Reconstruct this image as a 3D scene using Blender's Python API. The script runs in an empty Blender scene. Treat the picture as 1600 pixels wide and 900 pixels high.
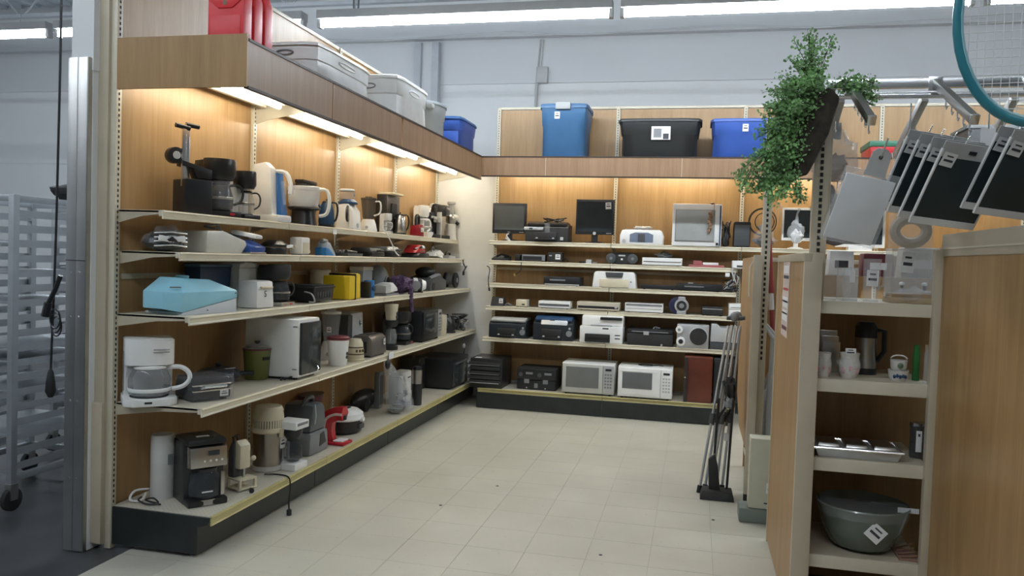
import bpy, bmesh, math, random
from mathutils import Vector, Matrix, noise
random.seed(7)
R = math.radians
PI = math.pi
SC = bpy.context.scene
COL = SC.collection

# ------------------------------------------------------------------ camera
cam_data = bpy.data.cameras.new('camera')
cam = bpy.data.objects.new('camera', cam_data)
COL.objects.link(cam)
SC.camera = cam
YAW, PITCH, ROLL = -0.22526, -0.03710, 0.03290
fw = Vector((math.sin(YAW), math.cos(YAW), 0)); rt = Vector((math.cos(YAW), -math.sin(YAW), 0)); up = Vector((0, 0, 1))
f2 = fw * math.cos(PITCH) + up * math.sin(PITCH); u2 = up * math.cos(PITCH) - fw * math.sin(PITCH)
r3 = rt * math.cos(ROLL) + u2 * math.sin(ROLL); u3 = u2 * math.cos(ROLL) - rt * math.sin(ROLL)
mw = Matrix((r3, u3, -f2)).transposed().to_4x4()
mw.translation = Vector((2.7071, 0, 1.4637))
cam.matrix_world = mw
cam_data.sensor_width = 36.0
cam_data.lens = 36.0 * 1250.44 / 1600.0
cam_data.clip_start = 0.05
cam_data.clip_end = 100

# ------------------------------------------------------------------ world and exposure
world = bpy.data.worlds.new('world'); SC.world = world; world.use_nodes = True
world.node_tree.nodes['Background'].inputs[0].default_value = (0.75, 0.85, 1.0, 1)
world.node_tree.nodes['Background'].inputs[1].default_value = 0.3
SC.view_settings.view_transform = 'Standard'
SC.view_settings.look = 'None'
SC.view_settings.exposure = 0.9
SC.view_settings.gamma = 1.0
SC.view_settings.use_curve_mapping = False
TUBE_POWER = 36.0      # overhead cool tubes
CANOPY_POWER = 23.0     # warm tubes under the canopies

# ------------------------------------------------------------------ materials
MATS = {}
def mat(name, col, rough=.5, metal=0., var=.06, scale=9., bump=.0, emit=0., alpha=1., trans=0., coat=0., ecol=None):
    if name in MATS: return MATS[name]
    m = bpy.data.materials.new(name); m.use_nodes = True
    nt = m.node_tree; b = nt.nodes['Principled BSDF']
    b.inputs['Roughness'].default_value = rough; b.inputs['Metallic'].default_value = metal
    tc = nt.nodes.new('ShaderNodeTexCoord'); nz = nt.nodes.new('ShaderNodeTexNoise')
    nz.inputs['Scale'].default_value = scale; nz.inputs['Detail'].default_value = 4
    nt.links.new(tc.outputs['Object'], nz.inputs['Vector'])
    rp = nt.nodes.new('ShaderNodeValToRGB'); rp.color_ramp.elements[0].position = .3; rp.color_ramp.elements[1].position = .7
    rp.color_ramp.elements[0].color = tuple(c * (1 - var) for c in col) + (1,)
    rp.color_ramp.elements[1].color = tuple(min(1, c * (1 + var)) for c in col) + (1,)
    nt.links.new(nz.outputs['Fac'], rp.inputs['Fac']); nt.links.new(rp.outputs['Color'], b.inputs['Base Color'])
    if bump:
        bp = nt.nodes.new('ShaderNodeBump'); bp.inputs['Strength'].default_value = bump; bp.inputs['Distance'].default_value = .01
        nt.links.new(nz.outputs['Fac'], bp.inputs['Height']); nt.links.new(bp.outputs['Normal'], b.inputs['Normal'])
    if emit:
        b.inputs['Emission Color'].default_value = (ecol or col) + (1,); b.inputs['Emission Strength'].default_value = emit
    if alpha < 1: b.inputs['Alpha'].default_value = alpha
    if trans: b.inputs['Transmission Weight'].default_value = trans; b.inputs['IOR'].default_value = 1.15
    if coat: b.inputs['Coat Weight'].default_value = coat
    MATS[name] = m
    return m

def wood(name, a, b_, rough=.42, s=1.0):
    m = bpy.data.materials.new(name); m.use_nodes = True; MATS[name] = m
    nt = m.node_tree; b = nt.nodes['Principled BSDF']; b.inputs['Roughness'].default_value = rough
    tc = nt.nodes.new('ShaderNodeTexCoord'); mp = nt.nodes.new('ShaderNodeMapping')
    mp.inputs['Scale'].default_value = (9 * s, 9 * s, .55 * s)
    nt.links.new(tc.outputs['Object'], mp.inputs['Vector'])
    nz = nt.nodes.new('ShaderNodeTexNoise'); nz.inputs['Scale'].default_value = 1.6; nz.inputs['Detail'].default_value = 8; nz.inputs['Roughness'].default_value = .65
    nz.inputs['Distortion'].default_value = .8
    nt.links.new(mp.outputs[0], nz.inputs['Vector'])
    n2 = nt.nodes.new('ShaderNodeTexNoise'); n2.inputs['Scale'].default_value = 14; n2.inputs['Detail'].default_value = 3
    nt.links.new(mp.outputs[0], n2.inputs['Vector'])
    mx = nt.nodes.new('ShaderNodeMath'); mx.operation = 'MULTIPLY_ADD'; mx.inputs[1].default_value = .30
    nt.links.new(n2.outputs['Fac'], mx.inputs[0]); nt.links.new(nz.outputs['Fac'], mx.inputs[2])
    rp = nt.nodes.new('ShaderNodeValToRGB'); e = rp.color_ramp.elements
    e[0].position = .40; e[1].position = .80; e[0].color = b_ + (1,); e[1].color = a + (1,)
    nt.links.new(mx.outputs[0], rp.inputs['Fac']); nt.links.new(rp.outputs['Color'], b.inputs['Base Color'])
    return m

W_OAK = wood('oak_laminate', (.42, .258, .112), (.30, .172, .066))
W_SHD = wood('oak_fascia_shaded', (.36, .225, .13), (.26, .15, .08))  # darker copy of the oak, fascia shade put into the colour
W_DRK = wood('dark_wood', (.16, .05, .028), (.09, .026, .016))
CREAM = mat('cream_enamel', (.62, .57, .45), .38, var=.04)
CREAM2 = mat('beige_enamel', (.50, .44, .33), .42, var=.05)
RAIL = mat('cream_price_rail', (.70, .65, .50), .3, var=.03)
OLIVE = mat('yellowed_price_rail', (.50, .44, .19), .35, var=.08)
SLOT = mat('slot_dark', (.02, .018, .015), .8)
KICK = mat('black_kick', (.018, .022, .022), .35, var=.2)
BLK = mat('black_plastic', (.018, .019, .021), .32, var=.15)
BLKM = mat('matte_black', (.022, .022, .022), .65, var=.2)
DGRY = mat('dark_grey_plastic', (.07, .075, .08), .42)
GRY = mat('grey_plastic', (.22, .23, .24), .45)
LGRY = mat('light_grey_plastic', (.48, .49, .49), .42)
WHT = mat('white_plastic', (.84, .845, .83), .32, var=.03)
OFFW = mat('ivory_plastic', (.66, .60, .44), .38, var=.05)
CHR = mat('chrome', (.90, .91, .92), .24, 1., var=.03)
STL = mat('brushed_steel', (.50, .49, .47), .3, 1., var=.1)
SILV = mat('silver_plastic', (.50, .51, .52), .3, .4)
RED = mat('red_plastic', (.55, .025, .03), .3)
CAN_RED = mat('jerrycan_red', (.72, .035, .045), .4)
YEL = mat('yellow_plastic', (.78, .55, .02), .38)
BLU = mat('blue_plastic', (.03, .20, .50), .35)
NAVY = mat('navy_plastic', (.02, .06, .14), .4)
LBLU = mat('light_blue_shell', (.33, .66, .80), .28, var=.04)
TOTEB = mat('tote_blue', (.035, .115, .30), .42)
TOTER = mat('tote_royal_blue', (.045, .11, .42), .42)
TOTEG = mat('tote_grey', (.36, .38, .38), .45)
TOTEK = mat('tote_black', (.03, .032, .033), .45)
TOTEW = mat('tote_clear_white', (.80, .82, .82), .3, alpha=.92)
GREEN = mat('olive_glaze', (.17, .19, .045), .25)
PAPER = mat('paper_label', (.80, .80, .80), .7, var=.02)
INK = mat('printed_ink', (.05, .05, .06), .7)
GLS = mat('clear_plastic', (.80, .84, .86), .08, alpha=.20)
GLSD = mat('smoky_glass', (.06, .07, .08), .06, alpha=.62)
WRAP = mat('plastic_wrap', (.80, .83, .86), .16, alpha=.09, bump=.8, scale=30)
BAGP = mat('bag_plastic', (.60, .64, .68), .2, alpha=.30, bump=1., scale=18)
DARKGL = mat('dark_screen', (.035, .042, .045), .12)
SCRN = mat('grey_screen', (.085, .10, .105), .22)
SCRL = mat('pale_crt_screen', (.36, .38, .37), .25)
TEAL = mat('teal_frame', (.03, .19, .24), .3)
ROSE = mat('rose_print', (.62, .36, .38), .5, var=.35, scale=40)
PURP = mat('purple_scarf', (.09, .05, .11), .8, var=.95, scale=70)
BRWN = mat('brown_bubble', (.25, .14, .08), .5)
MAROON = mat('maroon_plastic', (.16, .03, .04), .4)
CUTB = mat('cutting_board_black', (.02, .035, .04), .5)
LEAF = mat('fern_leaf', (.19, .38, .13), .5, var=.6, scale=12)
BARK = mat('bark_basket', (.035, .028, .02), .9, var=.4, bump=1., scale=30)
ALU = mat('aluminium', (.60, .63, .66), .38, .75)
WALLM = mat('painted_wall', (.80, .82, .83), .8, var=.02, scale=.8)
WALLG = mat('painted_wall_band', (.70, .72, .74), .8, var=.02, scale=.8)
CEILM = mat('ceiling_deck', (.70, .75, .80), .7, var=.04)
JOIST = mat('joist_paint', (.50, .53, .57), .5)
COVE = mat('corner_panel_white', (.80, .80, .77), .5, var=.02)
TUBE_M = mat('cool_tube', (1, 1, 1), .5, emit=TUBE_POWER, ecol=(.86, .93, 1.0))
CTUBE_M = mat('warm_tube', (1, 1, 1), .5, emit=CANOPY_POWER, ecol=(1.0, .945, .81))
DKFLR = mat('dark_concrete', (.06, .062, .066), .38, var=.3, scale=3, bump=.1)
JOINTM = mat('tile_joint', (.45, .43, .37), .8)
WALLD = mat('unlit_wall', (.22, .23, .24), .8)  # unseen walls, darkened to cut bounced light

def tile_mat():
    m = bpy.data.materials.new('cream_vinyl_tile'); m.use_nodes = True
    nt = m.node_tree; b = nt.nodes['Principled BSDF']; b.inputs['Roughness'].default_value = .34
    g = nt.nodes.new('ShaderNodeNewGeometry')
    a = nt.nodes.new('ShaderNodeTexNoise'); a.inputs['Scale'].default_value = 1.3; a.inputs['Detail'].default_value = 6
    c = nt.nodes.new('ShaderNodeTexNoise'); c.inputs['Scale'].default_value = 45; c.inputs['Detail'].default_value = 5
    for n in (a, c): nt.links.new(g.outputs['Position'], n.inputs['Vector'])
    r1 = nt.nodes.new('ShaderNodeValToRGB'); e = r1.color_ramp.elements
    e[0].position = .3; e[1].position = .7; e[0].color = (.49, .47, .39, 1); e[1].color = (.60, .58, .49, 1)
    nt.links.new(a.outputs['Fac'], r1.inputs['Fac'])
    r2 = nt.nodes.new('ShaderNodeValToRGB'); e = r2.color_ramp.elements
    e[0].position = .22; e[1].position = .34; e[0].color = (.55, .52, .48, 1); e[1].color = (1, 1, 1, 1)
    nt.links.new(c.outputs['Fac'], r2.inputs['Fac'])
    oi = nt.nodes.new('ShaderNodeObjectInfo'); mr = nt.nodes.new('ShaderNodeMapRange')
    mr.inputs['To Min'].default_value = .985; mr.inputs['To Max'].default_value = 1.01
    nt.links.new(oi.outputs['Random'], mr.inputs['Value'])
    mx = nt.nodes.new('ShaderNodeMix'); mx.data_type = 'RGBA'; mx.blend_type = 'MULTIPLY'; mx.inputs[0].default_value = 1
    nt.links.new(r1.outputs['Color'], mx.inputs[6]); nt.links.new(r2.outputs['Color'], mx.inputs[7])
    m2 = nt.nodes.new('ShaderNodeVectorMath'); m2.operation = 'SCALE'
    nt.links.new(mx.outputs[2], m2.inputs[0]); nt.links.new(mr.outputs[0], m2.inputs['Scale'])
    nt.links.new(m2.outputs[0], b.inputs['Base Color'])
    return m
TILE = tile_mat()

def deck_mat():
    m = bpy.data.materials.new('perforated_deck'); m.use_nodes = True
    nt = m.node_tree; b = nt.nodes['Principled BSDF']; b.inputs['Roughness'].default_value = .4
    g = nt.nodes.new('ShaderNodeNewGeometry'); v = nt.nodes.new('ShaderNodeTexVoronoi')
    v.inputs['Scale'].default_value = 40; v.inputs['Randomness'].default_value = 0
    nt.links.new(g.outputs['Position'], v.inputs['Vector'])
    r = nt.nodes.new('ShaderNodeValToRGB'); e = r.color_ramp.elements
    e[0].position = .18; e[1].position = .24; e[0].color = (.30, .27, .22, 1); e[1].color = (.60, .56, .46, 1)
    nt.links.new(v.outputs['Distance'], r.inputs['Fac']); nt.links.new(r.outputs['Color'], b.inputs['Base Color'])
    return m
DECKM = deck_mat()

# ------------------------------------------------------------------ mesh helpers
class G:
    def __init__(s): s.v = []; s.f = []
    def add(s, v, f):
        o = len(s.v); s.v += [tuple(p) for p in v]; s.f += [tuple(i + o for i in q) for q in f]; return s
    def box(s, x, y, z, w, d, h, rz=0, tw=1., td=1., ox=0, oy=0):
        """centre x,y; bottom z; tw/td scale the top"""
        c, n = math.cos(rz), math.sin(rz); v = []
        for zz, a, b, qx, qy in ((z, 1, 1, 0, 0), (z + h, tw, td, ox, oy)):
            for sx, sy in ((-1, -1), (1, -1), (1, 1), (-1, 1)):
                px, py = sx * w / 2 * a + qx, sy * d / 2 * b + qy
                v.append((x + px * c - py * n, y + px * n + py * c, zz))
        return s.add(v, [(3, 2, 1, 0), (4, 5, 6, 7), (0, 1, 5, 4), (1, 2, 6, 5), (2, 3, 7, 6), (3, 0, 4, 7)])
    def prism(s, poly, ax, a, b):
        """poly of 2D points extruded along axis ax from a to b: x -> (y,z), y -> (x,z), z -> (x,y)"""
        n = len(poly); v = []
        for t in (a, b):
            for p in poly: v.append((t, p[0], p[1]) if ax == 'x' else (p[0], t, p[1]) if ax == 'y' else (p[0], p[1], t))
        f = [tuple(range(n - 1, -1, -1)), tuple(range(n, 2 * n))] + [(i, (i + 1) % n, n + (i + 1) % n, n + i) for i in range(n)]
        return s.add(v, f)
    def lathe(s, prof, x=0, y=0, z=0, n=20, sx=1., sy=1., cap=True):
        v = []; f = []; m = len(prof)
        for r, h in prof:
            for i in range(n):
                a = 2 * PI * i / n; v.append((x + r * sx * math.cos(a), y + r * sy * math.sin(a), z + h))
        for j in range(m - 1):
            for i in range(n): k = (i + 1) % n; f.append((j * n + i, j * n + k, (j + 1) * n + k, (j + 1) * n + i))
        if cap: f.append(tuple(range(n - 1, -1, -1))); f.append(tuple((m - 1) * n + i for i in range(n)))
        return s.add(v, f)
    def rod(s, p0, p1, r0, r1=None, n=12): return s.tube([p0, p1], [r0, r0 if r1 is None else r1], n)
    def tube(s, pts, r, n=8, flat=1., closed=False):
        P = [Vector(p) for p in pts]; m = len(P); rr = r if isinstance(r, (list, tuple)) else [r] * m
        v = []; f = []; prev = None
        for i, p in enumerate(P):
            t = (P[(i + 1) % m] - P[i - 1]) if closed else (P[min(i + 1, m - 1)] - P[max(i - 1, 0)])
            t = t.normalized() if t.length > 1e-9 else Vector((0, 0, 1))
            if prev is None:
                a = Vector((0, 0, 1)) if abs(t.z) < .9 else Vector((1, 0, 0)); nx = t.cross(a).normalized()
            else: nx = (prev - t * prev.dot(t)).normalized()
            prev = nx; by = t.cross(nx)
            for k in range(n):
                an = 2 * PI * k / n; v.append(p + nx * rr[i] * math.cos(an) + by * rr[i] * flat * math.sin(an))
        for j in range(m if closed else m - 1):
            jj = (j + 1) % m
            for k in range(n): q = (k + 1) % n; f.append((j * n + k, j * n + q, jj * n + q, jj * n + k))
        if not closed: f.append(tuple(range(n - 1, -1, -1))); f.append(tuple((m - 1) * n + k for k in range(n)))
        return s.add(v, f)
    def ell(s, x, y, z, rx, ry, rz, n=18, m=10):
        prof = [(max(math.sin(PI * j / m), .02), -math.cos(PI * j / m) * rz) for j in range(m + 1)]
        return s.lathe(prof, x, y, z, n, rx, ry)
    def disc(s, x, y, z, r, t, ax='y', n=20, r2=None):
        """disc of thickness t whose axis is ax"""
        r2 = r if r2 is None else r2
        d = {'x': (t, 0, 0), 'y': (0, t, 0), 'z': (0, 0, t)}[ax]
        return s.rod((x, y, z), (x + d[0], y + d[1], z + d[2]), r, r2, n)
    def xf(s, M): s.v = [tuple(M @ Vector(p)) for p in s.v]; return s
    def build(s, name, m, parent=None, bev=0., smooth=True, ang=38, seg=2):
        me = bpy.data.meshes.new(name); me.from_pydata(s.v, [], s.f); me.update()
        if bev or smooth:
            bm = bmesh.new(); bm.from_mesh(me)
            bmesh.ops.recalc_face_normals(bm, faces=bm.faces)
            if bev:
                ed = [e for e in bm.edges if len(e.link_faces) == 2 and e.calc_face_angle(0) > R(35)]
                bmesh.ops.bevel(bm, geom=ed, offset=bev, segments=seg, affect='EDGES', profile=.6, clamp_overlap=True)
            bm.to_mesh(me); bm.free()
        if smooth:
            me.polygons.foreach_set('use_smooth', [True] * len(me.polygons)); me.set_sharp_from_angle(angle=R(ang))
        me.materials.append(m)
        o = bpy.data.objects.new(name, me); COL.objects.link(o)
        if parent: o.parent = parent
        return o

def tag(o, label=None, cat=None, group=None, kind=None):
    if label: o['label'] = label
    if cat: o['category'] = cat
    if group: o['group'] = group
    if kind: o['kind'] = kind
    return o
def thing(name, label, cat, loc, rz=0., group=None):
    o = bpy.data.objects.new(name, None); COL.objects.link(o); o.empty_display_size = .05
    o.location = loc; o.rotation_euler = (0, 0, rz)
    return tag(o, label, cat, group)
def copy_tree(o, parent=None):
    c = o.copy(); COL.objects.link(c); c.parent = parent
    for ch in [k for k in COL.objects if k.parent == o]: copy_tree(ch, c)
    return c
def B(x, y, z, w, d, h, **k): return G().box(x, y, z, w, d, h, **k)
def text(body, size, m, parent, loc, rot=(PI / 2, 0, 0), name='lettering', al='CENTER'):
    cu = bpy.data.curves.new(name, 'FONT'); cu.body = body; cu.size = size; cu.align_x = al; cu.extrude = .0004
    cu.materials.append(m)
    t = bpy.data.objects.new('temporary_text', cu); COL.objects.link(t); bpy.context.view_layer.update()
    me = bpy.data.meshes.new_from_object(t.evaluated_get(bpy.context.evaluated_depsgraph_get())); bpy.data.objects.remove(t)
    o = bpy.data.objects.new(name, me); COL.objects.link(o); o.parent = parent; o.location = loc; o.rotation_euler = rot
    return o
def sticker(root, x, y, z, w=.032, h=.04, ax='y', tilt=0.):
    """paper price sticker with two printed bars on the face at x,y,z (centre) facing -y / +x / up"""
    g = G(); q = G()
    if ax == 'y':
        g.box(0, 0, -h / 2, w, .0012, h); q.box(0, -.001, -h * .15, w * .7, .0008, h * .16); q.box(0, -.001, h * .2, w * .5, .0008, h * .1)
        M = Matrix.Rotation(tilt, 4, 'Y')
    elif ax == 'x':
        g.box(0, 0, -h / 2, .0012, w, h); q.box(.001, 0, -h * .15, .0008, w * .7, h * .16); q.box(.001, 0, h * .2, .0008, w * .5, h * .1)
        M = Matrix.Rotation(tilt, 4, 'X')
    else:
        g.box(0, 0, 0, w, h, .0012); q.box(0, 0, .001, w * .7, h * .2, .0008)
        M = Matrix.Rotation(tilt, 4, 'Z')
    M = Matrix.Translation((x, y, z)) @ M
    a = g.xf(M).build('price_sticker', PAPER, root, smooth=False)
    q.xf(M).build('printing', INK, a, smooth=False)
    return a
def cord(pts, r=.0032, m=None, name='power_cord', parent=None, sub=4):
    """smooth cable through pts (Catmull-Rom)"""
    P = [Vector(p) for p in pts]; P = [P[0]] + P + [P[-1]]; o = []
    for i in range(1, len(P) - 2):
        for k in range(sub):
            t = k / sub; a, b, c, d = P[i - 1:i + 3]
            o.append(.5 * ((2 * b) + (c - a) * t + (2 * a - 5 * b + 4 * c - d) * t * t + (3 * b - a - 3 * c + d) * t ** 3))
    o.append(P[-2])
    return G().tube(o, r, 6).build(name, m or BLK, parent)
def crumple(w, d, h, n=14, amp=.2, seed=0, flat=.0):
    """lumpy closed bundle standing on z=0"""
    g = G(); v = []; f = []; m = 9
    for j in range(m + 1):
        th = PI * j / m
        for i in range(n):
            a = 2 * PI * i / n; p = Vector((math.sin(th) * math.cos(a), math.sin(th) * math.sin(a), -math.cos(th)))
            k = 1 + amp * noise.noise(p * 2.3 + Vector((seed, seed * 1.7, 0))) * 1.6
            s = Vector((p.x * w / 2 * k, p.y * d / 2 * k, h / 2 + p.z * h / 2 * (k if p.z > 0 else 1)))
            v.append((s.x, s.y, max(s.z, .001)))
    for j in range(m):
        for i in range(n): k = (i + 1) % n; f.append((j * n + i, j * n + k, (j + 1) * n + k, (j + 1) * n + i))
    return g.add(v, f)

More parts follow.
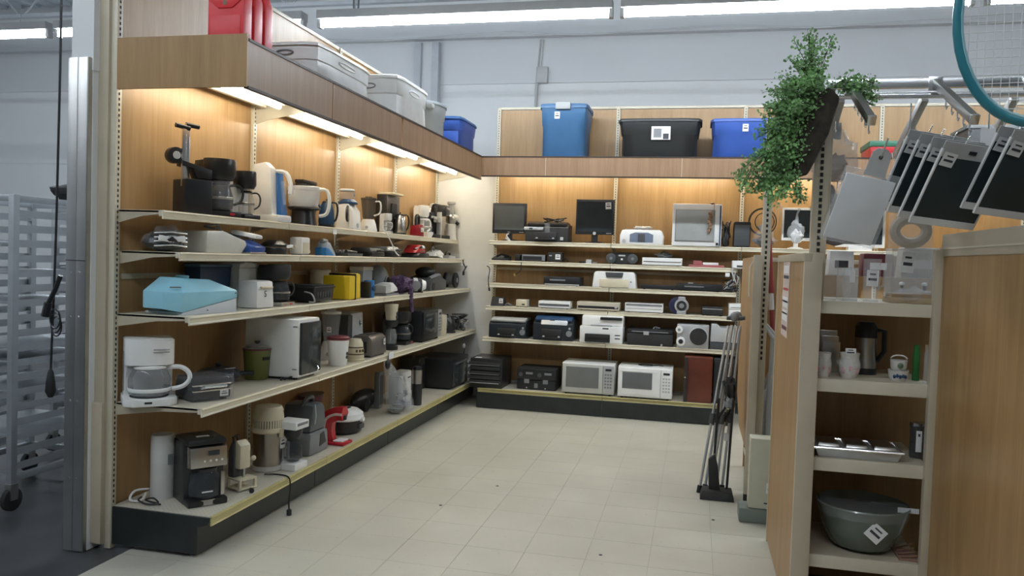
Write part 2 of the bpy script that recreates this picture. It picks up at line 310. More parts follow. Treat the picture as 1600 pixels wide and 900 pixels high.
LAYOUT = {  # x, y, z, turn in degrees, width, depth, height (metres)
 'slicer': (0.134, 3.658, 1.636, 60.0, 0.099, 0.159, 0.47),
 'coffee_black': (0.127, 3.936, 1.636, 62.0, 0.18, 0.2, 0.315),
 'brewer': (0.145, 4.165, 1.636, 75.0, 0.12, 0.16, 0.275),
 'steam_blue': (0.152, 4.457, 1.636, 85.0, 0.14, 0.2, 0.362),
 'bowl': (0.137, 4.91, 1.636, 85.0, 0.24, 0.22, 0.255),
 'dark_box': (0.037, 5.129, 1.636, 90.0, 0.2, 0.06, 0.32),
 'kettle_dark': (0.177, 5.171, 1.636, 90.0, 0.12, 0.14, 0.197),
 'grinder': (0.174, 5.546, 1.636, 90.0, 0.146, 0.146, 0.226),
 'processor': (0.172, 5.909, 1.636, 90.0, 0.15, 0.17, 0.275),
 'coffee_tall': (0.067, 6.616, 1.636, 90.0, 0.3, 0.12, 0.359),
 'mini_white': (0.213, 6.188, 1.636, 90.0, 0.089, 0.089, 0.161),
 'kettle_steel': (0.147, 6.67, 1.636, 90.0, 0.12, 0.12, 0.199),
 'coffee_white': (0.077, 7.453, 1.636, 90.0, 0.2, 0.12, 0.313),
 'can_opener': (0.202, 6.961, 1.636, 90.0, 0.11, 0.11, 0.196),
 'dish': (0.207, 7.263, 1.636, 90.0, 0.1, 0.1, 0.051),
 'espresso': (0.097, 7.678, 1.636, 90.0, 0.2, 0.16, 0.355),
 'coffee_silver': (0.127, 7.82, 1.636, 90.0, 0.16, 0.2, 0.374),
 'juicer': (0.187, 8.032, 1.636, 90.0, 0.13, 0.14, 0.393),
 'wrapped': (0.197, 3.4, 1.44, 60.0, 0.175, 0.175, 0.111),
 'wedge': (0.18, 3.803, 1.44, 80.0, 0.295, 0.246, 0.117),
 'blue_iron': (0.237, 4.026, 1.44, 90.0, 0.18, 0.2, 0.134),
 'gadget': (0.227, 4.38, 1.44, 90.0, 0.16, 0.16, 0.097),
 'white_box': (0.265, 4.628, 1.44, 90.0, 0.112, 0.084, 0.112),
 'dustbuster': (0.259, 5.005, 1.44, 90.0, 0.16, 0.116, 0.093),
 'long_tray': (0.237, 5.382, 1.44, 90.0, 0.25, 0.14, 0.056),
 'grill_dark': (0.197, 5.843, 1.44, 90.0, 0.25, 0.2, 0.074),
 'waffle': (0.207, 6.2, 1.44, 90.0, 0.22, 0.2, 0.092),
 'iron_red': (0.227, 6.844, 1.44, 90.0, 0.3, 0.2, 0.118),
 'white_cord': (0.217, 7.442, 1.44, 90.0, 0.3, 0.2, 0.096),
 'silver_iron': (0.207, 7.883, 1.44, 90.0, 0.25, 0.14, 0.067),
 'sewing': (0.226, 3.554, 1.138, 78.0, 0.437, 0.258, 0.188),
 'navy': (0.068, 3.958, 1.138, 90.0, 0.3, 0.1, 0.242),
 'white_mach': (0.112, 4.21, 1.138, 80.0, 0.2, 0.16, 0.254),
 'white_s': (0.296, 4.07, 1.138, 85.0, 0.17, 0.15, 0.154),
 'coffee3': (0.29, 4.301, 1.138, 88.0, 0.15, 0.17, 0.245),
 'fryer': (0.263, 4.766, 1.138, 88.0, 0.28, 0.24, 0.119),
 'white_pot': (0.068, 5.314, 1.138, 90.0, 0.25, 0.1, 0.202),
 'yellow': (0.298, 5.184, 1.138, 90.0, 0.2, 0.2, 0.182),
 'white_cont': (0.078, 6.021, 1.138, 90.0, 0.2, 0.12, 0.219),
 'bluecup': (0.352, 5.537, 1.138, 90.0, 0.078, 0.09, 0.13),
 'humidifier': (0.128, 6.231, 1.138, 90.0, 0.2, 0.2, 0.236),
 'handvac': (0.313, 5.966, 1.138, 90.0, 0.28, 0.15, 0.102),
 'scarf': (0.313, 6.284, 1.138, 90.0, 0.16, 0.17, 0.14),
 'stripeball': (0.313, 6.636, 1.138, 90.0, 0.19, 0.19, 0.128),
 'appliance': (0.208, 7.232, 1.138, 90.0, 0.5, 0.28, 0.224),
 'wheel': (0.228, 7.979, 1.138, 90.0, 0.2, 0.2, 0.158),
 'coffeemaker': (0.149, 3.365, 0.71, 42.0, 0.237, 0.269, 0.312),
 'grill4': (0.322, 3.547, 0.71, 62.0, 0.204, 0.187, 0.128),
 'lid4': (0.134, 3.969, 0.71, 70.0, 0.26, 0.22, 0.117),
 'crock': (0.226, 4.213, 0.71, 70.0, 0.15, 0.15, 0.225),
 'oven4': (0.302, 4.382, 0.71, 90.0, 0.26, 0.36, 0.356),
 'blender': (0.202, 5.23, 0.71, 90.0, 0.17, 0.2, 0.352),
 'bucket': (0.397, 4.939, 0.71, 90.0, 0.15, 0.15, 0.199),
 'shredder': (0.122, 5.622, 0.71, 90.0, 0.3, 0.2, 0.304),
 'jar': (0.407, 5.198, 0.71, 90.0, 0.13, 0.13, 0.157),
 'toaster': (0.362, 5.533, 0.71, 90.0, 0.28, 0.18, 0.165),
 'grinder4': (0.372, 5.947, 0.71, 90.0, 0.12, 0.12, 0.361),
 'coffee4': (0.272, 6.373, 0.71, 90.0, 0.2, 0.22, 0.277),
 'microwave4': (0.272, 6.78, 0.71, 90.0, 0.5, 0.34, 0.273),
 'bagwrap': (0.307, 7.238, 0.71, 90.0, 0.2, 0.25, 0.236),
 'kettle4': (0.332, 7.547, 0.71, 90.0, 0.2, 0.18, 0.183),
 'cords4': (0.332, 7.929, 0.71, 90.0, 0.25, 0.2, 0.165),
 'cylinder': (0.133, 3.5, 0.2045, 40.0, 0.113, 0.113, 0.321),
 'coffeeb': (0.336, 3.521, 0.2045, 52.0, 0.2, 0.24, 0.329),
 'canopener': (0.41, 3.763, 0.2045, 70.0, 0.102, 0.115, 0.285),
 'distiller': (0.346, 4.145, 0.2045, 80.0, 0.166, 0.166, 0.372),
 'coffee_w': (0.457, 4.215, 0.2045, 85.0, 0.13, 0.14, 0.281),
 'humid': (0.338, 4.598, 0.2045, 88.0, 0.24, 0.24, 0.35),
 'bowlb': (0.087, 5.179, 0.2045, 90.0, 0.25, 0.15, 0.254),
 'redc': (0.434, 4.862, 0.2045, 88.0, 0.15, 0.17, 0.217),
 'cooker': (0.332, 5.203, 0.2045, 90.0, 0.28, 0.26, 0.168),
 'vac': (0.122, 6.037, 0.2045, 90.0, 0.45, 0.16, 0.054),
 'steamer': (0.282, 6.414, 0.2045, 90.0, 0.32, 0.24, 0.266),
 'bag': (0.442, 6.049, 0.2045, 90.0, 0.35, 0.18, 0.386),
 'slate': (0.217, 6.107, 0.2045, 90.0, 0.085, 0.051, 0.3),
 'pcbox': (0.142, 7.141, 0.2045, 90.0, 0.2, 0.2, 0.297),
 'flask': (0.457, 6.36, 0.2045, 90.0, 0.09, 0.09, 0.33),
 'ovenb': (0.312, 7.451, 0.2045, 90.0, 0.55, 0.42, 0.286),
 'mon1': (0.862, 7.892, 1.636, 0.0, 0.347, 0.15, 0.378),
 'printer1': (1.257, 7.897, 1.636, 0.0, 0.43, 0.26, 0.203),
 'mon2': (1.723, 7.882, 1.636, 0.0, 0.376, 0.15, 0.428),
 'inkjet': (2.183, 7.877, 1.636, 0.0, 0.412, 0.22, 0.174),
 'tv': (2.696, 7.887, 1.636, 0.0, 0.454, 0.26, 0.397),
 'wires_a': (2.969, 7.857, 1.636, 0.0, 0.085, 0.1, 0.276),
 'speaker': (3.113, 7.887, 1.636, 0.0, 0.154, 0.2, 0.241),
 'mon3': (3.598, 7.882, 1.636, 0.0, 0.261, 0.15, 0.381),
 'phone': (0.78, 7.897, 1.438, 0.0, 0.171, 0.16, 0.068),
 'framebox': (1.112, 7.877, 1.438, 0.0, 0.257, 0.1, 0.07),
 'tagbox': (1.342, 7.867, 1.438, 0.0, 0.14, 0.1, 0.098),
 'bits': (1.666, 7.857, 1.438, 0.0, 0.188, 0.08, 0.038),
 'boombox': (1.999, 7.897, 1.438, 0.0, 0.325, 0.16, 0.121),
 'vcr': (2.386, 7.897, 1.438, 0.0, 0.378, 0.2, 0.077),
 'redwhite': (2.799, 7.897, 1.438, 0.0, 0.326, 0.16, 0.066),
 'adapter': (3.095, 7.827, 1.438, 0.0, 0.124, 0.1, 0.073),
 'flat': (1.427, 7.877, 1.209, 0.0, 0.366, 0.22, 0.089),
 'printer_c': (1.94, 7.857, 1.209, 0.0, 0.424, 0.22, 0.158),
 'soundbar': (2.36, 7.827, 1.209, 0.0, 0.331, 0.1, 0.044),
 'player_c': (2.745, 7.877, 1.209, 0.0, 0.426, 0.2, 0.068),
 'stand': (0.784, 7.807, 0.983, 0.0, 0.129, 0.16, 0.088),
 'radio': (1.032, 7.817, 0.983, 0.0, 0.11, 0.14, 0.074),
 'player_d': (1.366, 7.827, 0.983, 0.0, 0.315, 0.2, 0.075),
 'vcr_d': (1.797, 7.847, 0.983, 0.0, 0.412, 0.26, 0.084),
 'dvd': (2.234, 7.857, 0.983, 0.0, 0.363, 0.22, 0.091),
 'discman': (2.569, 7.837, 0.983, 0.0, 0.172, 0.2, 0.168),
 'blackbox': (2.871, 7.857, 0.983, 0.0, 0.193, 0.18, 0.087),
 'cube_d': (3.088, 7.837, 0.983, 0.0, 0.137, 0.2, 0.123),
 'pr1': (0.922, 7.797, 0.679, 0.0, 0.376, 0.32, 0.199),
 'pr2': (1.377, 7.797, 0.679, 0.0, 0.392, 0.34, 0.233),
 'pr3': (1.846, 7.797, 0.679, 0.0, 0.413, 0.34, 0.262),
 'case': (2.306, 7.787, 0.679, 0.0, 0.429, 0.3, 0.171),
 'cdspk': (2.691, 7.777, 0.679, 0.0, 0.304, 0.3, 0.219),
 'proj': (3.012, 7.797, 0.679, 0.0, 0.306, 0.3, 0.234),
 'trays': (0.752, 7.712, 0.19, 0.0, 0.323, 0.42, 0.288),
 'amp': (1.234, 7.772, 0.19, 0.0, 0.386, 0.32, 0.209),
 'mw1': (1.746, 7.722, 0.19, 0.0, 0.496, 0.38, 0.298),
 'mw2': (2.283, 7.692, 0.19, 0.0, 0.504, 0.36, 0.296),
 'woodspk': (2.764, 7.662, 0.19, 0.0, 0.253, 0.3, 0.42),
 'blackspk': (3.021, 7.702, 0.19, 0.0, 0.239, 0.3, 0.413),
 'bin_blue': (1.434, 7.7, 2.388, 0.0, 0.466, 0.5, 0.539),
 'bin_black': (2.331, 7.625, 2.388, 0.0, 0.756, 0.45, 0.387),
 'bin_blue2': (3.116, 7.625, 2.388, 0.0, 0.669, 0.45, 0.382),
 'bin_w1': (0.39, 4.55, 2.388, 90.0, 0.8, 0.42, 0.255),
 'bin_w2': (0.37, 5.72, 2.388, 90.0, 0.7, 0.47, 0.352),
 'bin_grey': (0.37, 6.46, 2.388, 90.0, 0.56, 0.46, 0.345),
 'bin_blue3': (0.41, 7.16, 2.388, 90.0, 0.6, 0.42, 0.325),
 'pitcher': (3.245, 3.49, 1.336, 0.0, 0.061, 0.1, 0.166),
 'tub': (3.318, 3.54, 1.336, 0.0, 0.056, 0.16, 0.15),
 'jug': (3.402, 3.49, 1.336, 0.0, 0.067, 0.12, 0.173),
 'breadbag': (3.544, 3.5, 1.336, 0.0, 0.165, 0.14, 0.095),
 'clearbox': (3.588, 3.67, 1.336, 0.0, 0.175, 0.12, 0.221),
 'silverbox': (3.284, 3.69, 1.021, 0.0, 0.073, 0.12, 0.175),
 'pot1': (3.232, 3.48, 1.021, 0.0, 0.064, 0.1, 0.101),
 'pot2': (3.333, 3.49, 1.021, 0.0, 0.084, 0.12, 0.105),
 'thermos': (3.425, 3.66, 1.021, 0.0, 0.11, 0.14, 0.222),
 'fbowl': (3.519, 3.49, 1.021, 0.0, 0.079, 0.12, 0.044),
 'greenjar': (3.595, 3.535, 1.021, 0.0, 0.028, 0.05, 0.144),
 'glassjar': (3.617, 3.465, 1.021, 0.0, 0.023, 0.05, 0.152),
 'alutray': (3.372, 3.52, 0.7, 0.0, 0.334, 0.2, 0.048),
 'tagjar': (3.619, 3.56, 0.7, 0.0, 0.059, 0.1, 0.144),
 'bigbowl': (3.425, 3.57, 0.305, 0.0, 0.368, 0.3, 0.2),
 'trivet': (3.585, 3.51, 0.305, 0.0, 0.077, 0.14, 0.033),
}

def place(key, name, label, cat, group=None, drz=0):
    x, y, z, rz, w, d, h = LAYOUT[key]
    return thing(name, label, cat, (x, y, z), R(rz + drz), group), w, d, h
# ------------------------------------------------------------------ the room
def struct(name, g, m, parent=None, **k):
    o = g.build(name, m, parent, **k)
    if parent is None: o['kind'] = 'structure'
    return o
Y0, YB, XB, BAY = 3.309, 8.047, .672, 1.2
floor = struct('floor', B(0, 2, -.2, 24, 20, .195), DKFLR, smooth=False)
struct('subfloor', B(.1 + 1.6, 4.9, -.005, 3.2, 6.6, .0015), JOINTM, floor, smooth=False)
T0 = None; ts = .3048
for i in range(13):
    for j in range(17):
        x = .1 + ts * (i + .5); y = 2.95 + ts * (j + .5)
        if i > 10 and j > 13: continue
        if T0 is None:
            T0 = B(0, 0, -.0035, ts - .0016, ts - .0016, .0035).build('floor_tile', TILE, floor, smooth=False); o = T0
        else:
            o = T0.copy(); COL.objects.link(o)
        o.location = (x, y, 0)
# tile beyond the counted ones (in front of and beside the frame)
for k, (x0, x1, y0, y1) in enumerate(((.1, 8, -6, 2.95), (4.07, 8, 2.95, 8.1))):
    o = B((x0 + x1) / 2, (y0 + y1) / 2, -.0035, x1 - x0, y1 - y0, .0035).build('floor_tiles', TILE, floor, smooth=False); o['kind'] = 'stuff'
for x, y in ((1.52, 4.95), (1.30, 4.45), (2.86, 4.70), (2.3, 3.95)):
    G().lathe([(.010, 0), (.008, .002)], x, y, 0, 8).build('floor_spot', KICK, floor, smooth=False)
wb = struct('wall_back', B(0, 10.08, 0, 24, .16, 5.2), WALLM, smooth=False)
struct('wall_band', B(0, 9.985, 3.68, 24, .03, .6), WALLG, wb, smooth=False)
struct('wall_beam', B(0, 9.93, 4.24, 24, .14, .16), WALLG, wb, smooth=False)
struct('panel_joint', B(-6, 9.998, 2.62, 10, .006, .02), WALLG, wb, smooth=False)
struct('wall_left', B(-8.1, 2, 0, .16, 16.4, 5.2), WALLM, smooth=False)
struct('wall_right', B(9.1, 2, 0, .16, 16.4, 5.2), WALLD, smooth=False)
struct('wall_front', B(0, -6.1, 0, 24, .16, 5.2), WALLD, smooth=False)
ceil = struct('ceiling', B(0, 2, 4.95, 24, 20, .12), CEILM, smooth=False)
g = G()
for i in range(60): g.box(-8 + i * .28, 2, 4.9, .1, 16, .055)
g.build('deck_ribs', CEILM, ceil, smooth=False)['kind'] = 'stuff'
# steel column against the back wall
c = thing('steel_column', 'pale painted steel column standing against the back wall above the grey tote', 'column', (-.78, 9.9, 0))
for s in (-1, 1): B(s * .12, 0, 0, .09, .1, 4.2).build('flange', JOIST, c, smooth=False)
B(0, .03, 0, .16, .03, 4.2).build('web', WALLG, c, smooth=False)
c = thing('wall_box', 'small pale electrical box with conduit high on the back wall', 'electrical box', (.73, 9.96, 3.78))
B(0, -.02, -.11, .14, .08, .2).build('box_cover', LGRY, c, bev=.006)
G().rod((-.06, 0, .1), (-.04, 0, .44), .011).build('conduit', LGRY, c)
G().rod((-.02, 0, .1), (.0, 0, .44), .008).build('conduit', LGRY, c)
G().rod((-.085, 0, -.62), (-.06, 0, .1), .018).build('conduit', LGRY, c)
# open-web joists: top chord, bottom chord, web bars
def joist(y, z, label, n=22, x0=-7., dx=.62):
    r = thing('roof_joist', label, 'joist', (0, y, z), group=None)
    for zz in (0, .62): B(x0 + n * dx / 2, 0, zz, n * dx, .07, .045).build('chord', JOIST, r, smooth=False)
    b0 = None
    for i in range(n):
        if b0 is None:
            b0 = G().rod((0, 0, 0), (dx, 0, .62), .014, n=6).build('web_bar', JOIST, r); b1 = G().rod((0, 0, .62), (dx, 0, 0), .014, n=6).build('web_bar', JOIST, r)
            b0.location.x = x0
            b1.location.x = x0 + dx; continue
        s = b0 if i % 2 == 0 else b1
        if i > 1:
            o = s.copy(); COL.objects.link(o); o.location.x = x0 + i * dx
    return r
joist(6.5, 3.82, 'open-web steel roof joist right above the row of long tube lights')
joist(8.6, 4.3, 'open-web steel roof joist close to the back wall')
joist(4.4, 4.3, 'open-web steel roof joist nearest the camera, above the frame')
# overhead strip lights, rows along x
def strip(name_label, x, y, z, group):
    r = thing('strip_light', name_label, 'ceiling light', (x, y, z), group=group)
    B(0, 0, .02, 2.44, .12, .07).build('housing', LGRY, r, bev=.004)
    G().rod((-1.19, 0, -.008), (1.19, 0, -.008), .032, n=12).build('tube', TUBE_M, r)
    for s in (-1, 1):
        B(s * 1.21, 0, -.045, .03, .06, .07).build('lamp_holder', LGRY, r)
        G().rod((s * .9, 0, .09), (s * .9, 0, 1.6 if z < 3.4 else 1.5), .004, n=5).build('hanger', JOIST, r)
    return r
LB_ = {-5: 'long tube light left of the pair at the far left edge', -4.27: '', }
xs = [(-4.31, 'lit tube light at the far left edge of the photo, above the tray rack'),
      (-1.79, 'lit tube light mostly hidden behind the tall wood panels of the left shelving'),
      (.785, 'long lit tube light above the left shelving, left one of the central pair'),
      (3.29, 'long lit tube light above the blue and black totes, brightest and widest'),
      (5.81, 'lit tube light cut off by the right edge behind the racket')]
for x, lb in xs: strip(lb, x, 6.2, 3.37, None)
for y in (-.2,):  # unseen row, added to brighten surfaces that face the camera
    for x in (-4.31, -1.79, .785, 3.29): strip('added unseen tube light above the camera', x, y, 4.4, 'added overhead tube lights outside the frame')
c = thing('ceiling_hook', 'small dark hanging bracket on rods above the central tube light', 'bracket', (-.2, 6.4, 3.5))
B(0, 0, -.05, .16, .06, .07).build('bracket_plate', GRY, c, bev=.004)
for s in (-1, 1): G().rod((s * .02, 0, .02), (s * .03, 0, .35), .008, n=6).build('rod', GRY, c)
# small cable sagging along the wall beam
cord([(-6 + i * .9, 9.84, 4.26 + .03 * math.sin(i * 2.1)) for i in range(14)], .012, WALLG, 'wall_cable', wb)

# ------------------------------------------------------------------ gondola shelving
def slots(z0, z1, x, y, dx, dy, step=.0254 * 1.0, h=.013):
    g = G(); z = z0
    while z < z1: g.box(x, y, z, dx, dy, h); z += step
    return g
LEFT = thing('shelving_unit', 'long wood-backed metal shelving run on the left, full of kitchen appliances', 'shelving', (0, Y0, 0))
U0 = None
for i in range(5):
    if U0 is None:
        U0 = B(-.012, 0, 0, .036, .036, 3.02).build('upright', CREAM, LEFT, bev=.002)
        sl = slots(.22, 3.0, .0065, .0, .003, .007).build('slots', SLOT, U0, smooth=False); sl['kind'] = 'stuff'
    else:
        o = U0.copy(); COL.objects.link(o); o.location = (0, i * BAY, 0)
        s2 = sl.copy(); COL.objects.link(s2); s2.parent = o
for i in range(4):
    B(-.02, i * BAY + BAY / 2, .2, .016, BAY - .038, 2.80).build('back_panel', W_OAK, LEFT, smooth=False)
    B(-.02, i * BAY + BAY / 2, 3.0, .03, BAY, .025).build('top_rail', CREAM, LEFT, bev=.003)
B(-.055, 2.4, .1, .02, 4.78, 2.9).build('rear_skin', LGRY, LEFT, smooth=False)
B(-.02, 1.0, 1.30, .03, 1.9, .028).build('back_rail', CREAM2, LEFT, bev=.003)
# tall end trim facing the camera
B(-.068, -.02, .02, .085, .03, 3.02).build('end_post', CREAM2, LEFT, bev=.004)
B(-.068, -.042, .03, .09, .02, .68).build('end_post_cover', CREAM2, LEFT, bev=.004)
B(-.118, .0, .0, .012, .1, 2.3).build('side_trim', CREAM2, LEFT, bev=.002)

def shelf_part(root, axis, a0, a1, depth, z, first, last, rail=RAIL, sag=0., t=.028):
    """one shelf from a0 to a1 along its run; axis 'y' = left run (front towards +x), 'x' = back run (front towards -y)"""
    L = a1 - a0
    s = 1
    def P(prof, b0, b1, ax):
        # prof: (out, z) pairs, out measured from the back panel
        if axis == 'y': return G().prism([(o, zz) for o, zz in prof], 'y', b0, b1)
        return G().prism([(-o, zz) for o, zz in prof], 'x', b0, b1)
    sh = P([(.012, z), (depth - .012, z), (depth - .012, z - t), (depth - .03, z - t), (depth - .03, z - .012), (.012, z - .012)], a0 + .002, a1 - .002, axis).build('shelf', CREAM, root, bev=.0015, seg=1)
    P([(depth - .012, z + .001), (depth - .002, z - .001), (depth, z - .006), (depth - .006, z - .012), (depth - .006, z - .030), (depth, z - .036), (depth - .003, z - .041), (depth - .012, z - .041)], a0 + .003, a1 - .003, axis).build('price_rail', rail, sh)
    for a in (a0 + .004, a1 - .004):
        br = [(.0, z - .002), (depth - .03, z - .002), (depth - .03, z - .02), (depth * .55, z - .028), (.012, z - .062), (0, z - .062)]
        P(br, a - .002, a + .002, axis).build('bracket', CREAM2, sh, smooth=False)
    return sh
LS = [(.710, .4823), (1.138, .4077), (1.440, .3366), (1.636, .2574)]
for z, d in LS:
    for i in range(4):
        a1 = (i + 1) * BAY - (.02 if i == 3 else 0)
        shelf_part(LEFT, 'y', i * BAY + (.02 if (i == 0 and z == 1.44) else 0), a1, d, z, i == 0, i == 3)
def base_parts(root, axis, n, bay, depth, z, kick, end0, end1, L=None):
    for i in range(n):
        a0, a1 = i * bay, (i + 1) * bay
        if L and a1 > L: a1 = L
        m = (a0 + a1) / 2
        if axis == 'y':
            o = B(depth / 2 - .004, m, z - .02, depth - .012, a1 - a0 - .003, .02).build('base_deck', DECKM, root, smooth=False)
            G().prism([(depth - .01, z + .001), (depth, z - .002), (depth + .002, z - .008), (depth - .003, z - .014), (depth - .003, z - .036), (depth + .002, z - .042), (depth - .01, z - .046)], 'y', a0 + .002, a1 - .002).build('price_rail', OLIVE, o)
            B(kick - .008, m, .012, .014, a1 - a0 - .004, z - .034).build('kick_plate', KICK, root, bev=.002, seg=1)
        else:
            o = B(m, -depth / 2 + .004, z - .02, a1 - a0 - .003, depth - .012, .02).build('base_deck', DECKM, root, smooth=False)
            G().prism([(-depth + .01, z + .001), (-depth, z - .002), (-depth - .002, z - .008), (-depth + .003, z - .014), (-depth + .003, z - .034), (-depth - .002, z - .040), (-depth + .01, z - .044)], 'x', a0 + .002, a1 - .002).build('price_rail', OLIVE, o)
            B(m, -kick + .008, .006, a1 - a0 - .004, .014, z - .04).build('kick_plate', KICK, root, bev=.002, seg=1)
        # levelling foot
        if axis == 'y':
            G().lathe([(.022, 0), (.02, .006), (.008, .012), (.008, .05)], kick - .03, a0 + .03, 0, 10).build('levelling_foot', STL, root)
base_parts(LEFT, 'y', 4, BAY, .542, .2045, .4655, 1, 1)
G().prism([(0, .02), (.47, .02), (.47, .15), (.525, .165), (.535, .2), (0, .2035)], 'y', -.008, .004).build('base_end_panel', KICK, LEFT, bev=.002, seg=1)

BACK = thing('shelving_unit', 'wood-backed metal shelving along the far wall holding printers, monitors and microwaves', 'shelving', (XB, YB, 0))
BX = 1.22
U1 = None
for i in range(5):
    if U1 is None:
        U1 = B(0, .012, 0, .036, .036, 3.0).build('upright', CREAM, BACK, bev=.002)
        sl1 = slots(.22, 2.98, .0, -.0065, .007, .003).build('slots', SLOT, U1, smooth=False); sl1['kind'] = 'stuff'
    else:
        o = U1.copy(); COL.objects.link(o); o.location = (i * BX, 0, 0)
        s2 = sl1.copy(); COL.objects.link(s2); s2.parent = o
for i in range(4):
    B(i * BX + BX / 2, .02, .2, BX - .038, .016, 2.78).build('back_panel', W_OAK, BACK, smooth=False)
    B(i * BX + BX / 2, .02, 2.985, BX, .03, .025).build('top_rail', CREAM, BACK, bev=.003)
    B(i * BX + BX / 2, .008, 1.345, BX - .04, .02, .026).build('back_rail', CREAM2, BACK, bev=.003)
BSH = [(1.636, .28), (1.438, .25), (1.209, .30), (.983, .32), (.679, .42)]
for z, d in BSH:
    for i in range(4 if z > 1.6 else 2):
        shelf_part(BACK, 'x', i * BX, (i + 1) * BX - (.03 if i == 1 and z < 1.6 else 0), d, z, 0, 0)
base_parts(BACK, 'x', 2, BX, .535, .19, .5673, 1, 1, 2.38)
B(-.004, -.27, .006, .012, .53, .165).build('base_end_panel', KICK, BACK, bev=.002)

# white corner panel between the runs
struct('wall_corner', B(.332, 8.13, 0, .70, .02, 2.37), COVE, smooth=False)

# ------------------------------------------------------------------ canopies
def tube_fixture(parent, axis, a, c, z, L=1.04):
    """strip fitting whose length runs along axis; a = middle along the run, c = across (towards the aisle)"""
    def bb(u, v, zz, l, w, h): return B(v, u, zz, w, l, h) if axis == 'y' else B(u, v, zz, l, w, h)
    f = bb(a, c, z + .012, L, .13, .03).build('light_fitting', CREAM, parent, bev=.004)
    if axis == 'y': t = G().rod((c, a - L / 2 + .03, z), (c, a + L / 2 - .03, z), .013, n=10)
    else: t = G().rod((a - L / 2 + .03, c, z), (a + L / 2 - .03, c, z), .013, n=10)
    t.build('tube', CTUBE_M, f)
    return f
CL = thing('canopy', 'wood-fronted canopy with lights over the left shelving', 'canopy', (0, Y0, 0))
DX = .686
ys = [(.0, .86), (.865, 1.935), (1.965, 2.83), (2.835, 4.05)]
for a, b in ys:
    B(DX - .009, (a + b) / 2, 2.205, .018, b - a - .003, .208).build('fascia_panel', W_SHD, CL, smooth=False)
for zz, hh in ((2.197, .012), (2.41, .012)): B(DX - .008, 2.02, zz, .024, 4.05, hh).build('edge_trim', mat('dark_edge', (.05, .03, .02), .5), CL, smooth=False)
B(.343, -.008, 2.203, .686, .018, .238).build('end_panel', W_OAK, CL, smooth=False)
B(.33, 2.39, 2.375, .66, 4.78, .012).build('canopy_deck', CREAM2, CL, smooth=False)
for i in range(4):
    L_ = 1.04
    tube_fixture(CL, 'y', i * BAY + BAY / 2, .23, 2.325)
    B(.10, i * BAY + BAY / 2, 2.33, .03, 1.08, .04).build('support_rail', CREAM, CL, bev=.003)
for i in range(5):
    G().prism([(.01, 2.24), (.01, 2.36), (.36, 2.36), (.34, 2.31), (.1, 2.27)], 'y', i * BAY - .002 if i else .02, i * BAY + .002 if i else .024).build('bracket', CREAM, CL, smooth=False)
CB = thing('canopy', 'wood-fronted canopy over the far shelving with totes on top', 'canopy', (XB, YB, 0))
for a, b in ((.014, .629), (.634, 1.871), (1.876, 3.1), (3.105, 4.88)):
    B((a + b) / 2, -.678, 2.24, b - a + .003, .018, .172).build('fascia_panel', W_SHD, CB, smooth=False); B(b + .0025, -.6885, 2.242, .004, .003, .168).build('leak_line', CREAM, CB, smooth=False)  # cream line at each joint painted in for light leaking through
for zz in (2.229, 2.41): B(2.45, -.679, zz, 4.87, .024, .012).build('edge_trim', MATS['dark_edge'], CB, smooth=False)
B(2.43, -.33, 2.375, 4.9, .66, .012).build('canopy_deck', CREAM2, CB, smooth=False)
for i in range(4):
    tube_fixture(CB, 'x', i * BX + BX / 2, -.24, 2.335)
for i in range(5):
    G().prism([(-.01, 2.30), (-.01, 2.36), (-.30, 2.36), (-.28, 2.34), (-.1, 2.31)], 'x', i * BX - .002, i * BX + .002).build('bracket', CREAM, CB, smooth=False)

# ------------------------------------------------------------------ partition unit in the middle right
PB = thing('partition_unit', 'narrow wood-sided rack with slotted post holding long-handled tools, right of the far shelves', 'shelving', (3.05, 4.95, 0))
G().prism([(.02, .32), (.95, .32), (1.4, .5), (1.4, 1.52), (.02, 1.52)], 'x', .0, .018).build('side_panel', W_OAK, PB, smooth=False)
B(.012, .0, .1, .05, .03, 1.43).build('front_post', CREAM2, PB, bev=.004)
B(.062, .12, 0, .05, .05, 2.35).build('upright', CREAM, PB, bev=.004)
sl_ = slots(.9, 2.32, .062, .0935, .012, .003, .032, .018).build('slots', SLOT, PB, smooth=False); sl_['kind'] = 'stuff'
B(.42, 1.1, 0, .75, .018, 1.5).build('back_panel', W_OAK, PB, smooth=False)
B(.42, 1.1, 1.5, .76, .03, .03).build('top_rail', CREAM, PB, bev=.003)
B(.42, .55, .12, .75, 1.1, .02).build('base_deck', CREAM2, PB, smooth=False)
B(.02, .13, 0, .05, .04, .3).build('foot', BLKM, PB)
G().tube([(-.03, .02, 1.28), (-.03, .02, 1.46), (-.01, .02, 1.49), (.02, .02, 1.49)], .006).build('hook', CREAM, PB)
c = thing('carton', 'tall cream cardboard box with a price sticker, standing on a grey plinth', 'box', (3.17, 4.78, .085))
B(0, 0, 0, .24, .12, .40).build('carton_body', mat('cream_card', (.52, .51, .40), .6), c, bev=.004)
B(.02, -.0615, .285, .07, .001, .012).build('printing', INK, c, smooth=False); B(.02, -.0615, .272, .065, .001, .006).build('printing', GRY, c, smooth=False); sticker(c, .0, -.061, .12, .05, .06)
B(0, -.0615, .03, .07, .001, .008).build('printing', INK, c, smooth=False)
c = thing('plinth', 'grey-green metal plinth on the floor under the cream box', 'plinth', (3.15, 4.79, 0))
B(0, 0, 0, .30, .16, .083).build('plinth_body', mat('plinth_green', (.17, .20, .18), .45), c, bev=.012)
B(.02, -.081, .02, .018, .002, .01).build('label_mark', PAPER, c, smooth=False); B(.05, -.081, .02, .018, .002, .01).build('label_mark', PAPER, c, smooth=False)

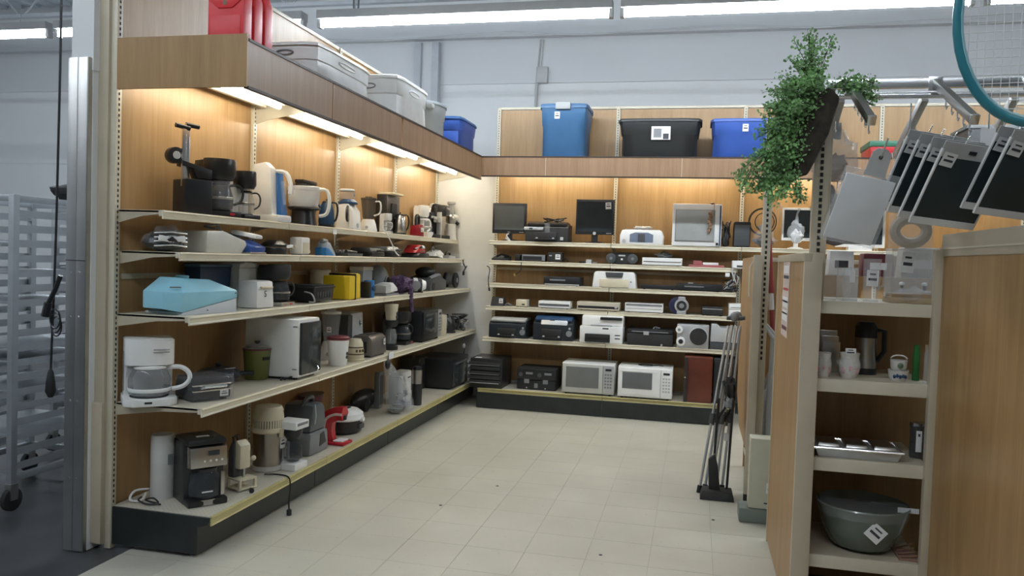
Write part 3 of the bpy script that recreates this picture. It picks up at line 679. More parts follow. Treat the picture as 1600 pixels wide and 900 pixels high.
# ------------------------------------------------------------------ near unit on the right
NU = thing('shelving_unit', 'near beige and wood end shelf on the right with clear jugs and dishes', 'shelving', (3.14, 3.4, 0))
B(.0, .52, .02, .02, 1.02, 1.48).build('side_panel', W_OAK, NU, smooth=False)
B(.0, .5, 1.49, .03, 1.06, .035).build('top_cap', CREAM2, NU, bev=.004)
B(.0, .53, .02, .026, .02, 1.0).build('panel_seam', CREAM2, NU, smooth=False) if False else None
B(.0, 1.03, .0, .026, .02, 1.5).build('rear_trim', CREAM2, NU, bev=.003)
B(.022, -.012, 0, .07, .03, 1.525).build('front_post', CREAM2, NU, bev=.004)
B(.045, .06, 1.3, .06, .035, .87).build('upright', CREAM2, NU, bev=.003)
s_ = slots(1.53, 2.15, .045, .0405, .012, .003, .0254, .015).build('slots', SLOT, NU, smooth=False); s_['kind'] = 'stuff'
for z in (1.336, 1.021, .70, .305):
    o = B(.275, .235, z - .012, .43, .44, .012).build('shelf', CREAM2, NU, smooth=False)
    B(.275, .012, z - .052, .43, .012, .052).build('shelf_lip', CREAM, o, bev=.003)
B(.40, .46, .05, .76, .015, 1.25).build('back_panel', W_DRK if False else W_OAK, NU, smooth=False)
B(.29, .23, .0, .42, .44, .06).build('base', KICK, NU)
B(.482, .0, 0, .028, .04, 1.55).build('rear_post', CREAM2, NU, bev=.003)
# sticker strip on the side panel
p = B(-.0115, .62, 1.135, .0015, .27, .355).build('sticker_strip', mat('pink_paper', (.62, .52, .48), .6), NU, smooth=False)
for i, (m_, z, h) in enumerate(((PAPER, 1.44, .03), (INK, 1.42, .012), (RED, 1.375, .01), (PAPER, 1.31, .04), (INK, 1.33, .006), (PAPER, 1.26, .04), (INK, 1.285, .006), (MAROON, 1.225, .015))):
    B(-.0125, .62, 1.135 + (z - 1.2) * 1.25, .001, .21, h * 1.25).build('printing', m_, p, smooth=False)
NR = thing('shelving_unit', 'wood side of the unit nearest the camera at the right edge', 'shelving', (3.645, 1.5, 0))
B(.0, .94, .0, .02, 1.88, 1.53).build('side_panel', W_OAK, NR, smooth=False)
B(.0, .94, 1.525, .03, 1.92, .085).build('top_cap', CREAM2, NR, bev=.006)
B(.0, .94, 1.552, .036, 1.93, .006).build('cap_groove', CREAM, NR)
B(.03, .12, 1.6, .04, .04, .88).build('upright', CREAM2, NR, bev=.003)
G().tube([(.03, .12, 2.44), (-.365, .115, 2.44), (-.365, .10, 2.42)], .007).build('hook_arm', CHR, NR)
B(.3, .94, 0, .58, 1.88, .02).build('base', CREAM2, NR)
B(.585, .94, 0, .02, 1.88, 1.53).build('side_panel', W_OAK, NR, smooth=False)
for z in (.6, 1.1): B(.3, .94, z, .56, 1.86, .02).build('shelf', CREAM2, NR, smooth=False)
# chrome display bar with arms
CRB = thing('display_bar', 'chrome display bar with sloping hook arms above the near right shelves', 'display rack', (3.2, 3.45, 0))
B(.52, 0, 2.185, 1.06, .025, .035).build('bar', CHR, CRB, bev=.003)
G().rod((.02, -.01, 2.155), (1.06, -.01, 2.155), .013).build('bar', CHR, CRB)
def arm(x, y0, z0, x1, y1, z1):
    g = G(); a = Vector((x, y0, z0)); b = Vector((x1, y1, z1)); d = (b - a)
    q = d.to_track_quat('Y', 'Z').to_matrix().to_4x4()
    h = G().box(0, d.length / 2, -.016, .026, d.length, .032).xf(Matrix.Translation(a) @ q)
    o = h.build('arm', STL, CRB, bev=.002)
    G().box(0, d.length, -.017, .03, .012, .036).xf(Matrix.Translation(a) @ q).build('arm_end_cap', CHR, o, bev=.003)
    for k in range(5):
        p = a.lerp(b, .3 + .15 * k)
        G().tube([(p.x, p.y, p.z), (p.x, p.y, p.z - .05), (p.x, p.y - .012, p.z - .062), (p.x, p.y - .022, p.z - .055)], .0028, 6).build('peg', CHR, o)
    return o
ARMS = [arm(.07, -.02, 2.2, .088, -.40, 1.99), arm(.387, -.02, 2.2, .42, -.39, 1.993), arm(.72, -.02, 2.2, .78, -.44, 1.97)]
for x, x1 in ((.05, .04), (.36, .33), (.68, .67)): arm(x, .02, 2.15, x1, .32, 1.96)
for x in (.07, .387, .72): B(x, -.018, 2.17, .05, .012, .055).build('clamp', CHR, CRB, bev=.003)
for x, z0 in ((.01, 1.6), (.99, 1.6)): B(x, .02, z0, .03, .03, .6).build('upright', CREAM2, CRB, bev=.003)

# stainless column guard with painted column
c = thing('corner_column', 'white square column with a stainless steel guard, left of the shelving', 'column', (-.13, 3.22, 0))
B(-.005, .07, 2.28, .12, .11, 2.67).build('column_core', WALLM, c, smooth=False)
B(.0, .07, 0, .10, .10, 2.3).build('column_core', WALLM, c, smooth=False)
for s in (-1, 1):
    B(-.012 + s * .027, .0, .0, .053, .012, 2.335).build('guard_plate', mat('stainless', (.60, .60, .59), .36, 1., var=.12, scale=3), c, bev=.003)
B(.043, .02, .0, .008, .05, 2.335).build('guard_edge', STL, c)
for z in (.35, .72, 1.12, 1.33):
    for s in (-1, 1): G().disc(-.012 + s * .02, -.01, z, .0045, .004, n=8).build('screw', CHR, c)
B(-.012, -.008, 1.385, .106, .002, .003).build('joint_line', SLOT, c, smooth=False)

# ------------------------------------------------------------------ rolling tray rack
def tray_rack(x, y, label):
    r = thing('tray_rack', label, 'rack', (x, y, 0))
    W_, D_, H_ = .52, .66, 1.62
    po = None
    for sx in (0, 1):
        for sy in (0, 1):
            q = B(-sx * W_, sy * D_, .14, .035, .04, 1.58).build('post', ALU, r, bev=.003) if po is None else po.copy()
            if po is None: po = q
            else: COL.objects.link(q); q.location = (-sx * W_, sy * D_, 0)
    for zz in (.16, 1.68):
        for sx in (0, 1): B(-sx * W_, D_ / 2, zz, .03, D_, .035).build('side_rail', ALU, r, bev=.002)
        for sy in (0, 1): B(-W_ / 2, sy * D_, zz, W_, .03, .035).build('cross_rail', ALU, r, bev=.002)
    s0 = None
    for k in range(18):
        for sx in (0, 1):
            if s0 is None:
                s0 = G().prism([(-.018, 0), (.012, 0), (.012, .04), (.008, .04), (.008, .004), (-.018, .004)], 'y', 0, D_).build('tray_slide', ALU, r, smooth=False); o = s0
                o.location = (0, 0, .22)
            else:
                o = s0.copy(); COL.objects.link(o); o.location = (-sx * W_, 0, .22 + k * .081)
                if sx: o.scale.x = -1
    for k in (2, 5, 7, 8, 11, 13, 15):
        B(-W_ / 2, D_ / 2, .235 + k * .081, W_ - .05, D_ - .03, .014).build('tray', ALU, r, bev=.004)
    for sx in (0, 1):
        for sy in (0, 1):
            w = G().disc(-sx * W_ - .015, sy * D_, .063, .063, .03, 'x', 18).build('caster_wheel', BLKM, r, bev=.006)
            B(-sx * W_, sy * D_, .06, .045, .05, .09).build('caster_fork', STL, w, bev=.003)
    return r
tray_rack(-.875, 3.6, 'aluminium rolling tray rack with many slides, at the far left')
tray_rack(-1.15, 4.75, 'second aluminium tray rack standing behind the first at far left')
c = thing('equipment_box', 'black lumpy gear lying on top of the aluminium tray rack', 'equipment', (-1.0, 4.15, 1.715))
crumple(.2, .22, .1, amp=.5, seed=3).build('gear_body', BLKM, c); G().tube([(-.02, 0, .05), (.02, 0, .13), (.05, 0, .14)], .012).build('gear_handle', BLKM, c)
c = cord([(-.51, 3.5, 4.0), (-.5, 3.5, 2.7), (-.5, 3.49, 1.9), (-.5, 3.48, 1.4), (-.51, 3.47, .82)], .006, BLK, 'hanging_cable')
tag(c, 'thin black cable hanging straight down beside the stainless column guard', 'cable')
g = G().lathe([(.004, .12), (.014, .1), (.022, .05), (.026, 0), (.012, -.03)], -.51, 3.47, .70, 12).build('plug', BLKM, c)
c = thing('cable_connector', 'black plug-in connector with coiled lead hanging in front of the tray rack', 'cable', (-.46, 3.44, 1.2))
G().tube([(.03, 0, .1), (.0, 0, .03), (-.05, 0, -.06)], .012).build('connector_lead', BLK, c)
G().tube([(-.04, 0, -.04), (-.06, 0, -.11)], .02).build('connector_body', BLK, c)
for k in range(3): G().tube([(.0 + .03 * math.cos(a * PI / 8), .005 * k, -.12 + .05 * math.sin(a * PI / 8) - .02 * k) for a in range(16)], .004, 6, closed=True).build('coil', BLK, c)
# ------------------------------------------------------------------ appliance builders (front is local -y, base at z = 0)
def coffee_maker(key, label, body=WHT, basket=None, trim=None, wrap=False, lid=None, group=None, drz=0, stick=None, cups=True, name='coffee_maker', panel=None):
    r, w, d, h = place(key, name, label, 'coffee maker', group, drz)
    B(0, d * .30, 0, w, d * .38, h * .93).build('water_tank', body, r, bev=min(w, d) * .06)
    B(0, 0, 0, w, d * .98, h * .10).build('base', trim or body, r, bev=.005)
    G().lathe([(w * .30, h * .10), (w * .32, h * .115)], 0, -d * .16, 0, 20).build('hot_plate', BLKM, r)
    G().lathe([(w * .40, h * .64), (w * .5, h * .72), (w * .5, h * .96), (w * .48, h)], 0, -d * .10, 0, 24, 1, min(1, d / w * .78)).build('filter_basket', basket or body, r)
    B(0, d * .2, h * .66, w * .98, d * .5, h * .32).build('head', basket or body, r, bev=.008)
    if cups:
        c = G().lathe([(w * .28, h * .12), (w * .37, h * .16), (w * .38, h * .34), (w * .30, h * .5), (w * .25, h * .56)], 0, -d * .16, 0, 24).build('carafe', GLSD if body is BLK or wrap else GLS, r)
        G().lathe([(w * .27, h * .55), (w * .27, h * .58), (w * .2, h * .60)], 0, -d * .16, 0, 20).build('carafe_lid', lid or basket or body, c)
        G().lathe([(w * .372, h * .30), (w * .39, h * .31), (w * .39, h * .34), (w * .37, h * .35)], 0, -d * .16, 0, 24, cap=False).build('carafe_band', STL, c)
        a = -.35
        pts = [(w * .26, -d * .16, h * .55), (w * .5, -d * .3, h * .56), (w * .62, -d * .36, h * .46), (w * .58, -d * .34, h * .30), (w * .38, -d * .24, h * .22)]
        cord(pts, w * .045, lid or basket or body, 'carafe_handle', c, 3)
    B(w * .2, -d * .495, h * .035, w * .16, .004, h * .035).build('switch', BLK if body is not BLK else RED, r)
    if panel: B(0, -d * .45, h * .70, w * .7, d * .16, h * .22).build('control_panel', panel, r, bev=.006)
    if wrap: G().lathe([(w * .40, h * .12), (w * .46, h * .25), (w * .44, h * .45), (w * .34, h * .62)], .01, -d * .18, 0, 13, cap=False).build('plastic_film', WRAP, r)
    if stick == 'top': sticker(r, 0, -d * .1, h + .001, .05, .025, 'z')
    if stick == 'front': sticker(r, -w * .2, -d * .5 - .001, h * .8)
    return r
def blender(key, label, base=WHT, jar=GLS, lid=WHT, stick=False, name='blender', cat='blender', handle=True, group=None):
    r, w, d, h = place(key, name, label, cat, group, -75)
    m = min(w, d)
    G().lathe([(m * .5, 0), (m * .5, h * .06), (m * .44, h * .2), (m * .34, h * .33), (m * .32, h * .35)], 0, 0, 0, 4 if False else 20, w / m * .95, d / m * .95).build('motor_base', base, r)
    G().disc(0, -d * .47, h * .12, m * .08, .012).build('control_knob', LGRY, r)
    j = G().lathe([(m * .26, h * .36), (m * .30, h * .42), (m * .40, h * .9), (m * .41, h * .92)], 0, 0, 0, 20).build('jar', jar, r)
    G().lathe([(m * .42, h * .91), (m * .42, h * .96), (m * .2, h * .97), (m * .18, h)], 0, 0, 0, 20).build('jar_lid', lid, r)
    if handle: cord([(m * .38, -.02, h * .86), (m * .64, -.03, h * .84), (m * .64, -.03, h * .55), (m * .32, -.02, h * .46)], m * .045, base, 'jar_handle', j, 3)
    if stick: sticker(r, .0, -m * .42, h * .6)
    return r
def kettle(key, label, body, trim=BLK, name='kettle', group=None):
    r, w, d, h = place(key, name, label, 'kettle', group, -70)
    m = min(w, d)
    G().lathe([(m * .48, 0), (m * .48, h * .08), (m * .44, h * .1)], 0, 0, 0, 20).build('base', trim, r)
    G().lathe([(m * .44, h * .1), (m * .48, h * .2), (m * .42, h * .6), (m * .32, h * .82), (m * .28, h * .86)], 0, 0, 0, 22).build('jug', body, r)
    G().lathe([(m * .29, h * .86), (m * .24, h * .92), (m * .05, h * .94), (m * .05, h)], 0, 0, 0, 18).build('lid', trim, r)
    cord([(m * .25, -.01, h * .88), (m * .55, -.02, h * .86), (m * .64, -.02, h * .6), (m * .56, -.02, h * .3), (m * .44, -.01, h * .22)], m * .06, trim, 'handle', r, 3)
    G().tube([(-m * .3, 0, h * .68), (-m * .5, 0, h * .82)], [m * .12, m * .05], 10).build('spout', body, r)
    return r
def microwave(key, label, body, door, win, inset=.0, sidepanel=True, name='microwave_oven', tick=True, group=None, handle=False, cat='microwave'):
    r, w, d, h = place(key, name, label, cat, group)
    for sx in (-1, 1):
        for sy in (-1, 1): G().lathe([(.012, 0), (.014, .012)], sx * w * .42, sy * d * .4, 0, 10).build('foot', BLKM, r)
    B(0, .008, .012, w, d - .02, h - .012).build('housing', body, r, bev=.008)
    pw = w * .21 if sidepanel else w * .03
    fy = -d / 2
    do = B(-pw / 2, fy + .009, .02, w - pw - .006, .02, h - .03).build('door', door, r, bev=.005)
    B(-pw / 2 - inset * .2, fy - .002, .02 + h * (.16 + inset), (w - pw) * (.80 - inset * 1.2), .004, h * (.66 - inset * 1.6)).build('door_window', win, do, bev=.001)
    if inset:
        for zz in (h * .14, h * .86): B(-pw / 2, fy - .003, zz, (w - pw) * .86, .006, .004).build('door_moulding', body, do)
    if sidepanel:
        p = B(w / 2 - pw / 2 - .002, fy + .009, .02, pw - .006, .02, h - .03).build('control_panel', door if inset else SILV, r, bev=.004)
        B(w / 2 - pw / 2 - .002, fy - .002, h * .80, pw * .55, .003, h * .07).build('display', BLK, p)
        for i in range(5):
            for j in range(3): B(w / 2 - pw / 2 - .002 + (j - 1) * pw * .24, fy - .0016, h * (.25 + i * .1), pw * .17, .002, h * .06).build('button', LGRY if inset else GRY, p)
    if handle: G().tube([(w / 2 - pw - .03, fy - .005, h * .2), (w / 2 - pw - .03, fy - .03, h * .25), (w / 2 - pw - .03, fy - .03, h * .75), (w / 2 - pw - .03, fy - .005, h * .8)], .007).build('door_handle', door, do)
    return r, w, d, h
def printer(key, label, body, top, tray=BLKM, side=None, lip=True, wheels=False, panel=None, name='printer'):
    r, w, d, h = place(key, name, label, 'printer')
    G().prism([(-d / 2, 0), (d / 2, 0), (d / 2, h * .86), (-d * .25, h * .86), (-d / 2, h * .70)], 'x', -w / 2, w / 2).build('body', body, r, bev=.012)
    G().prism([(-d * .44, h * .78), (d * .48, h * .84), (d * .48, h * .96), (-d * .2, h), (-d * .46, h * .88)], 'x', -w * .46, w * .46).build('scanner_lid', top, r, bev=.01)
    B(-w * .02, -d / 2 + .0, h * .14, w * .52, .03, h * .34).build('paper_slot', BLKM, r, bev=.01)
    B(-w * .02, -d / 2 - .012, h * .1, w * .50, .05, h * .05).build('paper_tray', tray, r, bev=.004)
    for s in (-1, 1): B(-w * .02 + s * w * .19, -d / 2 - .03, h * .13, .02, .01, h * .08).build('paper_guide', LGRY, r, bev=.002)
    if panel:
        p = G().prism([(-d / 2 - .006, h * .66), (-d * .34, h * .72), (-d * .3, h * .93), (-d * .44, h * .88)], 'x', -w * .30, w * .36).build('control_panel', panel, r, bev=.006)
        B(-w * .02, -d * .43, h * .78, w * .12, .02, h * .08).build('display', DARKGL, p)
    if side:
        for i in range(3): G().disc(w * .42, -d / 2 - .004, h * (.25 + i * .14), w * .03, .01).build('card_slot_button', side, r)
    return r, w, d, h
def deckbox(key, label, body, face=None, name='video_player', cat='video player', slot=True, display=True, knobs=0, feet=True, bars=(), stick=None, group=None):
    r, w, d, h = place(key, name, label, cat, group)
    f = .006 if feet else 0
    if feet:
        for s in (-1, 1): G().lathe([(.012, 0), (.012, .006)], s * w * .4, -d * .35, 0, 10).build('foot', BLKM, r)
    B(0, .006, f, w, d - .012, h - f).build('housing', body, r, bev=.003)
    p = B(0, -d / 2 + .008, f + .002, w * .995, .016, h - f - .004).build('front_panel', face or body, r, bev=.003)
    if slot: B(-w * .12, -d / 2 - .001, h * .55, w * .42, .003, h * .16).build('slot', BLKM if face is not BLK else GRY, p)
    if display: B(w * .18, -d / 2 - .001, h * .28, w * .26, .003, h * .18).build('display', DARKGL, p)
    for i in range(knobs): G().disc(w * (.42 - .09 * i), -d / 2, h * .5, h * .16, -.01).build('knob', LGRY, p)
    for (z, hh, m) in bars: B(0, -d / 2 - .001, h * z, w * .94, .003, h * hh).build('strip', m, p)
    if stick is not None: sticker(r, w * stick, -d / 2 - .002, h * .55, min(.05, h * .5), min(.05, h * .6))
    return r, w, d, h
def monitor(key, label, frame, screen, white=False, btn=True, bez=.04):
    r, w, d, h = place(key, 'monitor', label, 'monitor')
    z0 = h * .20
    B(0, -d * .3, z0, w, .035, h - z0).build('bezel', frame, r, bev=.006)
    B(0, -d * .3 - .018, z0 + bez * .9, w - bez * 1.1, .004, h - z0 - bez * 1.6).build('screen', screen, r, smooth=False)
    B(0, -d * .3 + .04, z0 + .04, w * .6, .06, (h - z0) * .7, tw=.9).build('back_shell', frame, r, bev=.02)
    B(0, -d * .2, h * .03, w * .16, .03, h * .3).build('stand_neck', frame, r, bev=.006)
    G().lathe([(w * .27, 0), (w * .27, .008), (w * .12, .02)], 0, -d * .05, 0, 24, 1, .8 * d / w / .54).build('stand_base', frame, r)
    if btn:
        for i in range(4): B(w * (.32 + i * .035), -d * .3 - .019, z0 + .012, .010, .003, .005).build('button', LGRY, r, smooth=False)
    return r, w, d, h, z0
def tote(key, label, m, rim=None, lat=None, ribs=True, stickpos=None, taper=.86, lab=False, round_=False, name='storage_tote', lid=False, face='y'):
    r, w, d, h = place(key, name, label, 'storage box')
    n = 28
    def ring(sw, sd, z, e=.12):
        out = []
        for i in range(n):
            a = 2 * PI * i / n + PI / n; p = 9
            c, s = math.cos(a), math.sin(a); k = (abs(c) ** p + abs(s) ** p) ** (-1 / p)
            out.append((sw / 2 * c * k, sd / 2 * s * k, z))
        return out
    if round_:
        def ring(sw, sd, z): return [(sw / 2 * math.cos(2 * PI * i / n), sd / 2 * math.sin(2 * PI * i / n), z) for i in range(n)]
    g = G(); L = [ring(w * taper * .95, d * taper * .95, 0.0), ring(w * taper, d * taper, .012), ring(w * (.5 + taper * .44), d * (.5 + taper * .44), h * .62), ring(w * (.53 + taper * .44), d * (.53 + taper * .44), h * .64), ring(w * .965, d * .965, h * .95), ring(w * .93, d * .93, h * .95), ring(w * taper * .9, d * taper * .9, .02)]
    v = [p for q in L for p in q]; f = []
    for j in range(len(L) - 1):
        for i in range(n): k = (i + 1) % n; f.append((j * n + i, j * n + k, (j + 1) * n + k, (j + 1) * n + i))
    f.append(tuple(range(n - 1, -1, -1))); f.append(tuple((len(L) - 1) * n + i for i in range(n)))
    g.add(v, f); g.build('tub', m, r, ang=50)
    g = G(); L = [ring(w * .955, d * .955, h * .945), ring(w, d, h * .93), ring(w * 1.0, d * 1.0, h * .985), ring(w * .98, d * .98, h), ring(w * .93, d * .93, h * .99), ring(w * .925, d * .925, h * .945)]
    v = [p for q in L for p in q]; f = []
    for j in range(len(L)):
        for i in range(n): k = (i + 1) % n; jj = (j + 1) % len(L); f.append((j * n + i, j * n + k, jj * n + k, jj * n + i))
    g.add(v, f).build('rim', rim or m, r, ang=50)
    if lid: B(0, 0, h * .985, w * .96, d * .96, .012).build('lid', rim or m, r, bev=.005)
    if lat: B(0, -d * .5 - .004, h * .9, w * .3, .03, h * .12).build('latch_handle', lat, r, bev=.006)
    if stickpos: sticker(r, stickpos[0] * w, -d * (.5 * (.53 + taper * .44)) - .012, stickpos[1] * h, .05, .065)
    if lab:
        q = B(lab[0] * w, -d * .485, h * .5, .17, .004, .12).build('paper_label', PAPER, r, smooth=False)
        B(lab[0] * w - .03, -d * .485 - .003, h * .5 + .02, .07, .002, .08).build('printing', GRY, q, smooth=False)
        B(lab[0] * w + .045, -d * .485 - .003, h * .5 + .005, .05, .002, .05).build('printing', INK, q, smooth=False)
    return r, w, d, h

# ------------------------------------------------------------------ left run, top shelf
r, w, d, h = place('slicer', 'juice_press', 'tall black press with two chrome posts and T handles, first on the top left shelf', 'kitchen appliance')
B(w * .35, .01, 0, w * 1.5, d * .9, h * .38).build('body', BLK, r, bev=.008)
B(-w * .3, -.02, h * .3, .022, .014, h * .66).build('post', CHR, r, bev=.002); B(w * .12, .03, h * .3, .02, .014, h * .7).build('post', CHR, r, bev=.002)
G().rod((-w * .75, -.02, h * .95), (-w * .0, -.02, h * .93), .012).build('handle', BLK, r); G().rod((w * .02, .03, h * .985), (w * .72, .03, h * .975), .012).build('handle', BLK, r)
k = G().disc(-w * .62, -.01, h * .63, .042, .05, 'y', 24).build('roller', BLK, r, bev=.004); G().disc(-w * .62, -.013, h * .63, .02, .006, 'y', 18).build('hub', LGRY, k)
G().prism([(-w * .4, h * .58), (w * 1.2, h * .50), (w * 1.2, h * .40), (w * .4, h * .40), (w * .2, h * .5), (-w * .4, h * .52)], 'y', -.03, .04).build('arm', BLK, r, bev=.003)
B(-w * .3, -.045, 0, .012, .01, h * .16).build('side_strip', LGRY, r)
coffee_maker('coffee_black', 'black coffee maker with film-wrapped carafe, near end of the top left shelf', BLK, wrap=True, name='coffee_maker')
coffee_maker('brewer', 'white coffee maker with black filter basket, between black maker and blue tank', WHT, BLK, BLK)
r, w, d, h = place('steam_blue', 'espresso_machine', 'white machine with translucent blue water tank and curved white handle', 'kitchen appliance')
B(0, 0, 0, w * 1.05, d * 1.05, h * .12).build('base', WHT, r, bev=.012)
G().prism([(-d * .28, h * .1), (d * .48, h * .1), (d * .42, h * .96), (.0, h), (-d * .2, h * .9)], 'x', -w * .46, -w * .05).build('body', WHT, r, bev=.012)
G().prism([(-d * .40, h * .12), (d * .44, h * .12), (d * .36, h * .82), (-d * .22, h * .84)], 'x', -w * .04, w * .46).build('water_tank', mat('blue_tank', (.06, .22, .55), .1, alpha=.85), r, bev=.01)
cord([(w * .1, -d * .1, h * .86), (w * .2, -d * .42, h * .84), (w * .2, -d * .6, h * .66), (w * .15, -d * .62, h * .48)], .014, WHT, 'handle', r, 3)
B(w * .2, -d * .3, h * .3, .015, .05, h * .4).build('level_window', GLS, r)
r, w, d, h = place('bowl', 'food_processor', 'black food processor with a wide clear bowl and big white loop handle', 'kitchen appliance', None, -70)
m = min(w, d); G().lathe([(m * .42, 0), (m * .40, h * .1), (m * .34, h * .38), (m * .46, h * .42), (m * .48, h * .48)], 0, 0, 0, 22).build('base', BLK, r)
G().lathe([(m * .40, h * .48), (m * .46, h * .6), (m * .50, h * .96), (m * .50, h), (m * .47, h), (m * .43, h * .6)], 0, 0, 0, 26, cap=False).build('bowl', mat('milky_plastic', (.80, .82, .84), .12, alpha=.45), r)
G().lathe([(m * .50, h * .9), (m * .515, h * .93), (m * .515, h), (m * .50, h * 1.01)], 0, 0, 0, 26, cap=False).build('rim', WHT, r)
cord([(m * .45, -.02, h * .95), (m * .72, -.03, h * .92), (m * .80, -.03, h * .62), (m * .72, -.03, h * .32), (m * .5, -.02, h * .26)], .012, WHT, 'handle', r, 3)
G().rod((-m * .2, -m * .45, h * .46), (m * .6, -m * .5, h * .42), .008).build('lever', BLK, r)
r, w, d, h = place('dark_box', 'storage_box', 'dark box behind the clear food processor bowl on the top left shelf', 'box')
B(0, 0, 0, w, d, h * .93).build('box_body', BLKM, r, bev=.006); B(0, 0, h * .93, w * 1.02, d * 1.1, h * .07).build('box_lid', BLK, r, bev=.004); B(w * .3, -d * .52, h * .72, .04, .002, h * .18).build('label_patch', LGRY, r)
kettle('kettle_dark', 'small dark navy kettle beside the white grinder', NAVY)
r, w, d, h = place('grinder', 'juicer', 'white upright juicer with dark blue lid and clear box on top', 'kitchen appliance')
G().prism([(-d * .5, 0), (d * .5, 0), (d * .45, h * .80), (-d * .1, h * .88), (-d * .42, h * .6)], 'x', -w * .48, w * .48).build('body', WHT, r, bev=.014)
G().lathe([(w * .5, h * .84), (w * .5, h * .9), (w * .3, h)], 0, .01, 0, 20).build('lid', NAVY, r)
G().disc(0, -d * .5, h * .14, .018, .01).build('control_knob', LGRY, r); cord([(-w * .48, -.02, h * .75), (-w * .72, -.03, h * .66), (-w * .72, -.03, h * .36), (-w * .48, -.02, h * .28)], .009, BLK, 'handle', r, 3)
c = thing('food_container', 'small clear round container with lid standing on the white juicer', 'container', (LAYOUT['grinder'][0] - .02, LAYOUT['grinder'][1] - .0, 1.636 + h))
G().lathe([(.05, 0), (.055, .06)], 0, 0, 0, 20).build('tub', GLS, c); G().lathe([(.058, .06), (.058, .07), (.05, .075)], 0, 0, 0, 20).build('lid', mat('milk_lid', (.7, .72, .72), .3), c); sticker(c, .058, 0, .03, ax='x')
blender('processor', 'clear jug blender with dark loop handle, third group of the top left shelf', WHT, GLSD, GLSD, name='blender')
r, w, d, h = place('coffee_tall', 'coffee_machine', 'tall black coffee machine with a cream top tray at the back of the shelf', 'coffee maker')
B(0, d * .1, 0, w, d * .8, h * .95).build('body', BLK, r, bev=.006); B(-w * .12, -d * .2, h * .95, w * .8, d * 1.2, h * .05).build('top_tray', OFFW, r, bev=.004); B(.0, -d * .32, h * .45, w * .4, .02, h * .3).build('front_panel', BLKM, r, bev=.004)
coffee_maker('mini_white', 'tiny white coffee maker in front of the tall black coffee machine', WHT)
kettle('kettle_steel', 'stainless kettle with black handle left of the red can opener', STL)
coffee_maker('coffee_white', 'white coffee maker standing behind the red can opener', WHT, cups=True)
r, w, d, h = place('can_opener', 'can_opener', 'red can opener with a black looped handle and white tag', 'kitchen appliance')
G().prism([(-d * .5, 0), (d * .5, 0), (d * .4, h * .5), (-d * .4, h * .56)], 'x', -w * .48, w * .48).build('body', mat('deep_red', (.28, .012, .02), .25), r, bev=.012)
cord([(-w * .35, 0, h * .5), (-w * .35, 0, h * .85), (0, 0, h * .98), (w * .35, 0, h * .85), (w * .35, 0, h * .5)], .014, BLK, 'handle', r, 3); sticker(r, -w * .3, -d * .5, h * .3); G().disc(w * .2, -d * .47, h * .3, .02, .012).build('cutter_wheel', CHR, r)
r, w, d, h = place('dish', 'small_dish', 'small shallow white dish at the edge of the top left shelf', 'dish')
G().lathe([(w * .3, 0), (w * .5, h * .7), (w * .5, h), (w * .4, h * .6)], 0, 0, 0, 20).build('dish_body', WHT, r); G().lathe([(w * .2, h * .5), (w * .38, h * .62)], 0, 0, 0, 16).build('dish_inside', GRY, r)
r, w, d, h = place('espresso', 'espresso_machine', 'black espresso machine with an arched chrome top near the corner', 'kitchen appliance')
B(0, d * .2, 0, w * .9, d * .6, h * .75).build('body', BLK, r, bev=.01); B(0, -d * .1, 0, w * .9, d * .8, h * .12).build('drip_tray', BLKM, r, bev=.006)
G().tube([(w * .46 * math.cos(PI * i / 10), -.0, h * .72 + h * .26 * math.sin(PI * i / 10)) for i in range(11)], .018, 8, flat=.5).build('chrome_arch', CHR, r)
B(0, -d * .35, h * .45, w * .5, d * .3, h * .16).build('brew_head', STL, r, bev=.008)
for i in range(3): G().disc(-w * .25 + i * w * .25, -d * .1, h * .6, .012, -.012).build('control_knob', LGRY, r)
r, w, d, h = place('coffee_silver', 'coffee_maker', 'black and silver pod coffee maker, last but one on the top left shelf', 'coffee maker')
B(0, d * .22, 0, w, d * .5, h * .95).build('body', BLK, r, bev=.012); B(0, -d * .1, h * .62, w * .9, d * .75, h * .3).build('head', BLK, r, bev=.02); B(-w * .5, -d * .15, 0, .02, .05, h * .72).build('side_column', SILV, r, bev=.004)
G().tube([(-w * .3, -d * .4, h * .86), (0, -d * .5, h * .8), (w * .3, -d * .4, h * .86)], .012).build('lever', SILV, r); B(0, -d * .1, 0, w * .9, d * .8, h * .1).build('drip_tray', BLKM, r, bev=.006)
r, w, d, h = place('juicer', 'masticating_juicer', 'white and silver juicer with a tall feed tube at the shelf end by the corner', 'kitchen appliance')
m = min(w, d); G().lathe([(m * .48, 0), (m * .44, h * .1), (m * .40, h * .42)], 0, 0, 0, 20).build('motor_base', WHT, r); G().lathe([(m * .3, h * .42), (m * .42, h * .48), (m * .42, h * .6), (m * .3, h * .66)], 0, 0, 0, 20).build('bowl', STL, r)
G().lathe([(m * .2, h * .64), (m * .2, h * .92), (m * .34, h * .95), (m * .34, h)], 0, 0, 0, 18).build('feed_tube', SILV, r); G().rod((m * .2, -m * .2, h * .52), (m * .42, -m * .52, h * .42), .018).build('outlet', BLK, r); G().ell(m * .1, -m * .3, h * .6, .04, .04, .03).build('cover', WHT, r)
c = cord([(.262, 6.0, 1.66), (.28, 6.05, 1.62), (.30, 6.1, 1.55), (.325, 6.13, 1.48), (.35, 6.14, 1.455)], .005, WHT, 'power_cord')
tag(c, 'white power cord hanging from the blender over the shelf edge', 'power cord')
c = thing('price_tag', 'white paper tag on string hanging below the top left shelf edge', 'price tag', (.262, 5.13, 1.60)); B(0, 0, -.01, .002, .06, .035).build('tag_card', PAPER, c, smooth=False); G().rod((0, 0, -.01), (0, 0, -.09), .002, n=5).build('string', WHT, c)

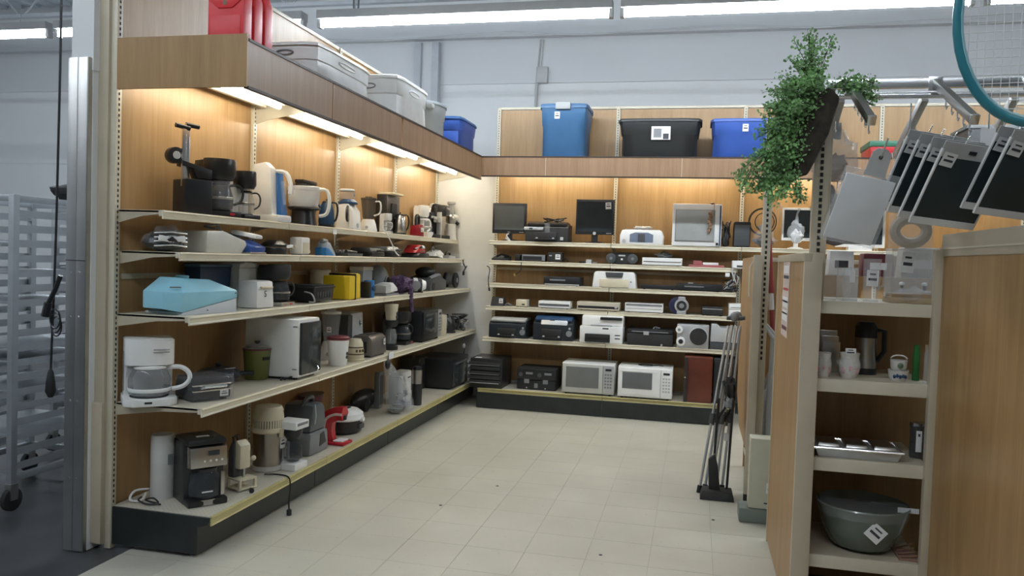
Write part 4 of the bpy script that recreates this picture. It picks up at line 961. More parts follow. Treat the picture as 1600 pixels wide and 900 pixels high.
# ------------------------------------------------------------------ left run, second shelf
r, w, d, h = place('wrapped', 'wrapped_bundle', 'black and white gadget bundle in clear wrap at the near end of the second shelf', 'kitchen appliance')
crumple(w, d, h * .9, 16, .3, 2).build('gadget', BLK, r); crumple(w * 1.05, d * 1.05, h, 12, .5, 5).build('plastic_film', WRAP, r)
for s, t in ((-1, .35), (1, -.35)): B(s * w * .22, -d * .47, h * .3, w * .36, .012, h * .24).xf(Matrix.Translation((0, 0, h * .1)) @ Matrix.Rotation(t * .4, 4, 'Y')).build('white_flap', WHT, r, bev=.003)
for z in (.25, .45, .62, .8): G().tube([(-w * .45, -d * .38, h * z), (0, -d * .52, h * (z + .06)), (w * .45, -d * .38, h * z)], .004).build('metal_strip', CHR, r)
r, w, d, h = place('wedge', 'foot_spa', 'large flat cream wedge-shaped appliance with grey cord on top', 'appliance')
G().prism([(-w * .5, 0), (w * .36, 0), (w * .5, h * .42), (w * .44, h * .62), (-w * .1, h), (-w * .5, h * .96)], 'y', -d * .48, d * .48).build('shell', mat('cream_shell', (.66, .66, .60), .35), r, bev=.01)
B(-w * .1, -d * .3, h * .95, w * .3, .01, .006).build('grip', GRY, r)
o = G().tube([(w * .0 + .035 * math.cos(a * .7), .0 + .03 * math.sin(a * .7), h + .012 + .003 * a) for a in range(10)] + [(w * .2, -.04, h * .8)], .006, 6).build('cord', GRY, r)
r, w, d, h = place('blue_iron', 'clothes_iron', 'white and blue steam iron standing on its heel', 'iron')
G().prism([(-d * .45, 0), (d * .45, 0), (d * .45, h * .4), (0, h * .62), (-d * .5, h * .3)], 'x', -w * .42, w * .42).build('water_tank', mat('iron_blue', (.04, .10, .36), .2), r, bev=.012)
G().prism([(-d * .5, h * .62), (d * .3, h * .8), (d * .3, h), (-d * .5, h * .78)], 'x', -w * .2, w * .2).build('handle', WHT, r, bev=.01)
B(0, 0, 0, w * .9, d * .98, h * .08).build('soleplate', STL, r, bev=.004); B(0, d * .35, h * .3, w * .5, d * .2, h * .55).build('rear_shell', NAVY, r, bev=.01)
for s in (-1, 1): B(s * w * .3, -d * .3, 0, .012, .012, h * .3).build('side_leg', WHT, r)
r, w, d, h = place('gadget', 'waffle_maker', 'small black sandwich press with chrome handle on the second shelf', 'kitchen appliance')
G().lathe([(w * .46, 0), (w * .5, h * .3), (w * .48, h * .42)], 0, 0, 0, 20).build('lower_plate', BLK, r); G().lathe([(w * .48, h * .46), (w * .5, h * .6), (w * .3, h * .86), (w * .1, h * .9)], 0, 0, 0, 20).build('upper_plate', BLK, r)
G().tube([(w * .1, -d * .45, h * .5), (w * .2, -d * .62, h * .55), (w * .4, -d * .6, h * .5), (w * .45, -d * .4, h * .45)], .01).build('handle', CHR, r)
r, w, d, h = place('white_box', 'bread_toaster', 'small boxy white appliance with rounded edges on the second left shelf', 'kitchen appliance')
B(0, 0, .006, w, d, h - .006).build('body', WHT, r, bev=.012); B(0, -d * .5, h * .12, w * .7, .006, h * .6).build('front_panel', OFFW, r, bev=.004); B(0, 0, 0, w * .8, d * .8, .008).build('foot', GRY, r)
G().tube([(w * .5, -d * .3, h * .1), (w * .62, -d * .4, h * .2), (w * .5, -d * .4, h * .3)], .006).build('cord_loop', WHT, r)
r, w, d, h = place('dustbuster', 'hand_vacuum', 'blue and light grey hand vacuum lying nose down on the second shelf', 'hand vacuum')
G().prism([(-w * .5, 0), (w * .5, 0), (w * .5, h * .12), (-w * .05, h * .95), (-w * .32, h)], 'y', -d * .3, d * .3).build('dust_bowl', mat('pale_blue_grey', (.36, .44, .50), .3), r, bev=.006)
G().prism([(-w * .5, 0), (w * .3, 0), (-w * .2, h * .55), (-w * .5, h * .6)], 'y', -d * .36, d * .36).build('motor_body', BLU, r, bev=.008); G().ell(-w * .2, 0, h * 1.02, .03, .03, .02).build('release_button', GRY, r)
r, w, d, h = place('long_tray', 'hair_clipper_set', 'flat dark grey tray with slim tools on the second left shelf', 'appliance')
B(0, 0, 0, w, d, h * .4, tw=1.04, td=1.04).build('tray', DGRY, r, bev=.004)
for i in range(3): G().rod((-w * .4, -d * .3 + i * .03, h * .6), (w * .4, -d * .2 + i * .03, h * .5), .012).build('tool', SILV if i else BLK, r)
for k, lb in (('grill_dark', 'black contact grill, left of the silver sandwich press'), ('waffle', 'silver-lidded sandwich press next to the red iron')):
    r, w, d, h = place(k, 'contact_grill', lb, 'kitchen appliance')
    B(0, 0, .006, w, d, h * .42).build('lower_plate', BLK, r, bev=.01); B(0, .005, h * .52, w * .98, d * .92, h * .42, tw=.9, td=.85).build('lid', DGRY if k == 'grill_dark' else SILV, r, bev=.012)
    G().tube([(-w * .2, -d * .5, h * .6), (-w * .15, -d * .62, h * .66), (w * .15, -d * .62, h * .66), (w * .2, -d * .5, h * .6)], .008).build('handle', BLK, r)
    for s in (-1, 1): B(s * w * .4, 0, 0, .02, d * .7, .008).build('foot', BLKM, r)
r, w, d, h = place('iron_red', 'clothes_iron', 'red and black appliance with white cord lying on the second shelf', 'iron')
G().prism([(-w * .5, 0), (w * .5, 0), (w * .48, h * .36), (-w * .3, h * .36), (-w * .5, h * .2)], 'y', -d * .45, d * .45).build('soleplate_body', BLK, r, bev=.01)
G().prism([(-w * .45, h * .36), (w * .45, h * .36), (w * .3, h * .8), (-w * .05, h), (-w * .3, h * .7)], 'y', -d * .32, d * .32).build('shell', RED, r, bev=.016)
G().tube([(-w * .35, -d * .2, h * .6), (0, -d * .3, h * .85), (w * .3, -d * .2, h * .75)], .014).build('handle', BLK, r); B(-w * .2, -d * .46, h * .44, w * .3, .01, h * .1).build('chrome_band', CHR, r)
G().ell(w * .15, -d * .25, h * .8, .04, .03, .02).build('white_cap', WHT, r)
r, w, d, h = place('white_cord', 'hand_mixer', 'white hand mixer with bundled white cord near the corner end of the second shelf', 'kitchen appliance')
G().prism([(-w * .5, h * .2), (w * .4, h * .1), (w * .5, h * .5), (w * .1, h * .85), (-w * .4, h * .6)], 'y', -d * .25, d * .25).build('body', WHT, r, bev=.014)
G().tube([(-w * .4, -d * .3, h * .5), (-w * .3, -d * .45, .01), (-w * .1, -d * .4, h * .3), (-w * .2, -d * .5, .0), (0, -d * .35, h * .2)], .008).build('cord', WHT, r)
G().tube([(-w * .2 + .04 * math.cos(a * .6), .0 , h * .75 + .035 * math.sin(a * .6)) for a in range(11)], .006).build('loop', GRY, r)
r, w, d, h = place('silver_iron', 'travel_iron', 'small silver and black iron at the far end of the second left shelf', 'iron')
G().prism([(-w * .5, 0), (w * .5, 0), (w * .45, h * .4), (-w * .4, h * .5)], 'y', -d * .4, d * .4).build('soleplate_body', SILV, r, bev=.008); G().tube([(-w * .3, 0, h * .45), (-w * .1, 0, h * .9), (w * .25, 0, h * .9), (w * .38, 0, h * .4)], .011).build('handle', BLK, r)
c = thing('plug_and_tag', 'black plug on a cord with white tag hanging off the second shelf end', 'power cord', (.342, 8.0, 1.40))
G().tube([(0, 0, .03), (.01, -.03, 0), (.03, .0, -.05), (.0, .03, -.09), (.03, .05, -.03)], .006).build('cord', BLK, c); B(.005, -.05, -.03, .002, .05, .04).build('tag_card', PAPER, c, smooth=False); G().rod((0, .03, -.09), (0, .03, -.13), .012).build('plug', BLK, c)

# ------------------------------------------------------------------ left run, third shelf
r, w, d, h = place('sewing', 'sewing_machine_case', 'light blue faceted plastic sewing machine case with white base wedge', 'case')
a = w / 2; b = d / 2
v = [(-a, -b * .5, .03), (-a * .72, -b, .012), (a * .92, -b, h * .40), (a, -b * .6, h * .42), (a, b * .6, h * .42), (a * .92, b, h * .4), (-a * .72, b, .03), (-a, b * .5, .03),
     (-a, -b * .5, h * .60), (-a * .72, -b, h * .58), (a * .92, -b, h * .60), (a, -b * .6, h * .58), (a, b * .6, h * .58), (a * .92, b, h * .6), (-a * .72, b, h * .58), (-a, b * .5, h * .6),
     (-a * .62, -b * .35, h * .96), (-a * .45, -b * .55, h * .93), (a * .25, -b * .55, h * .90), (a * .55, -b * .45, h * .80), (a * .55, b * .45, h * .8), (a * .25, b * .55, h * .9), (-a * .45, b * .55, h * .93), (-a * .62, b * .35, h * .96)]
f = [tuple(range(7, -1, -1)), tuple(range(16, 24))]
for j in (0, 8):
    for i in range(8): k = (i + 1) % 8; f.append((j + i, j + k, j + 8 + k, j + 8 + i))
G().add(v, f).build('cover', LBLU, r, bev=.006, ang=20)
G().prism([(-a * .72, .0), (a * .92, .0), (a * .92, h * .385), (-a * .70, .012)], 'y', -b * .97, b * .97).build('base_wedge', mat('pale_lilac_plastic', (.62, .66, .70), .35), r, bev=.003)
G().lathe([(.032, h * .92), (.034, h * .98), (.026, h * 1.0)], -a * .2, 0, 0, 20).build('top_cap', LBLU, r); B(-a * .82, -b * .82, h * .70, .05, .004, .006, rz=-.5).build('latch', GRY, r)
for x, z in ((a * .86, h * .53), (0, h * .1)): G().disc(x, -b * 1.0, z, .004, -.004, n=8).build('screw', GRY, r)
r, w, d, h = place('navy', 'plastic_bin', 'dark navy plastic box behind the light blue case', 'box')
B(0, 0, 0, w * .9, d * .85, h * .92, tw=1.1, td=1.15).build('bin_body', NAVY, r, bev=.008); B(0, 0, h * .92, w * 1.02, d * 1.02, h * .07).build('bin_lid', mat('steel_blue', (.08, .16, .24), .35), r, bev=.005)
r, w, d, h = place('white_mach', 'bread_machine', 'white rounded boxy appliance rising behind the light blue case', 'kitchen appliance')
B(0, 0, h * .25, w * .98, d * .95, h * .62).build('body', WHT, r, bev=.012); B(0, .02, 0, w * .8, d * .7, h * .26).build('base', OFFW, r, bev=.006)
G().prism([(-w * .47, h * .86), (w * .47, h * .86), (w * .3, h * .97), (-w * .2, h), (-w * .44, h * .95)], 'y', -d * .45, d * .45).build('lid', WHT, r, bev=.008)
cord([(w * .1, -d * .4, h * .2), (w * .2, -d * .45, .01), (w * .3, -d * .4, .03), (w * .2, -d * .42, h * .2)], .005, LGRY, 'cord', r, 3)
r, w, d, h = place('white_s', 'can_opener', 'small upright white appliance with a black S-shaped mark', 'kitchen appliance')
B(0, 0, 0, w * .96, d * .9, h, tw=.92, td=.9).build('body', WHT, r, bev=.018); B(0, -d * .42, h * .72, w * .62, .03, h * .08).build('lever', OFFW, r, bev=.005)
text('S', .05, INK, r, (-w * .05, -d * .455, h * .42), (PI / 2, 0, 0))
coffee_maker('coffee3', 'black and steel coffee maker beside the white S-marked appliance', BLK, BLKM, STL)
r, w, d, h = place('fryer', 'deep_fryer', 'low wide black deep fryer in front of a white pot on the third shelf', 'kitchen appliance')
B(0, 0, .01, w * .9, d * .88, h * .74, tw=1.08, td=1.08).build('body', BLK, r, bev=.014); B(0, 0, h * .80, w, d, h * .08).build('rim', BLKM, r, bev=.004); B(0, 0, h * .88, w * .94, d * .94, h * .1).build('lid', GLSD, r, bev=.005)
for i in range(6): B(-w * .3 + i * w * .12, -d * .455, h * .3, .012, .006, h * .3).build('vent_rib', DGRY, r)
cord([(-w * .5, -d * .2, h * .6), (-w * .56, -d * .45, h * .5), (-w * .5, -d * .5, h * .1), (-w * .6, -d * .4, .01)], .005, LGRY, 'power_cord', r, 3)
r, w, d, h = place('white_pot', 'cooking_pot', 'wide white rimmed pot standing behind the black deep fryer', 'pot')
G().lathe([(w * .44, 0), (w * .47, h * .1), (w * .49, h * .86), (w * .52, h * .9), (w * .52, h * .97), (w * .46, h)], 0, 0, 0, 26, 1, d / w).build('pot_body', mat('eggshell', (.60, .58, .50), .3), r); G().lathe([(w * .5, h * .97), (w * .3, h * 1.0)], 0, 0, 0, 26, 1, d / w).build('pot_lid', WHT, r)
r, w, d, h = place('yellow', 'tool_case', 'bright yellow plastic case with a black strap round it', 'case')
B(-w * .2, 0, .004, w * .5, d, h * .9, tw=.96).build('case_half', YEL, r, bev=.01); B(w * .26, -.003, .004, w * .42, d * 1.0, h * .98, tw=.9).build('case_half', YEL, r, bev=.016)
B(w * .035, -.002, 0, .012, d * 1.02, h).build('strap', BLK, r, bev=.003); B(w * .52, -d * .05, h * .35, .03, d * .5, h * .4).build('carry_handle', YEL, r, bev=.008); sticker(r, w * .53, -d * .42, h * .5, .03, .05)
r, w, d, h = place('white_cont', 'food_container', 'pale blue-white lidded container behind the yellow case', 'container')
B(0, 0, 0, w * .9, d * .9, h * .86, tw=1.06, td=1.06).build('tub', mat('ice_plastic', (.60, .66, .72), .25), r, bev=.01); B(0, 0, h * .86, w, d, h * .14).build('lid', WHT, r, bev=.005)
r, w, d, h = place('bluecup', 'travel_mug_holder', 'round blue plastic base with dark opening between yellow case and white hand vacuum', 'appliance')
G().lathe([(w * .48, 0), (w * .5, h * .5), (w * .48, h * .98), (w * .3, h), (w * .28, h * .8)], 0, 0, 0, 22).build('body', BLU, r)
G().disc(0, -d * .50, h * .55, w * .28, .02).build('opening', NAVY, r); B(-w * .7, .0, 0, w * .5, d * .8, h * .92).build('rear_part', BLK, r, bev=.01)
r, w, d, h = place('humidifier', 'humidifier', 'grey ball-shaped humidifier with round opening', 'appliance')
G().ell(0, 0, h * .5, w * .48, d * .48, h * .5).build('shell', mat('dove_grey', (.28, .31, .33), .4), r); G().disc(0, -d * .48, h * .42, w * .26, .03).build('nozzle_ring', GRY, r, bev=.006); G().disc(0, -d * .485, h * .42, w * .19, .012).build('nozzle_opening', BLKM, r)
B(0, 0, 0, w * .5, d * .5, h * .06).build('foot', GRY, r)
r, w, d, h = place('handvac', 'hand_vacuum', 'white hand vacuum with grey dust bowl at the third shelf edge', 'hand vacuum')
G().prism([(-w * .1, h * .22), (w * .5, h * .3), (w * .42, h * .6), (w * .1, h), (-w * .15, h * .95)], 'y', -d * .35, d * .35).build('motor_body', WHT, r, bev=.014); G().prism([(-w * .5, h * .2), (-w * .12, h * .2), (-w * .12, h * .9), (-w * .48, h * .8)], 'y', -d * .38, d * .38).build('dust_bowl', LGRY, r, bev=.008)
B(0, 0, 0, w * .95, d * .8, h * .16).build('charging_base', GRY, r, bev=.006)
r, w, d, h = place('scarf', 'scarf_bundle', 'bundled dark purple and white patterned fabric hanging over the shelf edge', 'fabric')
crumple(w, d, h, 18, .55, 9).build('fabric_heap', PURP, r, ang=60)
G().tube([(0, -d * .42, h * .5), (.0, -d * .54, h * .3), (.0, -d * .56, -.03), (.02, -d * .57, -.09), (.03, -d * .57, -.15)], [.03, .025, .02, .018, .014], 8).build('fabric_tail', PURP, r)
r, w, d, h = place('stripeball', 'heater_fan', 'black and white striped round appliance beside the purple fabric', 'appliance', None, -60)
for i in range(5):
    t0 = -w * .5 + i * w * .2; G().disc(t0, 0, h * .5, (h * .5) * math.sqrt(max(.25, 1 - ((i - 2.4) / 2.9) ** 2)), w * .2, 'x', 20, (h * .5) * math.sqrt(max(.25, 1 - ((i - 1.6) / 2.9) ** 2))).build('ring', WHT if i % 2 == 0 else BLK, r)
G().disc(0, -d * .45, h * .5, h * .3, .03).build('face', GRY, r); B(0, 0, 0, w * .7, d * .4, .01).build('foot', BLK, r)
r, w, d, h = place('appliance', 'vacuum_cleaner', 'long grey and black vacuum head lying on the third shelf', 'vacuum cleaner')
G().prism([(-w * .5, 0), (w * .5, 0), (w * .5, h * .4), (w * .1, h * .62), (-w * .3, h * .5), (-w * .5, h * .2)], 'y', -d * .45, d * .45).build('floor_head', DGRY, r, bev=.014)
G().ell(-w * .05, 0, h * .75, w * .2, d * .35, h * .24).build('motor_hood', BLK, r); G().tube([(-w * .3, -d * .3, h * .5), (0, -d * .35, h * .62), (w * .3, -d * .3, h * .6), (w * .45, 0, h * .5)], .02).build('hose', GRY, r); G().disc(-w * .3, -d * .46, h * .18, h * .16, .02).build('wheel', BLKM, r)
r, w, d, h = place('wheel', 'cable_reel', 'round black reel-like appliance against the white corner panel', 'appliance')
G().disc(0, -d * .3, h * .5, h * .5, .03).build('flange', BLK, r, bev=.006); G().disc(0, d * .2, h * .5, h * .5, .03).build('flange', BLK, r, bev=.006); G().disc(0, -d * .3, h * .5, h * .3, d * .5).build('drum', GRY, r); G().disc(0, -d * .32, h * .5, h * .16, .02).build('hub', LGRY, r)

# ------------------------------------------------------------------ left run, fourth shelf
r, w, d, h = place('coffeemaker', 'coffee_maker', 'large white drip coffee maker with glass carafe at the near end of the fourth shelf', 'coffee maker')
g = G(); pr = [(-w * .46, d * .48), (w * .46, d * .48), (w * .46, -d * .1)] + [(w * .46 * math.cos(a * PI / 10), -d * .12 - d * .2 * math.sin(a * PI / 10)) for a in range(0, 11)] + [(-w * .46, -d * .1)]
G().prism(pr, 'z', h * .60, h * .985).build('head', WHT, r, bev=.004)
G().prism([(x * .96, y * .98) for x, y in pr], 'z', h * .985, h).build('lid', WHT, r, bev=.002)
B(0, d * .30, 0, w * .92, d * .36, h * .62).build('water_tank', WHT, r, bev=.008)
G().prism([(-w * .5, d * .48), (w * .5, d * .48), (w * .5, -d * .36), (w * .34, -d * .5), (-w * .34, -d * .5), (-w * .5, -d * .36)], 'z', 0, h * .115).build('base', WHT, r, bev=.006)
G().lathe([(w * .36, h * .115), (w * .37, h * .125)], 0, -d * .10, 0, 24).build('hot_plate', BLKM, r)
c = G().lathe([(w * .33, h * .13), (w * .39, h * .17), (w * .40, h * .38), (w * .34, h * .5), (w * .30, h * .55)], 0, -d * .12, 0, 28).build('carafe', mat('grey_glass', (.30, .31, .32), .06, alpha=.5), r)
G().lathe([(w * .31, h * .55), (w * .31, h * .58), (w * .2, h * .60)], 0, -d * .12, 0, 24).build('carafe_lid', WHT, c)
G().lathe([(w * .398, h * .2), (w * .408, h * .21), (w * .408, h * .25), (w * .40, h * .26)], 0, -d * .12, 0, 28, cap=False).build('carafe_band', WHT, c)
cord([(w * .30, -d * .12, h * .55), (w * .56, -d * .2, h * .56), (w * .72, -d * .24, h * .48), (w * .74, -d * .24, h * .36), (w * .62, -d * .22, h * .26), (w * .42, -d * .18, h * .22)], w * .05, WHT, 'carafe_handle', c, 4)
for i in range(2): B(w * .2, -d * .318, h * (.80 + i * .04), w * .3, .004, .003).build('vent', GRY, r)
B(-w * .466, 0, h * .2, .004, .012, h * .6).build('level_gauge', GRY, r); B(-w * .05, -d * .5, h * .045, w * .14, .004, h * .03).build('switch', BLK, r)
r, w, d, h = place('grill4', 'contact_grill', 'black and chrome contact grill wrapped in clear film, beside the white coffee maker', 'kitchen appliance')
B(0, 0, .012, w * .96, d, h * .38).build('lower_plate', BLK, r, bev=.008); B(0, .0, h * .48, w, d, h * .46, tw=.94, td=.9).build('upper_plate', BLK, r, bev=.012)
for z in (.40, .62): B(0, -d * .49, h * z, w * 1.0, .014, h * .06).build('chrome_strip', CHR, r, bev=.003)
G().tube([(-w * .3, -d * .5, h * .55), (-w * .28, -d * .66, h * .6), (w * .28, -d * .66, h * .6), (w * .3, -d * .5, h * .55)], .008).build('handle', CHR, r); sticker(r, w * .3, -d * .52, h * .28, .045, .03)
B(0, -d * .1, h * .02, w * 1.04, d * 1.1, h * .98).build('plastic_film', WRAP, r, bev=.02)
for s in (-1, 1): B(s * w * .4, 0, 0, .02, d * .7, .014).build('foot', BLKM, r)
r, w, d, h = place('lid4', 'electric_skillet', 'black electric skillet with a domed lid and white label, behind the wrapped grill', 'kitchen appliance')
G().lathe([(w * .40, .012), (w * .50, h * .4), (w * .52, h * .44)], 0, 0, 0, 26, 1, .85).build('pan', BLK, r); G().lathe([(w * .52, h * .45), (w * .5, h * .55), (w * .4, h * .72), (w * .12, h * .84)], 0, 0, 0, 26, 1, .85).build('lid', GLSD, r)
G().lathe([(.012, h * .84), (.022, h * .95), (.018, h)], 0, 0, 0, 14).build('lid_knob', BLK, r); sticker(r, w * .1, -d * .3, h * .78, .06, .022, 'z'); G().tube([(w * .48, -.03, h * .42), (w * .74, -.06, h * .40)], .014).build('handle', BLK, r)
G().lathe([(w * .2, 0), (w * .22, .014)], 0, 0, 0, 18).build('foot', BLKM, r)
r, w, d, h = place('crock', 'slow_cooker', 'olive green slow cooker with glass lid and dark badge', 'slow cooker')
m = w; G().lathe([(m * .40, 0), (m * .46, h * .05), (m * .52, h * .74), (m * .54, h * .77), (m * .54, h * .8), (m * .50, h * .81)], 0, 0, 0, 30).build('body', GREEN, r)
G().lathe([(m * .545, h * .765), (m * .55, h * .79), (m * .54, h * .81)], 0, 0, 0, 30, cap=False).build('rim_band', MAROON, r)
G().lathe([(m * .50, h * .81), (m * .40, h * .88), (m * .15, h * .92)], 0, 0, 0, 26).build('lid', GLS, r); G().lathe([(.008, h * .92), (.018, h * .96), (.016, h)], 0, 0, 0, 14).build('lid_knob', GLSD, r)
B(m * .02, -m * .50, h * .52, .045, .008, .018).build('badge', BLK, r)
c = cord([(.30, 4.36, .72), (.36, 4.3, .716), (.40, 4.22, .718), (.43, 4.26, .73), (.41, 4.33, .717), (.36, 4.28, .72), (.39, 4.2, .716)], .005, BLK, 'coiled_cord'); tag(c, 'black power cord coiled on the shelf beside the olive slow cooker', 'power cord')
r, w, d, h = place('oven4', 'countertop_oven', 'tall white countertop oven with dark glass front facing the aisle', 'oven')
B(0, .005, .012, w, d * .98, h - .012).build('housing', WHT, r, bev=.014)
do = B(0, -d * .49, .03, w * .94, .02, h - .05).build('door', DARKGL, r, bev=.006)
for i in range(2): B(0, -d * .502, h * (.35 + i * .28), w * .85, .004, .006).build('shelf_line', GRY, do)
G().tube([(w * .32, -d * .505, h * .10), (w * .32, -d * .53, h * .13), (w * .32, -d * .505, h * .17)], .006).build('handle', CHR, do)
for s in (-1, 1):
    for z in (.17, .87): B(-w * .5, -d * .40, h * z, .003, d * .08, .005).build('side_mark', GRY, r)
for s in (-1, 1): B(s * w * .4, 0, 0, .025, d * .8, .014).build('foot', BLKM, r)
B(-w * .501, d * .38, h * .14, .004, .03, .03).build('cable_socket', BLK, r)
blender('blender', 'white food processor with tall cylindrical clear jar behind a white tub', WHT, GLS, mat('milk_lid', (.7, .72, .72), .3), True, handle=False)
r, w, d, h = place('bucket', 'ice_cream_maker', 'white round tub appliance with maroon lid rim', 'kitchen appliance')
G().lathe([(w * .36, 0), (w * .40, h * .06), (w * .48, h * .86), (w * .48, h * .88)], 0, 0, 0, 24).build('tub', WHT, r); G().lathe([(w * .5, h * .87), (w * .5, h * .96), (w * .4, h)], 0, 0, 0, 24).build('lid', MAROON, r)
for z in (.3, .42): G().disc(0, -w * .445, h * z, .012, .008, n=12).build('button', INK, r)
r, w, d, h = place('shredder', 'paper_shredder', 'white and dark grey shredder at the back of the fourth shelf', 'appliance')
B(w * .1, 0, 0, w * .8, d, h, tw=.92, td=.9).build('body', mat('cool_white', (.60, .62, .64), .35), r, bev=.012); B(-w * .36, -.004, 0, w * .26, d * .96, h * .96).build('side_panel', DGRY, r, bev=.006); sticker(r, w * .28, -d * .5, h * .72, .03, .05)
r, w, d, h = place('jar', 'ceramic_jar', 'cream ceramic warmer with brown patterned bands', 'jar')
G().lathe([(w * .44, h * .12), (w * .48, h * .2), (w * .40, h * .82), (w * .34, h * .9), (w * .30, h)], 0, 0, 0, 24).build('body', mat('cream_ceramic', (.68, .62, .44), .25), r)
for z in (.3, .6): G().lathe([(w * (.478 - .11 * (z - .2)), h * z), (w * (.485 - .12 * (z - .2)), h * (z + .03)), (w * (.47 - .13 * (z - .2)), h * (z + .06))], 0, 0, 0, 24, cap=False).build('pattern_band', mat('brown_glaze', (.10, .07, .03), .3), r)
for i in range(6): a = -PI / 2 + (i - 2.5) * .4; B(w * .455 * math.cos(a), w * .455 * math.sin(a), h * .42, .014, .006, h * .12, rz=a + PI / 2).build('pattern_block', MATS['brown_glaze'], r)
G().lathe([(w * .5, 0), (w * .52, h * .1), (w * .4, h * .14)], 0, 0, 0, 24).build('saucer', MATS['cream_ceramic'], r)
r, w, d, h = place('toaster', 'toaster', 'brushed bronze-grey two slot toaster at the front of the fourth shelf', 'toaster')
G().prism([(-d * .5, .01), (d * .5, .01), (d * .46, h * .8), (d * .3, h * .97), (-d * .3, h * .97), (-d * .46, h * .8)], 'x', -w * .5, w * .5).build('shell', mat('bronze_grey', (.20, .185, .175), .3, .6), r, bev=.018)
for s in (-1, 1): B(0, s * d * .15, h * .965, w * .7, d * .12, h * .02).build('bread_slot', BLKM, r)
B(w * .5, 0, h * .4, .012, .02, h * .1).build('lever', BLK, r); B(-w * .5, 0, h * .2, .012, d * .5, h * .5).build('end_panel', BLK, r, bev=.004); sticker(r, w * .32, -d * .5, h * .6, .035, .045); B(0, 0, 0, w * .9, d * .8, .014).build('foot', BLK, r)
r, w, d, h = place('grinder4', 'coffee_maker', 'small white cup-topped coffee maker with black base, right of the toaster', 'coffee maker')
G().lathe([(w * .5, 0), (w * .5, h * .08), (w * .3, h * .12)], 0, 0, 0, 20).build('base', BLK, r); G().lathe([(w * .36, h * .14), (w * .42, h * .3), (w * .3, h * .46)], 0, 0, 0, 20).build('carafe', GLS, r); B(0, w * .3, h * .05, w * .5, w * .35, h * .62).build('column', BLK, r, bev=.008)
G().lathe([(w * .34, h * .5), (w * .5, h * .58), (w * .5, h * .64)], 0, 0, 0, 20).build('head', BLK, r); G().lathe([(w * .34, h * .65), (w * .46, h * .97), (w * .46, h)], 0, 0, 0, 22).build('cup', OFFW, r)
for z in (.72, .8): G().ell(0, -w * .41, h * z, .012, .008, .014).build('printed_dot', INK, r)
coffee_maker('coffee4', 'black coffee maker in front of the black microwave on the fourth shelf', BLK)
microwave('microwave4', 'black microwave oven near the corner on the fourth left shelf', BLK, BLK, DARKGL)
r, w, d, h = place('bagwrap', 'wrapped_box', 'pale appliance in a clear plastic bag right of the black microwave', 'kitchen appliance')
B(-w * .1, 0, 0, w * .7, d * .85, h * .85).build('appliance_body', OFFW, r, bev=.014); crumple(w * 1.0, d * .98, h, 14, .3, 11).build('plastic_film', WRAP, r)
kettle('kettle4', 'black kettle near the far end of the fourth left shelf', BLK)
r, w, d, h = place('cords4', 'cord_heap', 'heap of tangled cords and plugs at the corner end of the fourth shelf', 'power cords')
for i in range(7):
    random.seed(40 + i); pts = [(random.uniform(-.5, .5) * w, random.uniform(-.5, .4) * d, random.uniform(.03, 1) * h) for _ in range(6)]; cord(pts, .006, (BLK, WHT, STL, BLK, DGRY, LGRY, BLK)[i], 'cord', r)
crumple(w * .6, d * .6, h * .5, 12, .4, 8).build('plug_bundle', DGRY, r)
c = thing('hanging_tag', 'black plug with white tag hanging below the fourth shelf edge over the bagged steam mop', 'price tag', (.495, 5.64, .69))
B(.006, .0, -.01, .003, .09, .05).build('tag_card', PAPER, c, smooth=False); G().ell(.0, -.05, -.05, .02, .02, .035).build('plug', BLK, c); G().rod((0, -.03, .04), (0, -.05, -.03), .004).build('cord', BLK, c)
c = thing('hanging_tag', 'black looped cord with pale clip hanging at the corner end of the fourth shelf', 'power cord', (.46, 7.72, .60))
G().tube([(0, 0, .07), (0, -.03, .0), (0, .03, -.06), (.0, .0, -.12)], .006).build('cord', BLK, c); G().ell(0, -.01, -.03, .02, .02, .03).build('clip', LGRY, c)

# ------------------------------------------------------------------ left run, base deck
r, w, d, h = place('cylinder', 'paper_towel_canister', 'tall plain white cylinder at the near end of the bottom deck', 'canister')
G().lathe([(w * .48, 0), (w * .5, .01), (w * .5, h * .96), (w * .46, h), (w * .2, h * .99)], 0, 0, 0, 28).build('canister_body', mat('soft_white', (.60, .60, .57), .45), r); B(w * .3, -w * .42, h * .55, .03, .004, .05, rz=.6).build('printing', GRY, r)
c = cord([(.06, 3.44, .215), (.09, 3.38, .22), (.15, 3.36, .212), (.2, 3.38, .214), (.16, 3.40, .23), (.1, 3.42, .21), (.22, 3.37, .214)], .0045, BLK, 'coiled_cord'); tag(c, 'thin black cord coiled beside the white cylinder on the bottom deck', 'power cord')
c = cord([(.07, 3.5, .24), (.04, 3.42, .25), (.05, 3.37, .22), (.09, 3.40, .212), (.07, 3.46, .23)], .006, WHT, 'coiled_cord'); tag(c, 'thick white cord looped behind the white cylinder', 'power cord')
r, w, d, h = place('coffeeb', 'coffee_maker', 'large black coffee maker with stainless control panel on the bottom deck', 'coffee maker')
B(0, d * .14, 0, w * .98, d * .7, h * .93).build('body', BLK, r, bev=.01); B(0, d * .02, h * .90, w * .96, d * .9, h * .09, tw=.95, td=.95).build('lid', BLK, r, bev=.012)
p = G().prism([(-d * .5, h * .58), (-d * .2, h * .55), (-d * .2, h * .90), (-d * .46, h * .88)], 'x', -w * .44, w * .46).build('control_panel', STL, r, bev=.01)
B(w * .12, -d * .50, h * .76, w * .26, .006, h * .07).build('display', DARKGL, p)
for i in range(4): G().disc(-w * .1 + i * w * .14, -d * .50, h * .68, .006, .004, n=10).build('button', CHR, p)
